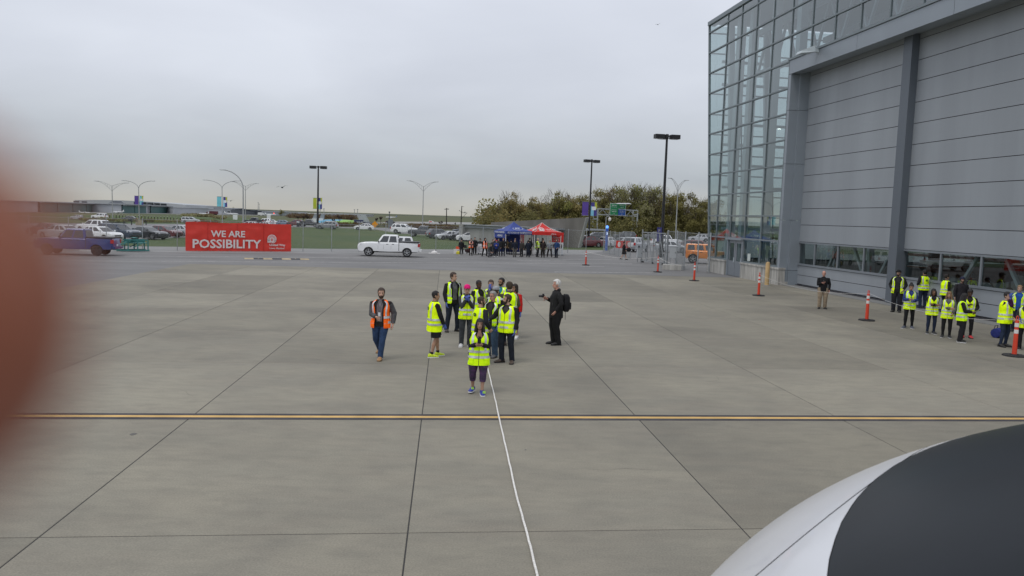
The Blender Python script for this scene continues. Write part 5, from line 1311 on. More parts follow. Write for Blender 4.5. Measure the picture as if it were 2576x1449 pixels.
def truss_lamp(base, top, ends, label, r=.09):
    t = thing('street_lamp', label, 'street lamp', base); Y = base.y
    T = atY(top[0], top[1], Y)-base
    m = MB(); m.tube([(0, 0, 0), (T.x, 0, T.z+.1)], [r*1.3, r*.8], 10); m.obj('pole', M_pole, t, True)
    m = MB(); m.tube([(0, 0, 0), (0, 0, .3)], r*2, 10); m.obj('pole_base', M_pole, t)
    for ex, ey in ends:
        E_ = atY(ex, ey, Y)-base; m = MB(); up, lo = [], []
        for i in range(8):
            q = i/7; x = T.x+(E_.x-T.x)*q; c = math.sin(q*math.pi/2)
            up.append((x, 0, T.z+(E_.z-T.z)*c)); lo.append((x, 0, lerp(T.z-.95*r/.09, E_.z-.06, min(1, c**1.0*1.0))-.12*(1-q)))
        m.tube(up, r*.38, 6); m.tube(lo, r*.38, 6)
        for i in (1, 2, 3, 5): m.bar(up[i], lo[i], r*.4)
        m.obj('arm', M_pole, t)
        s = 1 if E_.x > T.x else -1; m = MB()
        m.rings([[(E_.x-s*.35+s*u, v*wv, E_.z-.02+zz) for v, zz in ((-1, -.05), (1, -.05), (.7, .07), (-.7, .07))] for u, wv in ((0, .10), (.25, .17), (.8, .15), (.95, .06))]); lh = m.obj('lamp_head', M_pole, t)
        m = MB(); m.box((E_.x+s*.1, 0, E_.z-.085), (.5, .2, .03)); m.obj('lens', M_luml, lh)
    return t
l2 = at(*C1(1473, 800)); curved_lamp(l2, C1(1463, 370), (C1(1268, 263), C1(1652, 270)), 'grey street lamp with two curved arms and purple banners')
ban(C1, 1410, 460, 1462, 575, PUR, l2.y, 'plain purple banner on the left street lamp with curved arms'); ban(C1, 1476, 462, 1524, 578, CYA, l2.y, 'printed pale and lime banner on the left street lamp with curved arms', True)
m = MB(); t = thing('lamp_footing', 'square tan concrete footing under the left curved street lamp', 'footing', at(*C1(1475, 838))); m.box((0, 0, .45), (1.0, 1.0, .9)); m.obj('block', mat('tan_concrete', (.34, .29, .2), .9), t)
l3 = at(*C2(610, 830)); curved_lamp(l3, C2(606, 370), (C2(380, 256), C2(822, 268)), 'grey street lamp with two curved arms and cyan banners')
ban(C2, 541, 470, 597, 600, CYA, l3.y, 'plain cyan banner on the street lamp behind the red banner'); ban(C2, 622, 476, 672, 606, NVB, l3.y, 'dark blue and lime printed banner on the street lamp behind the red banner', True)
l4 = at(*C2(880, 900)); curved_lamp(l4, C2(877, 370), (C2(606, 125),), 'tall grey street lamp with a single curved arm behind the red banner', .12)
truss_lamp(at(*C1(1130, 785)), C1(1120, 335), (C1(927, 270), C1(1305, 294)), 'leftmost grey street lamp with two latticed arms')
truss_lamp(at(*C2(908, 812)), C2(907, 340), (C2(748, 277), C2(1050, 301)), 'grey street lamp with latticed arms just behind the single armed lamp')
truss_lamp(at(*C3(1255, 890)), C3(1268, 345), (C3(1083, 266), C3(1432, 281)), 'grey street lamp with latticed arms standing alone against the sky, behind the parked cars', .10)
truss_lamp(at(*C5(1006, 1072)), C5(1030, 590), (C5(962, 518), C5(1103, 537)), 'grey street lamp with latticed arms in front of the autumn trees', .11)
# ---- utility poles
M_wood = mat('creosote_wood', (.035, .03, .026), .9, var=.2, vs=4)
def upole(b, t_, label, arm):
    base = at(*b); H = hgt(base, *t_); t = thing('utility_pole', label, 'utility pole', base)
    dx = atY(*t_, base.y).x-base.x
    m = MB(); m.tube([(0, 0, 0), (dx, 0, H)], [.19, .13], 8); m.obj('pole', M_wood, t, True)
    m = MB()
    if arm:
        m.bar((dx-.3, 0, H-2.2), (dx+1.9, 0, H-2.3), .14); m.bar((dx, 0, H-4.3), (dx+1.6, 0, H-2.4), .1); m.bar((dx-.9, 0, H-1.6), (dx+.2, 0, H-1.9), .1); m.bar((dx, 0, H-.1), (dx+.7, 0, H-.25), .1)
    else: m.bar((dx-.7, 0, H-.5), (dx+.8, 0, H-.4), .12); m.bar((dx-.4, 0, H-.2), (dx+.5, 0, H-.2), .1)
    m.obj('crossarm', M_wood, t)
    for x, z in (((.9, -1.9), (1.2, -1.9), (-.8, -1.4)) if arm else ((-.6, -.3), (.65, -.2), (0, -.05))):
        m = MB(); m.tube([(dx+x, 0, H+z-.3), (dx+x, 0, H+z)], .1, 6); m.obj('insulator', M_pole, t)
upole(C3(1563, 855), C3(1566, 618), 'dark wooden utility pole with short crossarms', False)
upole(C3(1750, 860), C3(1762, 592), 'dark wooden utility pole with a braced side arm, next to the concrete wall', True)
# ---- chain link fence with posts
def wire_panel(w_, h_, pitch=.13, r=.0035):
    m = MB(); 
    x = -h_
    while x < w_:
        a0 = max(0, -x); a1 = min(h_, w_-x)
        if a1 > a0+.01:
            m.tube([(x+a0, 0, a0), (x+a1, 0, a1)], r, 3, False); m.tube([(x+a0, .004, h_-a0), (x+a1, .004, h_-a1)], r, 3, False)
        x += pitch
    return m
M_wire = mat('fence_wire', (.30, .32, .32), .5, metal=.4)
WP = {}
def fence(name_label, pxs, H=2.6, lean=None, rail=True, pitch=.13, postr=.032):
    ps = [at(*q) if len(q) == 2 else Vector(q) for q in pxs]
    t = thing('chain_link_fence', name_label, 'fence', ps[0])
    for i, p in enumerate(ps):
        m = MB(); m.tube([(0, 0, 0), (0, 0, H), (0, 0, H+.06)], [postr, postr, postr*.4], 8); m.obj('post', M_galv, t, True, p-ps[0])
    for a, b in zip(ps, ps[1:]):
        d = b-a; L = d.length; ang = math.atan2(d.y, d.x); key = (round(L, 1), H)
        if key not in WP: WP[key] = wire_panel(L, H-.12, pitch).mesh('wire_mesh', M_wire)
        put('wire_mesh', WP[key], t, a-ps[0]+Vector((0, 0, .06)), ang)
        m = MB(); m.bar((0, 0, H-.05), (L, 0, H-.05), .03); m.obj('top_wire', M_galv, t, False, a-ps[0], ang)
    return t, ps
fa, fb_ = at(446, 630.5), at(1428, 637.0)
n = 15; line = [fa.lerp(fb_, i/n) for i in range(n+1)]
dl = (fa-fb_)/n
fence('long chain link fence along the near edge of the lawn', [fa+dl*i for i in range(5, 0, -1)]+line+[tuple(at(1473.6, 639))])
fence('short chain link fence running towards the sliding gate', [C6(175, 600), C6(310, 632), C6(410, 656), C6(510, 682), C6(640, 706), C6(750, 735)], 2.55)
fence('chain link fence between the sliding gate and the hangar corner', [C6(1545, 860), C6(1735, 885), C6(1910, 968), C6(2190, 1002), C6(2443, 1024)], 3.0, postr=.05)
# sliding gate: a tube frame with raked braces and wire
ga, gb = at(*C6(990, 802)), at(*C6(1490, 862))
t = thing('sliding_gate', 'galvanised sliding gate of slanting tubes with wire mesh', 'gate', ga)
d = gb-ga; L = d.length; t.rotation_euler.z = math.atan2(d.y, d.x); Hg = 2.75
for z in (.18, Hg): m = MB(); m.bar((0, 0, z), (L, 0, z), .075); m.obj('rail', M_galv, t)
for i in range(5): m = MB(); m.bar((L*i/4, 0, .18), (L*i/4, 0, Hg), .06); m.obj('upright', M_galv, t)
for i in range(4): m = MB(); m.bar((L*i/4+.03, -.05, Hg), (L*(i+1)/4-.03, -.05, .2), .06); m.obj('brace', M_galv, t)
put('wire_mesh', wire_panel(L, Hg-.2, .09, .004).mesh('wire_mesh', M_wire), t, (0, .04, .18))
for x in (.3, L*.5, L-.3): m = MB(); m.tube([(x, -.04, .09), (x, .04, .09)], .09, 10); m.obj('roller', M_trim, t)
for x in (-.12, L+.12): m = MB(); m.tube([(x, .1, 0), (x, .1, 3.0)], .06, 8); m.obj('guide_post', M_galv, t)
M_cab = mat('cabinet_grey', (.40, .42, .43), .5)
def cabinet(b, w_, d_, z0, z1, label, rz, base=None):
    t = thing('control_cabinet', label, 'cabinet', b, rz)
    m = MB(); m.box((0, 0, (z0+z1)/2), (w_, d_, z1-z0)); m.obj('box', M_cab, t)
    m = MB(); m.box((0, -d_/2-.012, (z0+z1)/2), (w_*.88, .02, (z1-z0)*.92)); dr = m.obj('door', M_cab, t)
    m = MB(); m.box((w_*.3, -d_/2-.035, (z0+z1)/2), (.03, .03, .12)); m.obj('latch', M_trim, dr)
    m = MB(); m.box((0, 0, z1+.025), (w_+.08, d_+.08, .05)); m.obj('lid', M_cab, t)
    for s in (-1, 1): m = MB(); m.bar((s*w_*.38, 0, base or 0), (s*w_*.38, 0, z0), .06); m.obj('leg', M_galv, t)
    return t
cabinet(at(*C6(945, 800)), .45, .36, .42, 1.25, 'small grey control cabinet on legs left of the sliding gate', R(10))
p = at(*C6(1650, 960))
t = thing('concrete_block', 'grey concrete block carrying the grey cabinet beside the gate', 'concrete block', p, R(-12)); m = MB(); m.box((0, 0, .2), (1.45, 1.1, .40)); o = m.obj('block', M_plinth, t)
cabinet(p+Vector((.05, .1, .40)), .55, .5, .5, 1.42, 'tall grey cabinet on a stand on the concrete block', R(-12))
# blue emergency post and a dome camera pole
t = thing('emergency_post', 'bright blue emergency call post with a blue light behind the fence', 'emergency post', at(*C6(240, 545)))
M_eb = mat('emergency_blue', (.02, .10, .48), .4)
m = MB(); m.tube([(0, 0, 0), (0, 0, 2.75)], .17, 14); m.obj('column', M_eb, t, 40)
m = MB(); m.tube([(0, 0, 2.75), (0, 0, 3.0), (0, 0, 3.08)], [.16, .16, .06], 14); m.obj('light', mat('blue_glow', (.12, .35, 1.0), emis=1.2), t, 40)
m = MB(); m.box((0, -.165, 2.1), (.14, .05, .3)); m.obj('panel', mat('lamp_glow_small', (.6, .75, 1), emis=.9), t)
b = at(*C5(378, 1130)); t = thing('camera_pole', 'thin grey pole with a white dome camera behind the emergency post', 'camera pole', b); H = hgt(b, *C5(380, 865))
m = MB(); m.tube([(0, 0, 0), (0, 0, H), (.3, 0, H+.15), (.5, 0, H)], .05, 8); m.obj('pole', M_pole, t, True); m = MB(); m.ell((.5, 0, H-.3), (.22, .22, .28), 10, 6); m.obj('dome_camera', M_tw, t, True)
# ---- green direction signs on a gantry
ga, gb = at(*C5(286, 1030)), at(*C5(640, 1062))
Yg = (ga.y+gb.y)/2; ga = Vector((atY(*C5(286, 1000), Yg).x, Yg, 0)); gb = Vector((atY(*C5(640, 1000), Yg).x, Yg, 0))
t = thing('sign_gantry', 'grey steel gantry over the road carrying green and blue direction signs', 'sign gantry', ga)
W_g = gb.x-ga.x; Hl, Hr = atY(*C5(300, 785), Yg).z, atY(*C5(640, 806), Yg).z
sp_ = .5*(atY(*C5(306, 900), Yg).x-atY(*C5(266, 900), Yg).x)
for x0, H in ((0, Hl), (W_g, Hr)):
    for s in (-1, 1): m = MB(); m.bar((x0+s*sp_, 0, 0), (x0+s*sp_, 0, H), .32); m.obj('post', M_galv, t)
    for z in (.35, .62, .85): m = MB(); m.bar((x0-sp_, 0, H*z), (x0+sp_, 0, H*z), .26); m.obj('tie', M_galv, t)
for dz in (0, -1.3): m = MB(); m.bar((-sp_, .0, Hl-.1+dz), (W_g+sp_, 0, Hr+dz), .25); m.obj('beam', M_galv, t)
for i in range(9): m = MB(); q = i/9; m.bar((lerp(-sp_, W_g, q), 0, lerp(Hl, Hr, q)-.2-1.2*(i % 2)), (lerp(-sp_, W_g, q+1/9), 0, lerp(Hl, Hr, q)-.2-1.2*((i+1) % 2)), .12); m.obj('lattice', M_galv, t)
M_gs = mat('sign_green', (.01, .19, .075), .5); M_bs = mat('sign_blue', (.02, .09, .36), .5); M_sw = mat('sign_white', (.72, .74, .74), .5)
def gsign(x0, y0, x1, y1, m_, lines, label, grp='direction signs on the gantry'):
    a, b = atY(*C5(x0, y0), Yg-.5), atY(*C5(x1, y1), Yg-.5); w_, h_ = b.x-a.x, a.z-b.z
    t = thing('direction_sign', label, 'sign', ((a.x+b.x)/2, Yg-.5, (a.z+b.z)/2), 0, grp)
    m = MB(); m.box((0, 0, 0), (w_, .1, h_)); m.obj('board', m_, t)
    m = MB(); m.box((0, .005, 0), (w_+.14, .08, h_+.14)); m.obj('border', M_sw, t)
    for s_, zz, hh, ww in lines: put('lettering', text_mesh(s_, M_sw, w=w_*ww, h=h_*hh, bold=.015), t, (0, -.06, h_*zz))
    return w_, h_
gsign(427, 744, 493, 847, M_gs, [('Richmond', .36, .085, .62), ('via Garden City', .20, .06, .66), ('City Centre', -.06, .075, .6), ('Vancouver', -.2, .075, .62), ('↓', -.40, .12, .14)], 'large green direction sign with a white arrow on the gantry')
gsign(498, 748, 561, 793, M_gs, [('Richmond', .2, .16, .62), ('via No 3 Rd', -.2, .13, .5)], 'small green direction sign above the blue one on the gantry')
gsign(498, 796, 559, 852, M_bs, [('South Terminal', .25, .12, .66), ('Seaplane', .02, .1, .55), ('↓', -.28, .22, .14)], 'blue direction sign with a white arrow on the gantry')
for x, wl_ in ((512, 'left'), (545, 'middle'), (580, 'right')):
    a = atY(*C5(x, 749), Yg-1.4); t2 = thing('sign_light', wl_+' one of the three small lamps over the direction signs', 'lamp', a, 0, 'lamps over the gantry signs'); m = MB(); m.ell((0, 0, 0), (.85, .5, .22), 10, 4, z0=0); m.obj('shade', M_luml, t2); m = MB(); m.bar((0, 0, 0), (0, 1.4, -.4), .1); m.obj('arm', M_galv, t2)
# ---- orange, grey and white small road signs
def rsign(b, pxs, m_, label, w_, h_, txt=None, cat='sign', diamond=False):
    base = at(*b); a = atY(*pxs, base.y); t = thing('road_sign', label, cat, base)
    m = MB(); m.tube([(0, 0.04, 0), (0, 0.04, a.z)], .04, 6); m.obj('post', M_galv, t)
    m = MB(); m.box((a.x-base.x, 0, a.z), (w_, .03, h_), (0, R(45) if diamond else 0, 0)); m.obj('plate', m_, t)
    if txt: put('lettering', text_mesh(txt, M_trim, w=w_*.6, h=h_*.3), t, (a.x-base.x, -.03, a.z))
rsign(C3(637, 912), C3(642, 828), mat('sign_orange', (.75, .30, .01), .5), 'orange diamond road sign on a white post beside the white sedan', .95, .95, None, diamond=True)
rsign(C3(843, 880), C3(843, 828), mat('sign_back', (.16, .18, .19), .5), 'grey back of a large road sign left of the white suv', 1.2, 2.4)
for (x, y, lb) in ((C2(775, 745), 0, 'white taxiway sign board on the grass right of the single armed lamp'), (C2(1207, 735), 0, 'white taxiway sign board on the grass above the maroon suv')):
    rsign((x[0], x[1]+4), x, M_sw, lb, 1.5, 2.2)
# ---- the big red banner on the fence
ba, bb = at(466, 632.0), at(731, 633.4)
d = bb-ba; BW = d.length; BH = 2.42; ang = math.atan2(d.y, d.x); nrm = Vector((math.sin(ang), -math.cos(ang), 0))
bt = thing('banner', 'wide red vinyl banner reading WE ARE POSSIBILITY tied to the fence', 'banner', ba+nrm*.12, ang)
M_red = mat('banner_red', (.68, .045, .03), .42, var=.05, vs=1.5); M_bw = mat('banner_white', (.72, .68, .66), .5)
def wv(u, v): return .034*mnoise.noise(Vector((u*1.3, v*1.7, 3)))+.026*mnoise.noise(Vector((u*.4+v*1.2, v*3.0, 9)))
m = MB(); nu, nv = 60, 16; vs = []
for i in range(nv+1):
    for j in range(nu+1):
        u, v = BW*j/nu, .03+BH*i/nv+.03*math.sin(j/nu*math.pi*4)*(i/nv); vs.append((u, -wv(u, v), v))
m.add(vs, [(i*(nu+1)+j, i*(nu+1)+j+1, (i+1)*(nu+1)+j+1, (i+1)*(nu+1)+j) for i in range(nv) for j in range(nu)])
cl_ = m.obj('vinyl', M_red, bt, 'all')
for u in (BW*.199, BW*.472, BW*.725): m = MB(); m.box((u, -.03, .03+BH/2), (.012, .03, BH*.97)); m.obj('seam', mat('seam_red', (.45, .022, .018), .5), bt)
for u in [BW*i/10 for i in range(11)]:
    for v in (.06, BH): m = MB(); m.tube([(u*.995+.02, -.03, v), (u*.995+.02, -.045, v)], .025, 8); m.obj('eyelet', M_galv, bt)
def btxt(s_, x0, x1, y0, y1, bold): 
    u0, u1 = BW*(x0-133)/(1486-133), BW*(x1-133)/(1486-133); z = lambda y: BH*(1180-y)/(1180-828)
    put('lettering', text_mesh(s_, M_bw, w=u1-u0, h=z(y0)-z(y1), bold=bold, ext=.003), bt, ((u0+u1)/2, -.066, (z(y0)+z(y1))/2))
btxt('WE ARE', 440, 872, 922, 1002, .022); btxt('POSSIBILITY', 217, 1082, 1030, 1140, .022); btxt('United Way', 1193, 1405, 1078, 1115, .025); btxt('Lower Mainland', 1193, 1392, 1123, 1146, .012)
def emblem(parent, c, r, m_fg, m_bg, d=0.004, face=None):
    """half-round fan of arches above an open hand"""
    M4 = Matrix.Translation(Vector(c)) if face is None else face
    def disc(r0, a0, a1, y, mt, r1=0.0, oz=0):
        m = MB(); k = 22
        o = [(r0*math.cos(lerp(a0, a1, i/k)), y, oz+r0*math.sin(lerp(a0, a1, i/k))) for i in range(k+1)]
        q = [(r1*math.cos(lerp(a0, a1, i/k)), y, oz+r1*math.sin(lerp(a0, a1, i/k))) for i in range(k+1)]
        m.rings([[M4 @ Vector(p) for p in o], [M4 @ Vector(p) for p in q]], caps=False, closed=False); m.obj('emblem', mt, parent)
    disc(r, R(-40), R(220), 0, m_fg)
    m = MB(); m.add([M4 @ Vector(v) for v in ((-r*.99, 0, -r*.1), (r*.97, 0, -.1*r), (r*.9, 0, -r*.55), (r*.25, 0, -r*1.0), (-.2*r, 0, -r*.8), (-r*.98, 0, -r*.78))], [list(range(6))]); m.obj('emblem', m_fg, parent)
    for r0, r1 in ((.84, .77), (.68, .61), (.52, .45)): disc(r*r0, R(0), R(178), -d, m_bg, r*r1)
    disc(r*.13, 0, 2*math.pi, -d, m_bg, 0, r*.18)
    m = MB(); m.add([M4 @ Vector(v) for v in ((-.2*r, -d, -.1*r), (0, -d, .05*r), (.2*r, -d, -.1*r), (.08*r, -d, -.5*r), (-.08*r, -d, -.5*r))], [list(range(5))]); m.obj('emblem', m_bg, parent)
    m = MB(); m.add([M4 @ Vector(v) for v in ((-.3*r, -d, -.52*r), (.1*r, -d, -.86*r), (.75*r, -d, -.3*r), (.7*r, -d, -.42*r), (.12*r, -d, -.95*r), (-.3*r, -d, -.62*r))], [list(range(6))]); m.obj('emblem', m_bg, parent)
emblem(bt, (BW*(1224-133)/(1353), -.066, BH*(1180-1018)/352), BW*60/1353, M_bw, M_red)
# ---- teal steel trestle on skids left of the banner
tb, te = at(*C1(1232, 1180)), at(*C1(1585, 1180))
t = thing('work_stand', 'teal steel work stand on skids between the blue pickup and the red banner', 'work stand', tb, math.atan2((te-tb).y, (te-tb).x))
M_teal = mat('teal_paint', (.045, .20, .19), .5, var=.15, vs=3); L = (te-tb).length; Hs = hgt(tb, *C1(1400, 1035))
for y in (0, 1.2):
    m = MB(); m.bar((-.3, y, .1), (L+.1, y, .1), .1); m.obj('skid', M_teal, t)
    for x in (0, L*.27, L*.62, L): m = MB(); m.bar((x, y, .1), (x, y, Hs*(.45 if x < .1 else .98)), .08); m.obj('leg', M_teal, t)
    m = MB(); m.bar((-.2, y, .45), (L*.42, y, Hs), .08); m.bar((L*.45, y, .3), (L*.85, y, Hs*.8), .06); m.obj('rail', M_teal, t)
    m = MB(); m.bar((L*.2, y, Hs), (L, y, Hs), .08); m.obj('rail', M_teal, t)
m = MB(); m.box((L*.62, .6, Hs*.74), (L*.75, 1.15, .05)); m.obj('platform', M_teal, t)
for i in range(5): m = MB(); m.box((L*.05+i*.26, .6, .4+i*.17), (.26, 1.1, .04)); m.obj('step', M_teal, t)
m = MB(); m.box((L*.62, 1.22, Hs*.86), (L*.75, .02, Hs*.25)); m.obj('side_panel', M_teal, t)
# ---- concrete walled building behind the tents
wl, wr_ = at(*C4(262, 1112)), at(*C4(1935, 1222))
t = thing('concrete_wall_building', 'low concrete building with a tilted wing wall behind the tents', 'building', wl)
d = wr_-wl; ang = math.atan2(d.y, d.x); t.rotation_euler.z = ang; L = d.length
M_cw = mat('board_marked_concrete', (.30, .30, .285), .9, var=.16, vs=.5, stretch=(1, 1, .4), bump=.2, bs=3); M_cd = mat('weathered_concrete', (.17, .16, .145), .9, var=.2, vs=.4, stretch=(1, 1, .3)); M_fas = mat('fascia_metal', (.30, .32, .34), .5)
def lx(cx_): return L*(cx_-262)/(1935-262)
zz = lambda cx_, cy: hgt(wl+d*((cx_-262)/(1935-262)), *C4(cx_, cy))
z0 = zz(300, 850)
m = MB(); m.box((lx(292), .0, z0/2), (lx(325)-lx(262), 1.2, z0)); m.obj('pier', M_cw, t)
nW = 6
for i in range(nW):
    a, b = lerp(lx(327), lx(1738), i/nW), lerp(lx(327), lx(1738), (i+1)/nW)
    m = MB(); m.box(((a+b)/2, .3, (z0-.45)/2), (b-a-.03, .4, z0-.45)); m.obj('wall_panel', M_cw, t)
m = MB(); m.box((lerp(lx(327), lx(1738), .5), .25, z0-.28), (lx(1738)-lx(327), .9, .34)); m.box((lerp(lx(327), lx(1738), .5), .15, z0-.03), (lx(1738)-lx(327), 1.2, .1)); m.obj('fascia', M_fas, t)
m = MB(); m.box((lerp(lx(327), lx(1738), .5), 6, z0-.12), (lx(1738)-lx(327), 11, .2)); m.obj('roof', M_fas, t)
zt0, zt1 = zz(590, 822), zz(2000, 735)
m = MB(); pr = [(lx(560), 0), (lx(1935), 0), (lx(2025), zt1), (lx(590), zt0+.05)]
m.rings([[(x, y, z) for x, z in pr] for y in (2.0, 2.5)]); m.obj('wing_wall', M_cd, t)
m = MB(); m.bar((lx(1935), 2.2, 0), (lx(2027), 2.2, zt1), .5, .14); m.obj('wall_edge', M_cw, t)
m = MB(); m.box((lx(1430), .08, 1.0), (.95, .06, 2.0)); m.obj('door', mat('dark_door', (.06, .06, .065), .6), t)
for cx_ in (1545, 1610, 1260, 800): m = MB(); m.bar((lx(cx_), .02, 0), (lx(cx_), .02, z0-.5), .05); m.obj('downpipe', M_pole, t)
# ---- two pop-up tents
def tent(c0, ang, label, mc, eave=2.08, peak=3.25, trim=None):
    """c0: near corner on the ground; right face runs along ang"""
    t = thing('canopy_tent', label, 'tent', c0, ang); S = 3.0
    m = MB(); rs = []
    cx_ = S/2; NQ = 9
    def edge(t_): 
        sq = [(0, 0), (S, 0), (S, S), (0, S)]; return sq
    m = MB(); e_ = 2.0; rows = []
    for q in [i/8 for i in range(9)]:
        z = eave+.28+(peak-eave-.28)*(1-(1-q)**1.0)*(.75*q+.25) if q else eave+.28
        f = 1-q*.985
        ring = []
        for (x0, y0), (x1, y1) in zip(edge(0), edge(0)[1:]+edge(0)[:1]):
            for k_ in range(4): ring.append((cx_+(lerp(x0, x1, k_/4)-cx_)*f, cx_+(lerp(y0, y1, k_/4)-cx_)*f, z))
        rows.append(ring)
    m.rings(rows, caps=False); rf = m.obj('canopy', mc, t, 30)
    for (x0, y0), (x1, y1) in zip(edge(0), edge(0)[1:]+edge(0)[:1]):
        n_ = 10; m = MB(); vs = []
        for i in range(n_+1):
            q = i/n_; dd = .02*math.sin(i*2.2); px_, py_ = lerp(x0, x1, q), lerp(y0, y1, q)
            ox, oy = (y1-y0)/S, -(x1-x0)/S
            vs += [(px_+ox*(.0), py_+oy*.0, eave+.28), (px_+ox*(.01+dd*.5), py_+oy*(.01+dd*.5), eave-.04)]
        m.add(vs, [(2*i, 2*i+1, 2*i+3, 2*i+2) for i in range(n_)]); m.obj('valance', mc, t, True)
    for x, y in ((.03, .03), (S-.03, .03), (S-.03, S-.03), (.03, S-.03)):
        m = MB(); m.bar((x, y, 0), (x, y, eave+.26), .05); lg = m.obj('leg', M_tw, t); m = MB(); m.box((x, y, .02), (.16, .16, .03)); m.obj('foot', M_galv, lg)
    if trim:
        for x, y in ((0, 0), (S, 0), (0, S)):
            m = MB(); m.tube([Vector((cx_+(x-cx_)*f, cx_+(y-cx_)*f, zz_+.012)) for f, zz_ in [(1-q*.985, (eave+.28+(peak-eave-.28)*(.75*q+.25)*q if q else eave+.28)) for q in [i/8 for i in range(9)]]], .022, 5); m.obj('seam', trim, t)
    return t
def on_face(t, face, u, z, s_, m_, w_=None, h=None, slope=False, out=.05):
    me = text_mesh(s_, m_, w=w_, h=h, bold=.015, ext=.002)
    tl_ = R(-50) if slope else 0
    if face == 'r': M4 = Matrix.Translation((u, -out, z)) @ Matrix.Rotation(tl_, 4, 'X')
    else: M4 = Matrix.Translation((-out, u, z)) @ Matrix.Rotation(R(-90), 4, 'Z') @ Matrix.Rotation(tl_, 4, 'X')
    me.transform(M4); return put('lettering', me, t)
M_tb = mat('tent_blue', (.026, .055, .27), .6, var=.08, vs=1); M_tr = mat('tent_red', (.62, .022, .016), .6, var=.06, vs=1)
TA = R(24)
tB = tent(at(*C4(940, 1328)), TA, 'blue canopy tent with white lettering, left of the red tent', M_tb)
tR = tent(at(*C4(1390, 1338)), TA, 'red canopy tent with white piping and white logos', M_tr, trim=M_tw)
on_face(tB, 'r', 1.5, 2.2, 'BCIT SCHOOL OF TRANSPORTATION', M_sw, 2.6, .17)
on_face(tB, 'l', 1.5, 2.2, 'BCIT SCHOOL OF TRANSPORTATION', M_sw, 2.5, .17)
on_face(tB, 'r', 1.45, 2.62, 'BCIT', M_sw, .5, .2, True, -.40); 
m = MB(); M4 = Matrix.Translation((1.45, .36, 2.62)) @ Matrix.Rotation(R(-50), 4, 'X')
m.tube([M4 @ Vector((.55*math.cos(a), -.02, .20*math.sin(a)-.05)) for a in [R(150)+R(240)*i/14 for i in range(15)]], .02, 5); m.obj('emblem', M_sw, tB)
on_face(tB, 'l', 1.5, 2.62, 'BCIT', M_sw, .45, .2, True, -.40)
m = MB(); m.box((.03, 1.5, 1.85), (.03, 2.8, .45)); wp = m.obj('side_wall', M_tb, tB); on_face(tB, 'l', 1.4, 1.86, 'AEROSPACE', M_sw, 1.3, .2, out=.02)
m = MB(); m.box((1.5, 2.95, 1.1), (2.8, .03, 1.9)); m.obj('back_wall', M_tb, tB); on_face(tB, 'r', 1.5, 1.86, 'BCIT', M_sw, .4, .13, out=-2.9)
on_face(tR, 'r', 2.0, 2.62, 'United Way', M_sw, 1.1, .16, True, -.42); on_face(tR, 'r', 2.0, 2.48, 'Lower Mainland', M_sw, .9, .08, True, -.28)
on_face(tR, 'r', 2.1, 2.18, 'uwlm.ca', M_sw, .55, .13)
emblem(tR, None, .30, M_sw, M_tr, .006, Matrix.Translation((.95, .36, 2.60)) @ Matrix.Rotation(R(-50), 4, 'X'))
on_face(tR, 'l', 1.6, 2.60, 'United Way', M_sw, 1.1, .16, True, -.42); emblem(tR, None, .28, M_sw, M_tr, .006, Matrix.Translation((.36, .75, 2.60)) @ Matrix.Rotation(R(-90), 4, 'Z') @ Matrix.Rotation(R(-50), 4, 'X'))
# pull-up banner, tables, boards and small things under the tents
p = at(*C4(1755, 1335)); t = thing('pull_up_banner', 'tall pull-up banner, red above and white with photographs below, right of the red tent', 'pull-up banner', p, R(8))
wb = 1.22; m = MB(); m.box((0, 0, 1.82), (wb, .03, 1.0)); m.obj('red_panel', M_tr, t); m = MB(); m.box((0, 0, .7), (wb, .03, 1.22)); m.obj('white_panel', M_sw, t); m = MB(); m.box((0, 0, .05), (wb+.06, .25, .1)); m.obj('foot', M_galv, t)
emblem(t, (-.34, -.02, 2.12), .11, M_sw, M_tr)
for i, (s_, w_) in enumerate((('WE ARE', .42), ('POSSIBILITY', .8), ('United Way', .65), ('Lower Mainland', .7))): put('lettering', text_mesh(s_, M_sw, w=w_, h=.09, bold=.02), t, (-.5+w_/2, -.025, 1.93-.15*i))
for x in (-.32, .32): m = MB(); m.rings([[(x+.17*math.cos(a), yy, .92+.26*math.sin(a)) for a in [2*math.pi*j/14 for j in range(14)]] for yy in (-.018, -.03)]); m.obj('photograph', mat('photo_grey', (.09, .08, .08), .6, var=.8, vs=6), t)
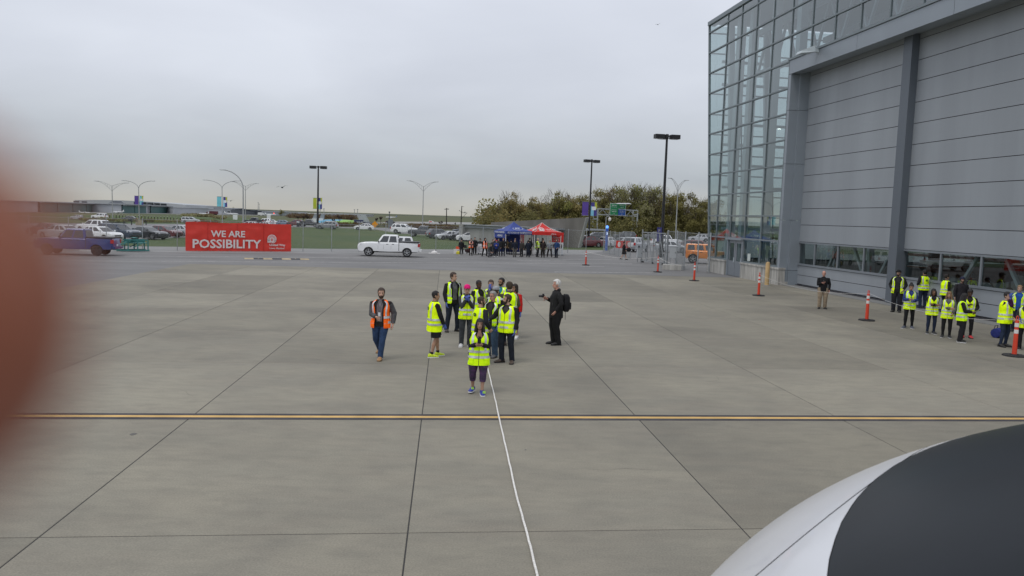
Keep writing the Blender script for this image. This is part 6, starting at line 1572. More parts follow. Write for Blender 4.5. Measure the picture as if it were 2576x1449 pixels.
def table(p, rz, w_, d_, h_, label, cloth_=None, emb=False):
    t = thing('table', label, 'table', p, rz)
    m = MB(); m.box((0, 0, h_), (w_, d_, .04)); m.obj('table_top', M_trim if not cloth_ else cloth_, t)
    for sx in (-1, 1):
        for sy in (-1, 1): m = MB(); m.bar((sx*w_*.44, sy*d_*.4, 0), (sx*w_*.44, sy*d_*.4, h_-.02), .05); m.obj('leg', M_trim, t)
    if cloth_:
        m = MB(); rs = []
        for z, g_ in ((h_+.025, 0), (h_*.6, .03), (.12, .06)):
            rs.append([(sx*(w_/2+g_)+.015*math.sin(i*1.9+z*3), sy, z) for i, (sx, sy) in enumerate([(lerp(-1, 1, k_/6), -d_/2-g_-.01*math.sin(k_*2.4)) for k_ in range(7)]+[(1, lerp(-d_/2, d_/2, k_/3)) for k_ in range(1, 4)]+[(lerp(1, -1, k_/6), d_/2+g_) for k_ in range(1, 7)]+[(-1, lerp(d_/2, -d_/2, k_/3)) for k_ in range(1, 3)])])
        m.rings(rs, caps=False); c_ = m.obj('table_cloth', cloth_, t, 40)
        if emb:
            for r0 in (.26, .20): m = MB(); m.tube([(.28+r0*math.cos(a), -d_/2-.075, .55+r0*math.sin(a)) for a in [2*math.pi*j/24 for j in range(25)]], .012, 5); m.obj('emblem', M_pole, c_)
            m = MB(); m.bar((.08, -d_/2-.07, .52), (.48, -d_/2-.07, .58), .03, .06); m.obj('emblem', M_pole, c_)
    return t
M_cl = mat('white_table_cloth', (.74, .74, .75), .8, bump=.3, bs=4)
p = at(*C4(516, 1318)); table(p, R(2), 1.55, .7, 1.0, 'table under a white cloth with a round grey emblem, left of the blue tent', M_cl, True)
p = at(*C4(1738, 1318)); table(p, R(5), 1.15, .6, .74, 'small table under a white cloth below the pull-up banner', M_cl)
p = at(*C4(1190, 1285)); table(p, TA, 1.8, .7, .76, 'dark folding table inside the blue tent')
p = at(*C4(1460, 1290)); table(p, TA, 2.4, .7, .76, 'dark folding table inside the red tent')
p = at(*C4(1182, 1275)); t = thing('display_board', 'dark red display board standing between the two tents', 'display board', p, R(10)); m = MB(); m.box((0, 0, 1.35), (.72, .04, 1.15)); m.obj('board', mat('board_dark_red', (.22, .015, .02), .5), t); m = MB(); m.bar((-.25, .05, 0), (-.25, .02, 1.8), .04); m.bar((.25, .05, 0), (.25, .02, 1.8), .04); m.obj('stand', M_trim, t)
emblem(t, (-.1, -.03, 1.35), .22, mat('board_pale', (.4, .2, .2), .5), mat('board_dark_red', (.22, .015, .02), .5))
p = at(*C4(190, 1312)); t = thing('cooler_box', 'white box at the left end of the crowd', 'box', p, R(-3)); m = MB(); m.box((0, 0, .2), (.62, .45, .40)); m.obj('box', M_tw, t); m = MB(); m.box((0, 0, .425), (.66, .49, .05)); m.obj('lid', M_tw, t)
p = at(*C4(204, 1318)); t = thing('jerry_can', 'yellow jug in front of the white box', 'jug', p); m = MB(); m.rings([[(x*a, y*a, z) for x, y in ((-.17, -.1), (.17, -.1), (.17, .1), (-.17, .1))] for a, z in ((.95, 0), (1, .05), (1, .22), (.5, .28), (.3, .31))]); m.obj('jug', mat('jug_yellow', (.62, .55, .03), .5), t); m = MB(); m.tube([(0, 0, .31), (0, 0, .36)], .05, 8); m.obj('cap', M_trim, t)
p = at(*C4(205, 1250))+Vector((0, 0, 0)); t = thing('tool_case', 'small orange red case on top of the white box', 'case', at(*C4(190, 1312))+Vector((.08, 0, .45))); m = MB(); m.box((0, 0, .13), (.42, .2, .24)); m.obj('case', mat('case_orange', (.7, .08, .02), .5), t); m = MB(); m.tube([(-.1, 0, .25), (-.08, 0, .31), (.08, 0, .31), (.1, 0, .25)], .015, 5); m.obj('handle', M_trim, t)
def chair(p, rz, label):
    t = thing('folding_chair', label, 'chair', p, rz); mc = M_trim
    m = MB(); m.box((0, 0, .45), (.44, .42, .04)); m.obj('seat', mc, t); m = MB(); m.box((0, .2, .72), (.44, .03, .3)); m.obj('backrest', mc, t)
    for x in (-.2, .2):
        m = MB(); m.bar((x, -.2, 0), (x, .2, .86), .03); m.obj('leg', mc, t); m = MB(); m.bar((x, .2, 0), (x, -.18, .45), .03); m.obj('leg', mc, t)
chair(at(*C4(310, 1315)), R(20), 'dark folding chair beside the man at the left end of the crowd')
t = thing('bag', 'dark bag lying on the ground left of the white table', 'bag', at(*C4(365, 1295))); m = MB(); m.ell((0, 0, .2), (.38, .22, .21), 12, 7); m.obj('bag', cloth((.04, .015, .018)), t, True); m = MB(); m.tube([(-.15, 0, .36), (0, 0, .5), (.15, 0, .36)], .02, 5); m.obj('handle', M_trim, t)
t = thing('wheelchair', 'small wheeled chair with pale wheels between the two tents', 'wheelchair', at(*C4(1245, 1335)), R(30)); 
for s in (-.26, .26): m = MB(); m.tube([(s, .28*math.cos(a), .28+.28*math.sin(a)) for a in [2*math.pi*j/16 for j in range(17)]], .02, 5); m.obj('wheel', M_tw, t)
m = MB(); m.box((0, 0, .5), (.44, .42, .05)); m.obj('seat', M_trim, t); m = MB(); m.box((0, .22, .75), (.44, .04, .45)); m.obj('backrest', M_trim, t)
t = thing('marker_base', 'white domed marker on the paving right of the white pickup', 'marker', at(*C3(1408, 1200))); m = MB(); m.rings([[(r*math.cos(a), r*math.sin(a), z) for a in [2*math.pi*j/14 for j in range(14)]] for r, z in ((.30, .01), (.28, .13), (.16, .2), (.06, .23), (.05, .33))]); m.obj('dome', M_tw, t, 40); m = MB(); m.box((0, 0, .0), (1.1, .7, .012)); m.obj('plate', M_tw, t)
# red box sign hung on the inner fence
p = at(*C6(740, 700)); a, b = C6(455, 335), C6(750, 500); A_, B_ = atY(*a, p.y+1.0), atY(*b, p.y+1.0)
t = thing('banner', 'small red banner with white marks on the fence behind the walking man', 'banner', ((A_.x+B_.x)/2, p.y+1.0, B_.z)); w_, h_ = B_.x-A_.x, A_.z-B_.z
m = MB(); m.box((0, 0, h_/2), (w_, .04, h_)); m.obj('vinyl', M_red, t)
for x in (-.28, .42): m = MB(); m.rings([[(w_*x+.16*math.cos(q), y, h_*.5+h_*.38*math.sin(q)) for q in [2*math.pi*j/12 for j in range(12)]] for y in (-.025, -.03)]); m.obj('mark', M_bw, t)
# ---- people at the tents and by the gate
GC = 'people waiting around the two tents'
def tp(cx_, cyf, cyt, yaw, label, **kw):
    q = C7(cx_, cyf); b = at(*q); tq = C7(cx_, cyt); h = min(1.95, max(1.5, hgt(b, *tq)))
    return person(b, h, yaw, label, lod=1, group=GC, **kw)
DKG, NV = (.03, .032, .035), (.014, .018, .032)
tp(345, 650, 305, 10, 'man in black at the left end of the crowd beside the orange red case', top=BLK, legs=(.03, .03, .034), hat=('cap', BLK), shoe=(.4, .4, .4))
tp(550, 655, 290, 12, 'person in an orange vest with hands together at the chest, beside the white table', top=(.03, .02, .02), legs=(.028, .02, .02), legstyle='slim', vest=OV, vopen=10, arms=CH, hat=('beanie', BLK))
tp(632, 630, 265, 0, 'tall dark haired person behind the left end of the white table', top=BLK, legs=BLK, hair=('short', H_BLK))
tp(745, 628, 292, -20, 'person in a dark jacket and beanie behind the right end of the white table', top=DKG, legs=BLK, hat=('beanie', BLK))
tp(850, 672, 275, 25, 'hooded person in an orange vest striding right of the white table', top=BLK, legs=BLK, vest=OV, vopen=8, hat=('hood', BLK), feet=((-.30, -.1, 0), (.26, .12, 0)))
tp(1020, 660, 310, 40, 'person in a grey jacket behind the one in the red cap', top=CHAR, legs=DJEAN)
tp(1062, 640, 282, 15, 'person with dark hair in the rear under the left edge of the blue tent', top=DKG, legs=BLK)
tp(1095, 686, 325, 0, 'person in a shiny blue jacket and red cap under the blue tent', top=(.025, .045, .20), legs=NV, hat=('cap', (.45, .03, .03)), arms=CH, shoe=(.5, .5, .5))
tp(1142, 668, 285, -20, 'person in a dark grey coat right of the one in the red cap', top=DKG, legs=CHAR, hat=('beanie', DKG))
tp(1245, 670, 280, -10, 'large man in a black jacket with hands in pockets below the blue tent post', top=BLK, legs=DJEAN, fat=1.15, arms=PK)
tp(1332, 620, 320, 150, 'person in a tan coat and dark hat seen from behind under the blue tent', top=(.25, .17, .09), legs=NV, hat=('beanie', BLK), hem=.7)
tp(1410, 640, 310, 175, 'person in a long dark coat seen from behind under the blue tent', top=BLK, legs=BLK, hem=.55, hat=('beanie', NV))
tp(1490, 692, 312, 6, 'person in a dark jacket and pale grey trousers standing in front of the tents', top=NV, legs=(.12, .115, .105), hair=('short', H_BLK), feet=((-.09, -.06, 0), (.10, .05, 0)))
tp(1497, 640, 282, 0, 'tall person in dark clothes behind the one in grey trousers', top=NV, legs=BLK)
tp(1645, 686, 316, -40, 'bearded person in a brown jacket between the two tents', top=(.05, .043, .038), legs=DKG, beard=H_BRN, hair=('short', (.10, .05, .025)))
tp(1780, 692, 325, 170, 'person in a long black coat with the back turned at the front of the tents', top=NV, legs=NV, hem=.5, hair=('short', H_BLK))
tp(1806, 662, 275, 200, 'tall dark haired person behind the long black coat', top=BLK, legs=BLK)
tp(1856, 640, 310, 120, 'dark haired woman beside the red tent post', top=BLK, legs=BLK, f=True, hair=('bob', H_BLK))
tp(1980, 688, 285, 70, 'balding man in a yellow vest under the red tent', top=BLK, legs=DKG, vest=YV, vhem=.9, hair=('bald', H_GREY), feet=((-.22, .0, 0), (.18, .05, 0)))
tp(2088, 640, 290, 0, 'hooded person in the rear under the red tent', top=BLK, legs=BLK, hat=('hood', BLK))
tp(2100, 698, 325, -8, 'man in a brown black parka in front of the red tent', top=(.028, .02, .018), legs=(.032, .028, .024), hem=.76, hood=True, arms=PK)
tp(2240, 692, 332, -5, 'man in a pale grey hooded sweatshirt right of the red tent', top=(.22, .235, .25), legs=(.022, .018, .018), arms=((-.2, -.12, 1.0), (.2, -.12, 1.0)), hood=True, feet=((-.22, 0, 0), (.24, 0, 0)))
tp(2388, 705, 308, -50, 'bearded man in a blue jacket at the right end of the crowd', top=(.022, .055, .15), legs=NV, beard=H_BRN, arms=PK)
cb = at(*C7(945, 690)); person(cb, 1.72, 30, 'person in grey crouching on the ground in front of the crowd', lod=1, group=GC, top=CHAR, legs=(.13, .13, .14), legstyle='loose', crouch=.50, lean=.22, arms=((-.12, -.50, 1.0), (.12, -.50, 1.0)), feet=((-.15, -.16, 0), (.14, -.02, .05)), hat=('hood', CHAR))
b = at(*C6(612, 745)); person(b, hgt(b, *C6(620, 347)), 82, 'man in a black jacket and dark shorts walking past the gate with a bag', lod=1, top=BLK, legs=(.03, .028, .03), legstyle='shorts', feet=((-.1, -.25, 0), (.1, .28, .02)), arms=((-.25, -.15, .95), (.26, .1, .9)), hair=('short', H_BLK), fat=1.25)
t = thing('shoulder_bag', 'black bag carried by the man walking past the gate', 'bag', b+Vector((.45, -.1, .98))); m = MB(); m.ell((0, 0, 0), (.24, .16, .20), 10, 6); m.obj('bag', cloth(BLK), t, True); m = MB(); m.tube([(-.1, 0, .15), (-.25, .05, .5), (.1, 0, .15)], .015, 5); m.obj('strap', M_trim, t)
# ================================================================ airfield buildings, aircraft, trees
M_roofw = mat('pale_roof', (.40, .42, .44), .6); M_wallw = mat('pale_wall', (.38, .40, .43), .8, var=.06, vs=.3); M_tealdoor = mat('teal_hangar_door', (.06, .135, .135), .5, var=.12, vs=.15); M_dkwin = mat('dark_window', (.03, .036, .042), .2)
M_dgh = mat('dark_grey_metal', (.085, .095, .11), .6, var=.08, vs=.1); M_fasc = mat('hangar_fascia', (.27, .30, .32), .6)
def fbase(p0, p1):
    a, b = at(*p0), at(*p1); return a, b, (b-a).length, math.atan2((b-a).y, (b-a).x)
def far_hangar(p0, p1, tl, tr, dl, label, ndoor, letters=None, roofh=0.0):
    """door front between ground pixels p0 and p1; tl, tr roof edge; dl door head"""
    a, b, L, ang = fbase(p0, p1); t = thing('far_hangar', label, 'hangar', a, ang)
    H = (hgt(a, *tl)+hgt(b, *tr))/2; Hd = hgt(a, *dl); D_ = 30
    m = MB(); m.box((L/2, D_/2+.5, (H-.3)/2), (L-.2, D_-1, H-.3)); m.obj('wall', M_wallw, t)
    m = MB(); m.box((L/2, D_/2-.4, H-.12), (L+1.2, D_+1.6, .3)); m.obj('roof', M_roofw, t)
    m = MB(); m.box((L/2, -.1, (H-.3+Hd)/2), (L, .5, H-.3-Hd)); m.obj('fascia', M_fasc, t)
    for i in range(ndoor):
        m = MB(); w_ = L/ndoor; m.box((w_*(i+.5), .3+.18*(i % 2), Hd/2), (w_-.06, .15, Hd)); m.obj('door_leaf', M_tealdoor, t)
    if letters:
        x0, x1, n = letters
        for i in range(n):
            if i in (5, 6): continue
            m = MB(); w_ = (x1-x0)*L/n; m.box((x0*L+w_*(i+.5), -.5, H+.35), (w_*.7, .15, .75)); m.obj('sign_letter', M_dgh, t)
    return t, L, H
far_hangar(C1(205, 672), C1(1035, 668), C1(205, 520), C1(1035, 572), C1(205, 552), 'leftmost grey hangar with a row of teal doors and dark roof lettering', 9, (.42, .64, 12))
far_hangar(C1(1268, 682), C1(1572, 686), C1(1268, 562), C1(1572, 580), C1(1268, 590), 'grey hangar with teal doors behind the purple banners', 4)
far_hangar(C1(1630, 685), C1(1900, 687), C1(1630, 582), C1(1900, 592), C1(1630, 603), 'grey hangar with teal doors right of the purple banners', 3, (-.25, .12, 9))
def block(p0, p1, top, label, m_, name='far_building', D_=18, roof=None, wins=0, cat='building', grp=None, gable=False, base=0):
    a, b, L, ang = fbase(p0, p1); t = thing(name, label, cat, a, ang, grp); H = hgt(a, *top)
    m = MB(); m.box((L/2, D_/2, H/2), (L, D_, H)); m.obj('wall', m_, t)
    m = MB()
    if gable: m.rings([[(x, -.3, H), (x, D_*.5, H+gable), (x, D_+.3, H)] for x in (-.3, L+.3)]) if gable > 0 else m.rings([[(0, y, H), (L*.72, y, H-.2), (L, y, H*.55), (L*.3, y, H+.6)] for y in (-.2, D_)])
    else: m.box((L/2, D_/2, H+.12), (L+.6, D_+.6, .25))
    m.obj('roof', roof or M_roofw, t)
    for i in range(wins): m = MB(); w_ = L/wins; m.box((w_*(i+.5), -.03, H*.55), (w_*.66, .1, H*.3)); f_ = m.obj('window', M_dkwin, t)
    return t
block(C1(1040, 670), C1(1268, 678), C1(1040, 572), 'pale office building between the first two teal doored hangars', M_wallw, wins=7)
t = thing('storage_dome', 'dark conical storage dome between the two teal doored hangars', 'dome', at(*C1(1183, 664))); b = at(*C1(1183, 664)); r = (at(*C1(1232, 664))-b).length; H = hgt(b, *C1(1183, 530))
m = MB(); m.tube([(0, 0, 0), (0, 0, H*.45), (0, 0, H*.62), (0, 0, H*.85), (0, 0, H)], [r, r, r*.8, r*.45, r*.3], 14); m.obj('shell', M_dgh, t, True); m = MB(); m.tube([(0, 0, H), (0, 0, H+.3)], r*.33, 10); m.obj('cap', M_roofw, t)
a = at(*C1(880, 600)); 
t = thing('curved_roof_terminal', 'long pale terminal with a shallow curved roof far behind the left hangar', 'terminal building', at(*C1(640, 640))); b = t.location.copy(); L = (at(*C1(1110, 645))-b).length; H = hgt(b, *C1(880, 508)); He = hgt(b, *C1(640, 530))
m = MB(); n = 14; m.rings([[(L*i/n, y, He+(H-He)*math.sin(math.pi*(.15+.85*i/n))) for i in range(n+1)]+[(L, y, 0), (0, y, 0)] for y in (0, 40)]); m.obj('hall', M_roofw, t)
for i in range(5): m = MB(); x = L*(.56+.06*i); m.box((x, -.2, He+(H-He)*math.sin(math.pi*(.15+.85*x/L))-1.2), (L*.05, .3, 1.6)); m.obj('window', M_dkwin, t)
block(C1(1905, 690), C1(2360, 702), C1(1905, 612), 'long low pale building right of the teal doored hangars', M_wallw, wins=0)
block(C1(2185, 672), C1(2420, 680), C1(2185, 592), 'stepped pale building with a dark window strip left of the cyan banner', M_wallw, wins=3)
block(C1(1990, 640), C1(2110, 645), C1(1990, 590), 'small pale roof plant building with a dark strip on the long low building', M_wallw, wins=1)
block(C2(615, 700), C2(718, 702), C2(615, 640), 'pale terminal block behind the cyan banner', M_wallw, wins=2)
block(C2(768, 700), C2(1066, 706), C2(768, 632), 'dark grey metal shed with a sloping right end, seen past the single armed lamp', M_dgh, roof=M_dgh, gable=-1)
block(C2(1068, 706), C2(1158, 708), C2(1068, 655), 'small grey building with a pale door right of the dark grey shed', M_fasc, wins=2)
block(C2(1238, 712), C2(1450, 714), C2(1238, 662), 'dark building with red lights beside a bushy tree', M_dgh, roof=M_dgh, wins=3)
for i, (x, y) in enumerate(((1280, 687), (1458, 677), (2042, 712))):
    p = at(*C2(x, 716)); t = thing('warning_light', ('red light on the dark building left of the bushy tree', 'red light on the right end of the dark building', 'red light above the low terminal right of the black lamp post')[i], 'light', Vector((p.x, p.y-1, hgt(p, *C2(x, y))))); m = MB(); m.ell((0, 0, 0), (.35, .35, .35), 8, 5); m.obj('lens', mat('red_glow', (1, .08, .06), emis=1.6), t); m = MB(); m.bar((0, .3, 0), (0, 1.2, 0), .1); m.obj('bracket', M_galv, t)
block(C2(1500, 722), C2(1700, 722), C2(1500, 676), 'long grey terminal far behind the bare trees', M_fasc, wins=14)
block(C2(1640, 724), C2(2060, 724), C2(1640, 694), 'long pale terminal with many small dark windows behind the black lamp post', M_wallw, wins=26)
block(C2(2200, 728), C2(2560, 728), C2(2200, 700), 'pale terminal far behind the white lettered sign', M_wallw, wins=20)
# masts and thin towers on the horizon
for i, (x, yb, yt, lb) in enumerate(((1070, 655, 548, 'thin grey mast right of the single armed street lamp'), (1083, 655, 568, 'shorter thin mast beside a taller one'), (1868, 700, 640, 'thin slanting mast right of the black lamp post'), (1917, 700, 628, 'tall slanting mast right of the black lamp post'), (2310, 712, 640, 'thin mast left of the leaning fins'), (2350, 712, 636, 'middle thin mast over the leaning fins'))):
    p = at(*C2(x, yb+30)); t = thing('mast', lb, 'mast', p); H = hgt(p, *C2(x, yt)); m = MB(); m.tube([(0, 0, 0), (0, 0, H)], [.35, .15], 6); m.obj('pole', M_pole, t); m = MB(); m.box((0, 0, H), (.8, .8, .5)); m.obj('head', M_pole, t)
p = at(*C3(828, 770)); t = thing('mast', 'thin mast left of the white airliner on the horizon', 'mast', p); H = hgt(p, *C3(828, 672)); m = MB(); m.tube([(0, 0, 0), (0, 0, H)], [.4, .15], 6); m.obj('pole', M_dgh, t); m = MB(); m.box((0, 0, H), (.8, .8, .8)); m.obj('head', M_dgh, t)
# ---- aircraft on the far apron
M_plane = paint('aircraft_white', (.72, .73, .74))
def airplane(pl, pr, hd_, label, tail=M_plane, prop=False, body=M_plane):
    c = at((pl[0]+pr[0])/2, (pl[1]+pr[1])/2); L = (pr[0]-pl[0])*c.y/FPX; r = L*.05
    t = thing('airplane', label, 'airplane', c, R(hd_)); zc = r*1.9
    m = MB(); m.rings([[(x*L, r*f_*math.cos(q), zc+dz*r+r*f_*math.sin(q)) for q in [2*math.pi*j/12 for j in range(12)]] for x, f_, dz in ((-.5, .12, .55), (-.38, .5, .3), (-.2, .95, 0), (.3, 1, 0), (.42, .8, -.05), (.48, .45, -.2), (.5, .12, -.3))]); m.obj('fuselage', body, t, True)
    for s in (-1, 1):
        m = MB(); wz = zc+(r*.9 if prop else -.5*r); m.rings([[(x, s*y, z) for x, z in ((x0, wz), (x0+w_*.5, wz+.03*L*.3), (x0+w_, wz), (x0+w_*.5, wz-.01*L))] for x0, w_, y in ((-.05*L, .16*L, r*.5), (-.14*L, .06*L, .46*L))]); m.obj('wing', body, t)
        m = MB(); m.rings([[(x, s*y, z) for x, z in ((x0, zc+r*1.0), (x0+w_, zc+r), (x0+w_*.5, zc+r*1.15))] for x0, w_, y in ((-.49*L, .08*L, 0), (-.5*L, .04*L, .16*L))]); m.obj('tailplane', body, t)
        m = MB(); ez = wz-(0 if prop else .8*r); m.tube([(.10*L, s*.16*L, ez), (.02*L, s*.16*L, ez), (-.06*L, s*.16*L, ez)], [.028*L, .030*L, .015*L], 10); e_ = m.obj('engine', M_plane, t, True)
        if prop: m = MB(); m.box((.105*L, s*.16*L, ez), (.005*L, .012*L, .16*L)); m.obj('propeller', M_trim, e_)
        m = MB(); m.tube([(-.02*L, s*.06*L-.012*L, .018*L), (-.02*L, s*.06*L+.012*L, .018*L)], .018*L, 8); m.obj('wheel', M_tyre, t)
        m = MB(); m.box((.05*L, s*r*1.0, zc+.25*r), (.62*L, .02*r, .16*r)); m.obj('window_strip', M_dkwin, t)
    m = MB(); m.rings([[(x, y, z) for x, z in ((-.5*L, zc+.6*r), (-.36*L, zc+.8*r), (-.46*L, zc+3.6*r), (-.52*L, zc+3.6*r))] for y in (-.01*L, .01*L)]); m.obj('fin', tail, t)
    m = MB(); m.tube([(.40*L, -.01*L, .015*L), (.40*L, .01*L, .015*L)], .015*L, 8); m.obj('nose_wheel', M_tyre, t)
    m = MB(); m.bar((.40*L, 0, .015*L), (.40*L, 0, zc-.6*r), .008*L); m.obj('nose_leg', M_galv, t)
airplane(C1(700, 690), C1(835, 690), 8, 'white twin propeller aircraft in front of the leftmost teal doors', prop=True)
airplane(C1(1112, 684), C1(1275, 686), 176, 'long white jet in front of the pale office building')
airplane(C2(300, 706), C2(440, 704), 172, 'white jet left of the street lamp with cyan banners')
airplane(C2(640, 708), C2(812, 708), 10, 'white jet with a slim body right of the street lamp with cyan banners')
airplane(C2(1160, 716), C2(1300, 716), 6, 'white jet in front of the dark building with red lights')
airplane(C2(20, 708), C2(60, 708), 20, 'small white aircraft on the grass edge left of the cyan banner', prop=True)
airplane(C3(783, 752), C3(925, 752), 184, 'white airliner taxiing on the horizon, right of the white letters', tail=mat('fin_blue', (.2, .25, .4), .4))
# trucks and clutter on the airfield
def box_truck(p, hd_, L, H, c, label, stripe=None):
    L, H = L*p.y/FPX, H*p.y/FPX; t = thing('service_truck', label, 'truck', p, R(hd_)); k_ = L/6
    m = MB(); m.box((-.8*k_, 0, H*.58), (L*.68, 2.2*k_, H*.78)); m.obj('box', c, t)
    m = MB(); m.rings([[(x, y*k_, z) for x, z in ((L*.24, .5*k_), (L*.5, .5*k_), (L*.5, H*.45), (L*.42, H*.75), (L*.24, H*.75))] for y in (-1, 1)]); m.obj('cab', c, t)
    m = MB(); m.box((L*.455, 0, H*.58), (L*.06, 1.8*k_, H*.2), (0, R(25), 0)); m.obj('windscreen', M_cgl, t)
    for x in (-L*.3, L*.32):
        for y in (-1, 1): m = MB(); m.tube([(x, y*k_-.12, .42*k_), (x, y*k_+.12, .42*k_)], .42*k_, 10); m.obj('wheel', M_tyre, t)
    if stripe: m = MB(); m.box((-.8*k_, -1.12*k_, H*.55), (L*.5, .04, H*.4)); m.obj('panel', stripe, t)
box_truck(at(*C3(1368, 814)), 5, 13, 6.5, M_sw, 'white service truck with a red board far beyond the parked cars', mat('board_red', (.5, .05, .04), .6))
box_truck(at(*C2(480, 708)), 180, 28, 10, mat('truck_maroon', (.10, .02, .03), .6), 'dark maroon loader beside the white jet left of the cyan banner')
box_truck(at(*C2(1110, 716)), 0, 16, 8, M_sw, 'white service truck at the small grey building')
# ---- letters, leaning fins, painted dome
p0, p1 = at(*C3(385, 838)), at(*C3(600, 838)); L = (p1-p0).length
t = thing('letter_sign', 'dark blue wall with large white letters YVR beside leaning metal fins', 'sign', p0, math.atan2((p1-p0).y, (p1-p0).x)); H = hgt(p0, *C3(385, 770))
m = MB(); m.box((L*.22, 0, H/2), (L*.46, .5, H)); m.obj('wall', mat('sign_navy', (.025, .035, .12), .5), t)
put('lettering', text_mesh('YVR', M_sw, w=L*.42, h=H*.5, bold=.03), t, (L*.25, -.3, H*.42))
put('lettering', text_mesh('LONDON', M_sw, w=L*.38, h=H*.22, bold=.02), t, (L*.75, -.3, H*.45)); m = MB(); m.box((L*.73, 0, H*.3), (L*.52, .4, H*.6)); m.obj('low_wall', mat('sign_navy', (.025, .035, .12), .5), t); put('lettering', text_mesh('DRUGS', M_sw, w=L*.36, h=H*.2, bold=.02), t, (L*.74, -.3, H*.17))
for i, x in enumerate((405, 445, 480)):
    a = at(*C3(x+40, 834)); t = thing('leaning_fin', ('left', 'middle', 'right')[i]+' one of three leaning pale metal fins behind the white letters', 'sculpture', a); H = hgt(a, *C3(x, 705)); dx = atY(*C3(x, 705), a.y).x-a.x
    m = MB(); m.rings([[(x_, y, z) for x_, z in ((0, 0), (1.4, 0), (dx+.7, H), (dx, H))] for y in (1.4, 1.8)]); m.obj('blade', M_roofw, t); m = MB(); m.bar((dx*.5, 1.6, H*.5), (dx*.5+1.6, 1.6, H*.1), .12); m.obj('strut', M_galv, t)
for i, x in enumerate((1790, 1880)):
    a = at(*C2(x-40, 815)); t = thing('leaning_fin', ('tall leaning grey fin left of the black lamp post', 'tall leaning grey fin just right of the black lamp post')[i], 'sculpture', a); H = hgt(a, *C2(x, 700)); dx = atY(*C2(x, 700), a.y).x-a.x
    m = MB(); m.rings([[(x_, y, z) for x_, z in ((0, 0), (1.6, 0), (dx+1.0, H), (dx, H))] for y in (0, .5)]); m.obj('blade', M_fasc, t); m = MB(); m.box((dx*.5+.6, -.2, H*.35), (1.2, .6, H*.4)); m.obj('panel', M_sw, t)
a, b = at(*C2(1945, 822)), at(*C2(2268, 822)); c = (a+b)/2; r = (b-a).length/2
t = thing('painted_mound', 'low domed canopy painted pale blue and lime green', 'canopy', c); H = hgt(c, *C2(2105, 766))
m = MB(); m.ell((0, 0, 0), (r, r*.8, H), 28, 6, z0=0); me = m.mesh('canopy', [mat('mound_blue', (.12, .33, .48), .6), mat('mound_green', (.22, .42, .08), .6)], True)
for pg in me.polygons: pg.material_index = 1 if pg.center.x+.25*r*math.sin(pg.center.z*4) > -.05*r else 0
put('canopy', me, t)
for i in range(6): m = MB(); x = r*(-.75+.3*i); m.bar((x, -r*.7, -.05), (x, -r*.7, .5), .1); m.obj('support', M_trim, t)
# low white barrier and posts in front
m = MB(); a, b = at(*C2(1830, 858)), at(*C2(1990, 850)); t = thing('white_rail', 'low white rail in front of the leaning fins', 'rail', a)
for z in (.4, .8): m = MB(); m.bar((0, 0, z), b-a+Vector((0, 0, z)), .1); m.obj('rail', M_tw, t)
for i in range(7): m = MB(); q = (b-a)*(i/6); m.bar(q, q+Vector((0, 0, .85)), .1); m.obj('post', M_tw, t)
for j, q in enumerate((((1275, 838), (1560, 838)),)):
    a, b = at(*C1(*q[0])), at(*C1(*q[1])); t = thing('wooden_rail', 'low brown wooden rail at the edge of the left car park', 'rail', a)
    m = MB(); m.bar((0, 0, .75), b-a+Vector((0, 0, .75)), .12); m.obj('rail', M_wood, t)
    for i in range(4): m = MB(); p = (b-a)*(i/3); m.bar(p, p+Vector((0, 0, .8)), .14); m.obj('post', M_wood, t)
p = at(*C2(1585, 860)); t = thing('litter_bin', 'dark litter bin with a pale rim left of the grey suv', 'bin', p); m = MB(); m.tube([(0, 0, 0), (0, 0, 1.0)], .35, 10); m.obj('bin', M_trim, t); m = MB(); m.tube([(0, 0, 1.0), (0, 0, 1.15)], [.38, .3], 10); m.obj('lid', M_sw, t)
# rows of slim bollard stakes along the far verges
for k_, (f, x0, y0, x1, y1, n) in enumerate(((C3, 955, 850, 1330, 858, 22), (C1, 1010, 742, 2040, 790, 26))):
    a, b = f(x0, y0), f(x1, y1); m0 = MB(); m0.box((0, 0, .45), (.14, .14, .9)); me = m0.mesh('stake', M_wood if k_ else M_pole); mc = MB(); mc.box((0, 0, .93), (.18, .18, .06)); mcap = mc.mesh('cap', M_tw)
    for i in range(n):
        p = at(lerp(a[0], b[0], i/(n-1)), lerp(a[1], b[1], i/(n-1))); t = thing('stake', ('thin grey stake in the row in front of the far field', 'short brown stake along the verge below the teal doored hangars')[k_], 'stake', p, 0, ('row of grey stakes behind the parked cars', 'row of brown stakes along the verge')[k_]); put('post', me, t); put('cap', mcap, t)
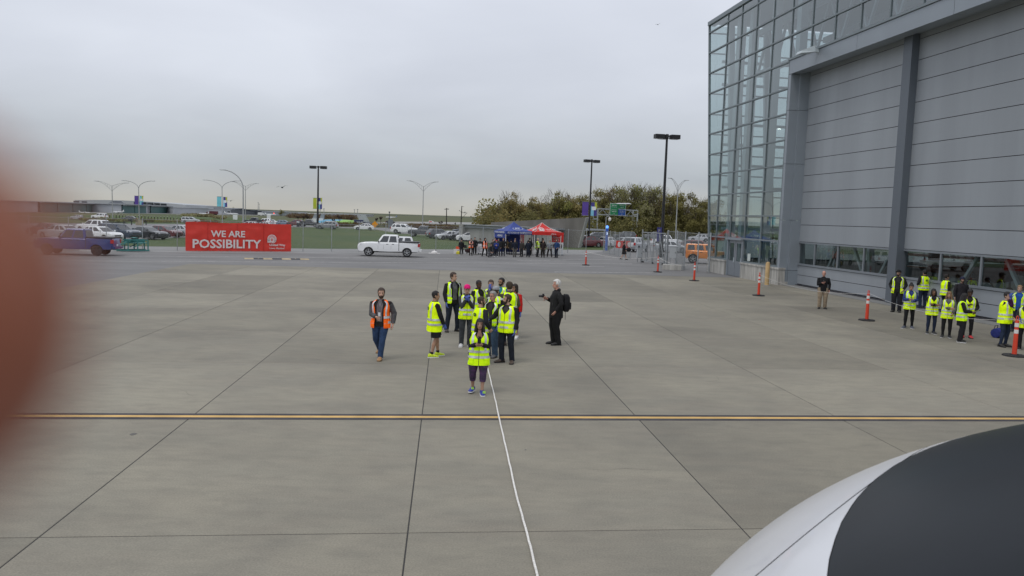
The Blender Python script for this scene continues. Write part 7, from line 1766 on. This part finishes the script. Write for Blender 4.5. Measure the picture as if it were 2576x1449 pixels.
# ---- trees
def leafmat(name, c, c2):
    m = mat(name, c, .8, var=.3, vs=.45, c2=c2, detail=3, spec=.2, world=True)
    n = m.node_tree.nodes; l = m.node_tree.links; b = n['Principled BSDF']; o = n['Material Output']      # thin leaves let light through
    src = b.inputs['Base Color'].links[0].from_socket; tr = n.new('ShaderNodeBsdfTranslucent'); l.new(src, tr.inputs[0]); mx_ = n.new('ShaderNodeMixShader'); mx_.inputs[0].default_value = .42
    l.new(b.outputs[0], mx_.inputs[1]); l.new(tr.outputs[0], mx_.inputs[2]); l.new(mx_.outputs[0], o.inputs[0]); return m
def leaves_mesh(n, blobs, sz, seed, mats, droop=0.0):
    r_ = random.Random(seed); m = MB()
    tot = sum(b[3]*b[4]*b[5] for b in blobs)
    for (bx, by, bz, rx, ry, rz, mi) in [(b[0], b[1], b[2], b[3], b[4], b[5], b[6]) for b in blobs]:
        k_ = max(30, int(n*(rx*ry*rz)/tot))
        for _ in range(k_):
            u = Vector((r_.gauss(0, 1), r_.gauss(0, 1), r_.gauss(0, 1))).normalized(); q = r_.random()**.42
            p = Vector((bx+u.x*rx*q, by+u.y*ry*q, bz+u.z*rz*q))
            if mnoise.noise(p*0.55+Vector((seed, 0, 0))) < -.22: continue
            s = sz*(.6+.9*r_.random())
            d = Vector((r_.gauss(0, .6), r_.gauss(0, .6), r_.gauss(0, .5)+droop)).normalized(); w_ = d.cross(Vector((r_.gauss(0, 1), r_.gauss(0, 1), r_.gauss(0, 1)))).normalized()
            m.add([p-d*s-w_*s*.12, p+w_*s*.42, p+d*s, p-w_*s*.42], [(0, 1, 2, 3)], mi if r_.random() < .8 else (mi+1) % len(mats))
    return m.mesh('crown', mats)
M_bark = mat('bark', (.075, .06, .048), .9, var=.3, vs=3)
def limbs(m, p, d, L, r, depth, r_, tips, spread=.55, up=.25):
    q = p+d*L; mid_ = p.lerp(q, .5)+Vector((r_.gauss(0, L*.04), r_.gauss(0, L*.04), 0))
    m.tube([p, mid_, q], [r, r*.82, r*.62], 6 if r > .06 else 4, caps=False)
    tips.append((q, depth))
    if depth == 0: return
    for i in range(r_.choice((2, 3, 3))):
        nd = (d+Vector((r_.gauss(0, spread), r_.gauss(0, spread), r_.gauss(0, spread*.5)+up))).normalized()
        limbs(m, p.lerp(q, .55+.45*r_.random()), nd, L*(.6+.25*r_.random()), r*.58, depth-1, r_, tips, spread, up)
OLV = leafmat('leaf_olive_brown', (.235, .215, .075), (.35, .315, .12)); GRN = leafmat('leaf_yellow_green', (.23, .24, .065), (.35, .35, .12)); DKB_ = leafmat('leaf_dark_green', (.14, .13, .055), (.23, .21, .09)); RUS = leafmat('leaf_russet', (.255, .205, .08), (.37, .30, .13)); PALE = leafmat('leaf_pale_willow', (.30, .285, .15), (.42, .40, .23))
def tree_proto(seed, mats, H=12.0, R_=4.6, nleaf=9500, sz=.22, airy=False):
    r_ = random.Random(seed); t = thing('tree', 'x', 'tree', (0, 0, 0)); m = MB(); tips = []
    limbs(m, Vector((0, 0, -.1)), Vector((.03, 0, 1)), H*.28, H*.022, 4, r_, tips, .5, .30)
    m.obj('trunk', M_bark, t, True)
    bl = []; nb = 17
    for i in range(nb):
        a = r_.random()*6.28; zf = .14+.74*r_.random(); rr = R_*(.85 if zf < .7 else .55)*(.35+.65*r_.random())
        s = (.26 if zf < .75 else .2)*R_*(1+.5*r_.random()); bl.append((rr*math.cos(a), rr*math.sin(a), H*zf, s*1.15, s*1.15, s*(.9 if not airy else 1.3), 0 if r_.random() < .55 else 1))
    bl.append((0, 0, H*.5, R_*.55, R_*.55, H*.26, 1)); bl.append((0, 0, H*.28, R_*.75, R_*.75, H*.15, 1))
    put('crown', leaves_mesh(nleaf, bl, sz, seed, mats, .5 if airy else 0), t)
    # fine bare twigs breaking the outline
    tw = MB()
    for _ in range(240 if airy else 130):
        a = r_.random()*6.28; zf = .5+.46*r_.random(); rr = R_*math.sqrt(max(.05, 1-((zf-.5)/.52)**2))*.82
        p = Vector((rr*math.cos(a), rr*math.sin(a), H*zf)); d = Vector((math.cos(a)*.5+r_.gauss(0, .25), math.sin(a)*.5+r_.gauss(0, .25), 1.0)).normalized()
        tw.tube([p-d*1.2, p, p+d*(.5+.8*r_.random())], [.035, .025, .01], 3, caps=False)
    tw.obj('twigs', M_bark, t)
    return t
tps = [tree_proto(11, [OLV, RUS, DKB_]), tree_proto(12, [GRN, OLV, DKB_]), tree_proto(13, [RUS, OLV, DKB_]), tree_proto(14, [PALE, GRN, OLV], airy=True), tree_proto(15, [DKB_, OLV, DKB_])]
tl = [ # px, base y, top y, proto, label
 (1243, 583, 513, 2, 'small russet tree at the left end of the autumn wood'), (1283, 586, 480, 0, 'olive tree with bare twigs on top, second from the left of the wood'), (1318, 587, 505, 1, 'low yellow green tree between two taller olive ones'),
 (1352, 588, 492, 0, 'broad olive tree behind the blue tent'), (1398, 588, 478, 1, 'bright green topped tree behind the red tent'), (1440, 589, 487, 2, 'russet tree behind the tip of the wing wall'), (1478, 590, 486, 1, 'green tree behind the slim black lamp post'),
 (1516, 590, 470, 2, 'tall russet tree behind the left gantry post'), (1560, 592, 466, 3, 'pale airy willow behind the direction signs'), (1600, 593, 462, 3, 'tallest pale willow, right of the direction signs'), (1640, 594, 466, 3, 'pale willow left of the tallest black lamp post'),
 (1676, 596, 484, 2, 'russet tree right of the tallest black lamp post'), (1716, 598, 482, 4, 'dark tree behind the latticed lamp by the hangar'), (1752, 600, 496, 4, 'dark tree close to the hangar corner'), (1790, 602, 500, 4, 'dark tree partly behind the hangar glass')]
used = set()
for i, (x, yb, yt, k_, lb) in enumerate(tl):
    b = at(x, yb+3); H = hgt(b, x, yt); s = H/12.0
    lb2 = lb
    if k_ not in used:
        used.add(k_); t = tps[k_]; t.location = b; t.scale = (s*1.02,)*3; t['label'] = lb2; t['group'] = 'autumn trees of the wood'; t.rotation_euler.z = i
    else: copy_thing(tps[k_], b, i*1.7, lb2, 'autumn trees of the wood', s*1.02)
# undergrowth closing the foot of the wood
rr = random.Random(5); bl = []
for i in range(46):
    x = 1222+i*13+rr.uniform(-5, 5); b = at(x, 590+i*.28+rr.uniform(-3, 2)); h_ = rr.uniform(2.2, 4.6); bl.append((b.x, b.y, h_*.55, 2.4+rr.random()*1.3, 2.2, h_*.75, rr.choice((0, 1, 1))))
o = put('undergrowth', leaves_mesh(26000, bl, .28, 77, [RUS, DKB_, OLV])); o['kind'] = 'stuff'
bl = []
for i in range(40):
    x = 1222+i*15+rr.uniform(-5, 5); b = at(x, 586+i*.26); h_ = rr.uniform(5, 8); bl.append((b.x, b.y+6, h_*.55, 3.4, 3, h_*.6, rr.choice((0, 1, 1))))
o = put('thicket', leaves_mesh(24000, bl, .36, 78, [OLV, DKB_, RUS])); o['kind'] = 'stuff'
# small bare trees by the painted mound
def bare(b, top, label, seed):
    base = at(*b); H = hgt(base, *top); r_ = random.Random(seed); t = thing('bare_tree', label, 'tree', base, 0, 'bare young trees by the airport road'); m = MB(); tips = []
    limbs(m, Vector((0, 0, -.1)), Vector((0, 0, 1)), H*.30, max(.09, H*.02), 4, r_, tips, .42, .35); m.obj('trunk', mat('bare_bark', (.05, .038, .032), .9), t)
    m = MB()
    for p, dpt in tips:
        if dpt <= 1:
            for _ in range(5): d = Vector((r_.gauss(0, .5), r_.gauss(0, .5), .9)).normalized(); m.tube([p, p+d*H*.11], [.03, .012], 3, caps=False)
    m.obj('twigs', mat('bare_twig', (.09, .062, .05), .9), t)
for i, (x, yb, yt, lb) in enumerate(((1590, 810, 672, 'bare young tree farthest left, near the litter bin'), (1645, 812, 690, 'bare young tree second from the left of the row'), (1705, 815, 690, 'bare young tree left of the tall leaning fin'), (2045, 826, 740, 'short bare tree in front of the painted dome'), (2113, 835, 660, 'tallest bare tree, in front of the green half of the dome'), (2275, 820, 725, 'bare tree between the dome and the lettered wall'))): bare(C2(x, yb), C2(x, yt), lb, 30+i)
for i, (x, yb, yt, lb) in enumerate(((650, 832, 720, 'bare tree right of the white letters'), (715, 832, 700, 'bare tree left of the thin mast'), (1490, 855, 770, 'small bare tree beside the left utility pole'), (1680, 855, 790, 'small bare tree between the two utility poles'))): bare(C3(x, yb), C3(x, yt), lb, 50+i)
# bushy tree by the dark building, small conifers by the road
def bush(b, top, wpx, label, mats, seed, name='bush', cat='bush', n=500):
    base = at(*b); H = hgt(base, *top); w_ = wpx*base.y/FPX/2; t = thing(name, label, cat, base)
    bl = [(random.Random(seed+i).uniform(-.4, .4)*w_, random.Random(seed+9+i).uniform(-.3, .3)*w_, H*(.3+.12*i), w_*.65, w_*.65, H*.3, i % 2) for i in range(5)]
    put('foliage', leaves_mesh(n, bl, max(.12, w_*.13), seed, mats), t); m = MB(); m.tube([(0, 0, 0), (0, 0, H*.5)], [.08, .04], 5); m.obj('stem', M_bark, t)
bush(C2(1365, 718), C2(1365, 638), 16, 'round dark tree against the dark building with red lights', [DKB_, OLV], 3, 'tree', 'tree')
bush(C1(1515, 790), C1(1515, 715), 13, 'dark rounded bush right of the left curved street lamp', [DKB_, GRN], 4)
bush(C2(755, 660), C2(755, 605), 9, 'pale distant tree behind the dark grey shed', [OLV, DKB_], 6, 'tree', 'tree', 300)
def ground_cover(name, pts, n, h_, mats, sz, seed):
    r_ = random.Random(seed); bl = []
    for i in range(n):
        q = r_.random()*(len(pts)-1); k_ = int(q); a, b = pts[k_], pts[min(k_+1, len(pts)-1)]; p = at(lerp(a[0], b[0], q-k_), lerp(a[1], b[1], q-k_)+r_.uniform(-1, 1)); hh = h_*(.6+.7*r_.random()); bl.append((p.x, p.y, hh*.4, hh*1.5, hh*1.2, hh*.6, r_.choice((0, 0, 1))))
    o = put(name, leaves_mesh(n*90, bl, sz, seed, mats)); o['kind'] = 'stuff'; return o
RBR = leafmat('leaf_red_brown', (.10, .062, .04), (.18, .11, .07)); TANG = leafmat('dry_grass_tan', (.16, .13, .07), (.24, .20, .11))
ground_cover('planting', [C3(20, 842), C3(200, 848), C3(400, 852), C3(780, 862)], 70, 1.0, [RBR, DKB_], .16, 21)
ground_cover('dry_reeds', [C3(930, 868), C3(1250, 880), C3(1500, 885), C3(1760, 892)], 80, 1.1, [TANG, RBR], .2, 22)
ground_cover('dry_reeds', [C2(1480, 742), C2(1900, 752), C2(2330, 760)], 90, 1.9, [RBR, TANG], .4, 23)
ground_cover('dry_grass', [C1(760, 775), C1(1250, 792), C1(1700, 800), C2(300, 800), C2(560, 808)], 110, .6, [TANG, GRN], .18, 24)
ground_cover('dry_grass', [C2(100, 720), C2(420, 728), C2(620, 760)], 50, .9, [TANG, PALE], .3, 25)
# distant skyline of low hills and tree lines on the horizon
M_farl = mat('far_treeline', (.16, .18, .17), .95, var=.2, vs=.01)
def skyline(pts, D_, name):
    m = MB(); top, bot = [], []
    for x, y in pts: p = atY(x, y, D_); top.append((p.x, p.y, max(p.z, .6))); bot.append((p.x, p.y, -1))
    m.rings([bot, top, [(a, b+60, c) for a, b, c in top], [(a, b+60, -1) for a, b, c in bot]], caps=False, closed=False); o = m.obj(name, M_farl); o['kind'] = 'structure'
skyline([(600+i*14, 541-i*.05+(i*14)*.0333*.6+1.2*math.sin(i*2.1)+.8*math.sin(i*5.3)-3.0+(i*14)*.0145*.5) for i in range(0, 50)], 1900, 'hills')
# ---- birds
def bird(pxy, Y, sp_, label, roll):
    t = thing('bird', label, 'bird', atY(*pxy, Y)); m = MB(); m.ell((0, 0, 0), (.10*sp_, .28*sp_, .09*sp_), 8, 6); m.obj('body', M_dgh, t, True)
    for s in (-1, 1): m = MB(); m.rings([[(0, -.1*sp_, .02), (0, .12*sp_, .02), (0, .1*sp_, 0)], [(s*.35*sp_, -.12*sp_, .16*sp_+s*roll), (s*.35*sp_, .05*sp_, .16*sp_+s*roll), (s*.35*sp_, .04*sp_, .15*sp_+s*roll)], [(s*.68*sp_, 0, .10*sp_+s*roll*2), (s*.68*sp_, .04*sp_, .10*sp_+s*roll*2), (s*.68*sp_, .03*sp_, .09*sp_+s*roll*2)]]); m.obj('wing', M_dgh, t)
bird(C2(1380, 353), 90, 1.0, 'gull flying left of the tall black lamp post', .05)
bird(C2(717, 527), 110, .7, 'small dark bird flying right of the cyan banners', .03)
bird((1655, 62), 120, .6, 'tiny dark bird high in the sky left of the hangar', .03)
# ================================================================ nose of the aircraft at the lower right
NC, NR = Vector((1.802, .604, 2.007)), Vector((1.823, 2.713, 1.481))
def on_nose(px_, py_):
    d = (cF*FPX+cR*(px_-1288)-cU*(py_-724.5)).normalized(); o = CAM-NC
    o2 = Vector((o.x/NR.x, o.y/NR.y, o.z/NR.z)); d2 = Vector((d.x/NR.x, d.y/NR.y, d.z/NR.z)); A_ = d2.dot(d2); B_ = o2.dot(d2); C_ = o2.dot(o2)-1; q = B_*B_-A_*C_
    return CAM+d*((-B_-math.sqrt(max(q, 0)))/A_)
def fit_plane(pts):
    c = sum(pts, Vector())/len(pts); best = None
    for i in range(4000):
        th, ph = (i % 80)/80*math.pi, (i//80)/50*math.pi*.999; n = Vector((math.sin(ph)*math.cos(th), math.sin(ph)*math.sin(th), math.cos(ph))); e = sum((p-c).dot(n)**2 for p in pts)
        if best is None or e < best[0]: best = (e, n)
    return c, best[1]
aircraft = thing('aircraft_nose', 'white aircraft nose with a black anti-glare panel at the lower right', 'aircraft', NC)
bc, bn = fit_plane([on_nose(*q) for q in ((2310, 1139), (2252, 1170), (2205, 1200), (2160, 1255), (2112, 1330), (2090, 1400), (2078, 1449))])
sc_, sn = fit_plane([on_nose(*q) for q in ((2185, 1218), (2120, 1268), (2050, 1325), (1975, 1388), (1903, 1449))])
if (on_nose(2450, 1300)-bc).dot(bn) < 0: bn = -bn
if sn.x < 0: sn = -sn
M_anti = mat('anti_glare_black', (.009, .012, .016), .33, spec=.09, var=.15, vs=3); M_nose = paint('aircraft_nose_white', (.70, .71, .74), .28)
def nose_part(name, cuts, m_, off=0.0):
    bm = bmesh.new(); bmesh.ops.create_uvsphere(bm, u_segments=128, v_segments=96, radius=1.0)
    for v in bm.verts: v.co = Vector((v.co.x*(NR.x+off), v.co.z*(NR.y+off), v.co.y*(NR.z+off)))
    for c, n in cuts:                                         # keep the side the normal points to
        bmesh.ops.bisect_plane(bm, geom=bm.verts[:]+bm.edges[:]+bm.faces[:], plane_co=c-NC, plane_no=n, clear_inner=True, clear_outer=False, dist=1e-5)
    bmesh.ops.recalc_face_normals(bm, faces=bm.faces)
    cen = sum((f.calc_center_median().dot(f.normal) for f in bm.faces))
    if cen < 0: bmesh.ops.reverse_faces(bm, faces=bm.faces)
    me = bpy.data.meshes.new(name); bm.to_mesh(me); bm.free(); me.materials.append(m_); me.polygons.foreach_set('use_smooth', [True]*len(me.polygons))
    return put(name, me, aircraft)
g_ = .0013
nose_part('anti_glare_panel', [(bc, bn)], M_anti)
nose_part('skin_panel', [(bc-bn*.0015, -bn), (sc_+sn*g_, sn)], M_nose)
nose_part('skin_panel', [(bc-bn*.0015, -bn), (sc_-sn*g_, -sn)], M_nose)
nose_part('inner_shell', [], mat('seam_shadow', (.02, .02, .022), .8), -.006)
# ---- the out-of-focus fingertip at the lens
fz = .024; fc = lambda x, y: CAM+(cF*FPX+cR*(x-1288)-cU*(y-724.5))*(fz/FPX)
tip, root_ = fc(65, 850), fc(-1000, 760)
ax = (tip-root_).normalized(); Lf = (tip-root_).length
M_fing = mat('finger_skin_shaded', (.31, .098, .050), .6, var=.12, vs=180, bump=.2, bs=900)  # phone's shade and red light through the flesh are put into the colour
m = MB(); m.tube([root_, root_.lerp(tip, .35), root_.lerp(tip, .62), root_.lerp(tip, .80), root_.lerp(tip, .92), root_.lerp(tip, .985), tip+ax*.0006], [(.0068, .0072), (.0070, .0072), (.0068, .0070), (.0062, .0064), (.0050, .0052), (.0027, .0029), (.0007, .0007)], 28, ref=tuple(cU))
fo = m.obj('finger', M_fing, None, 'all'); tag(fo, 'out of focus reddish brown fingertip covering the left edge of the view', 'finger')
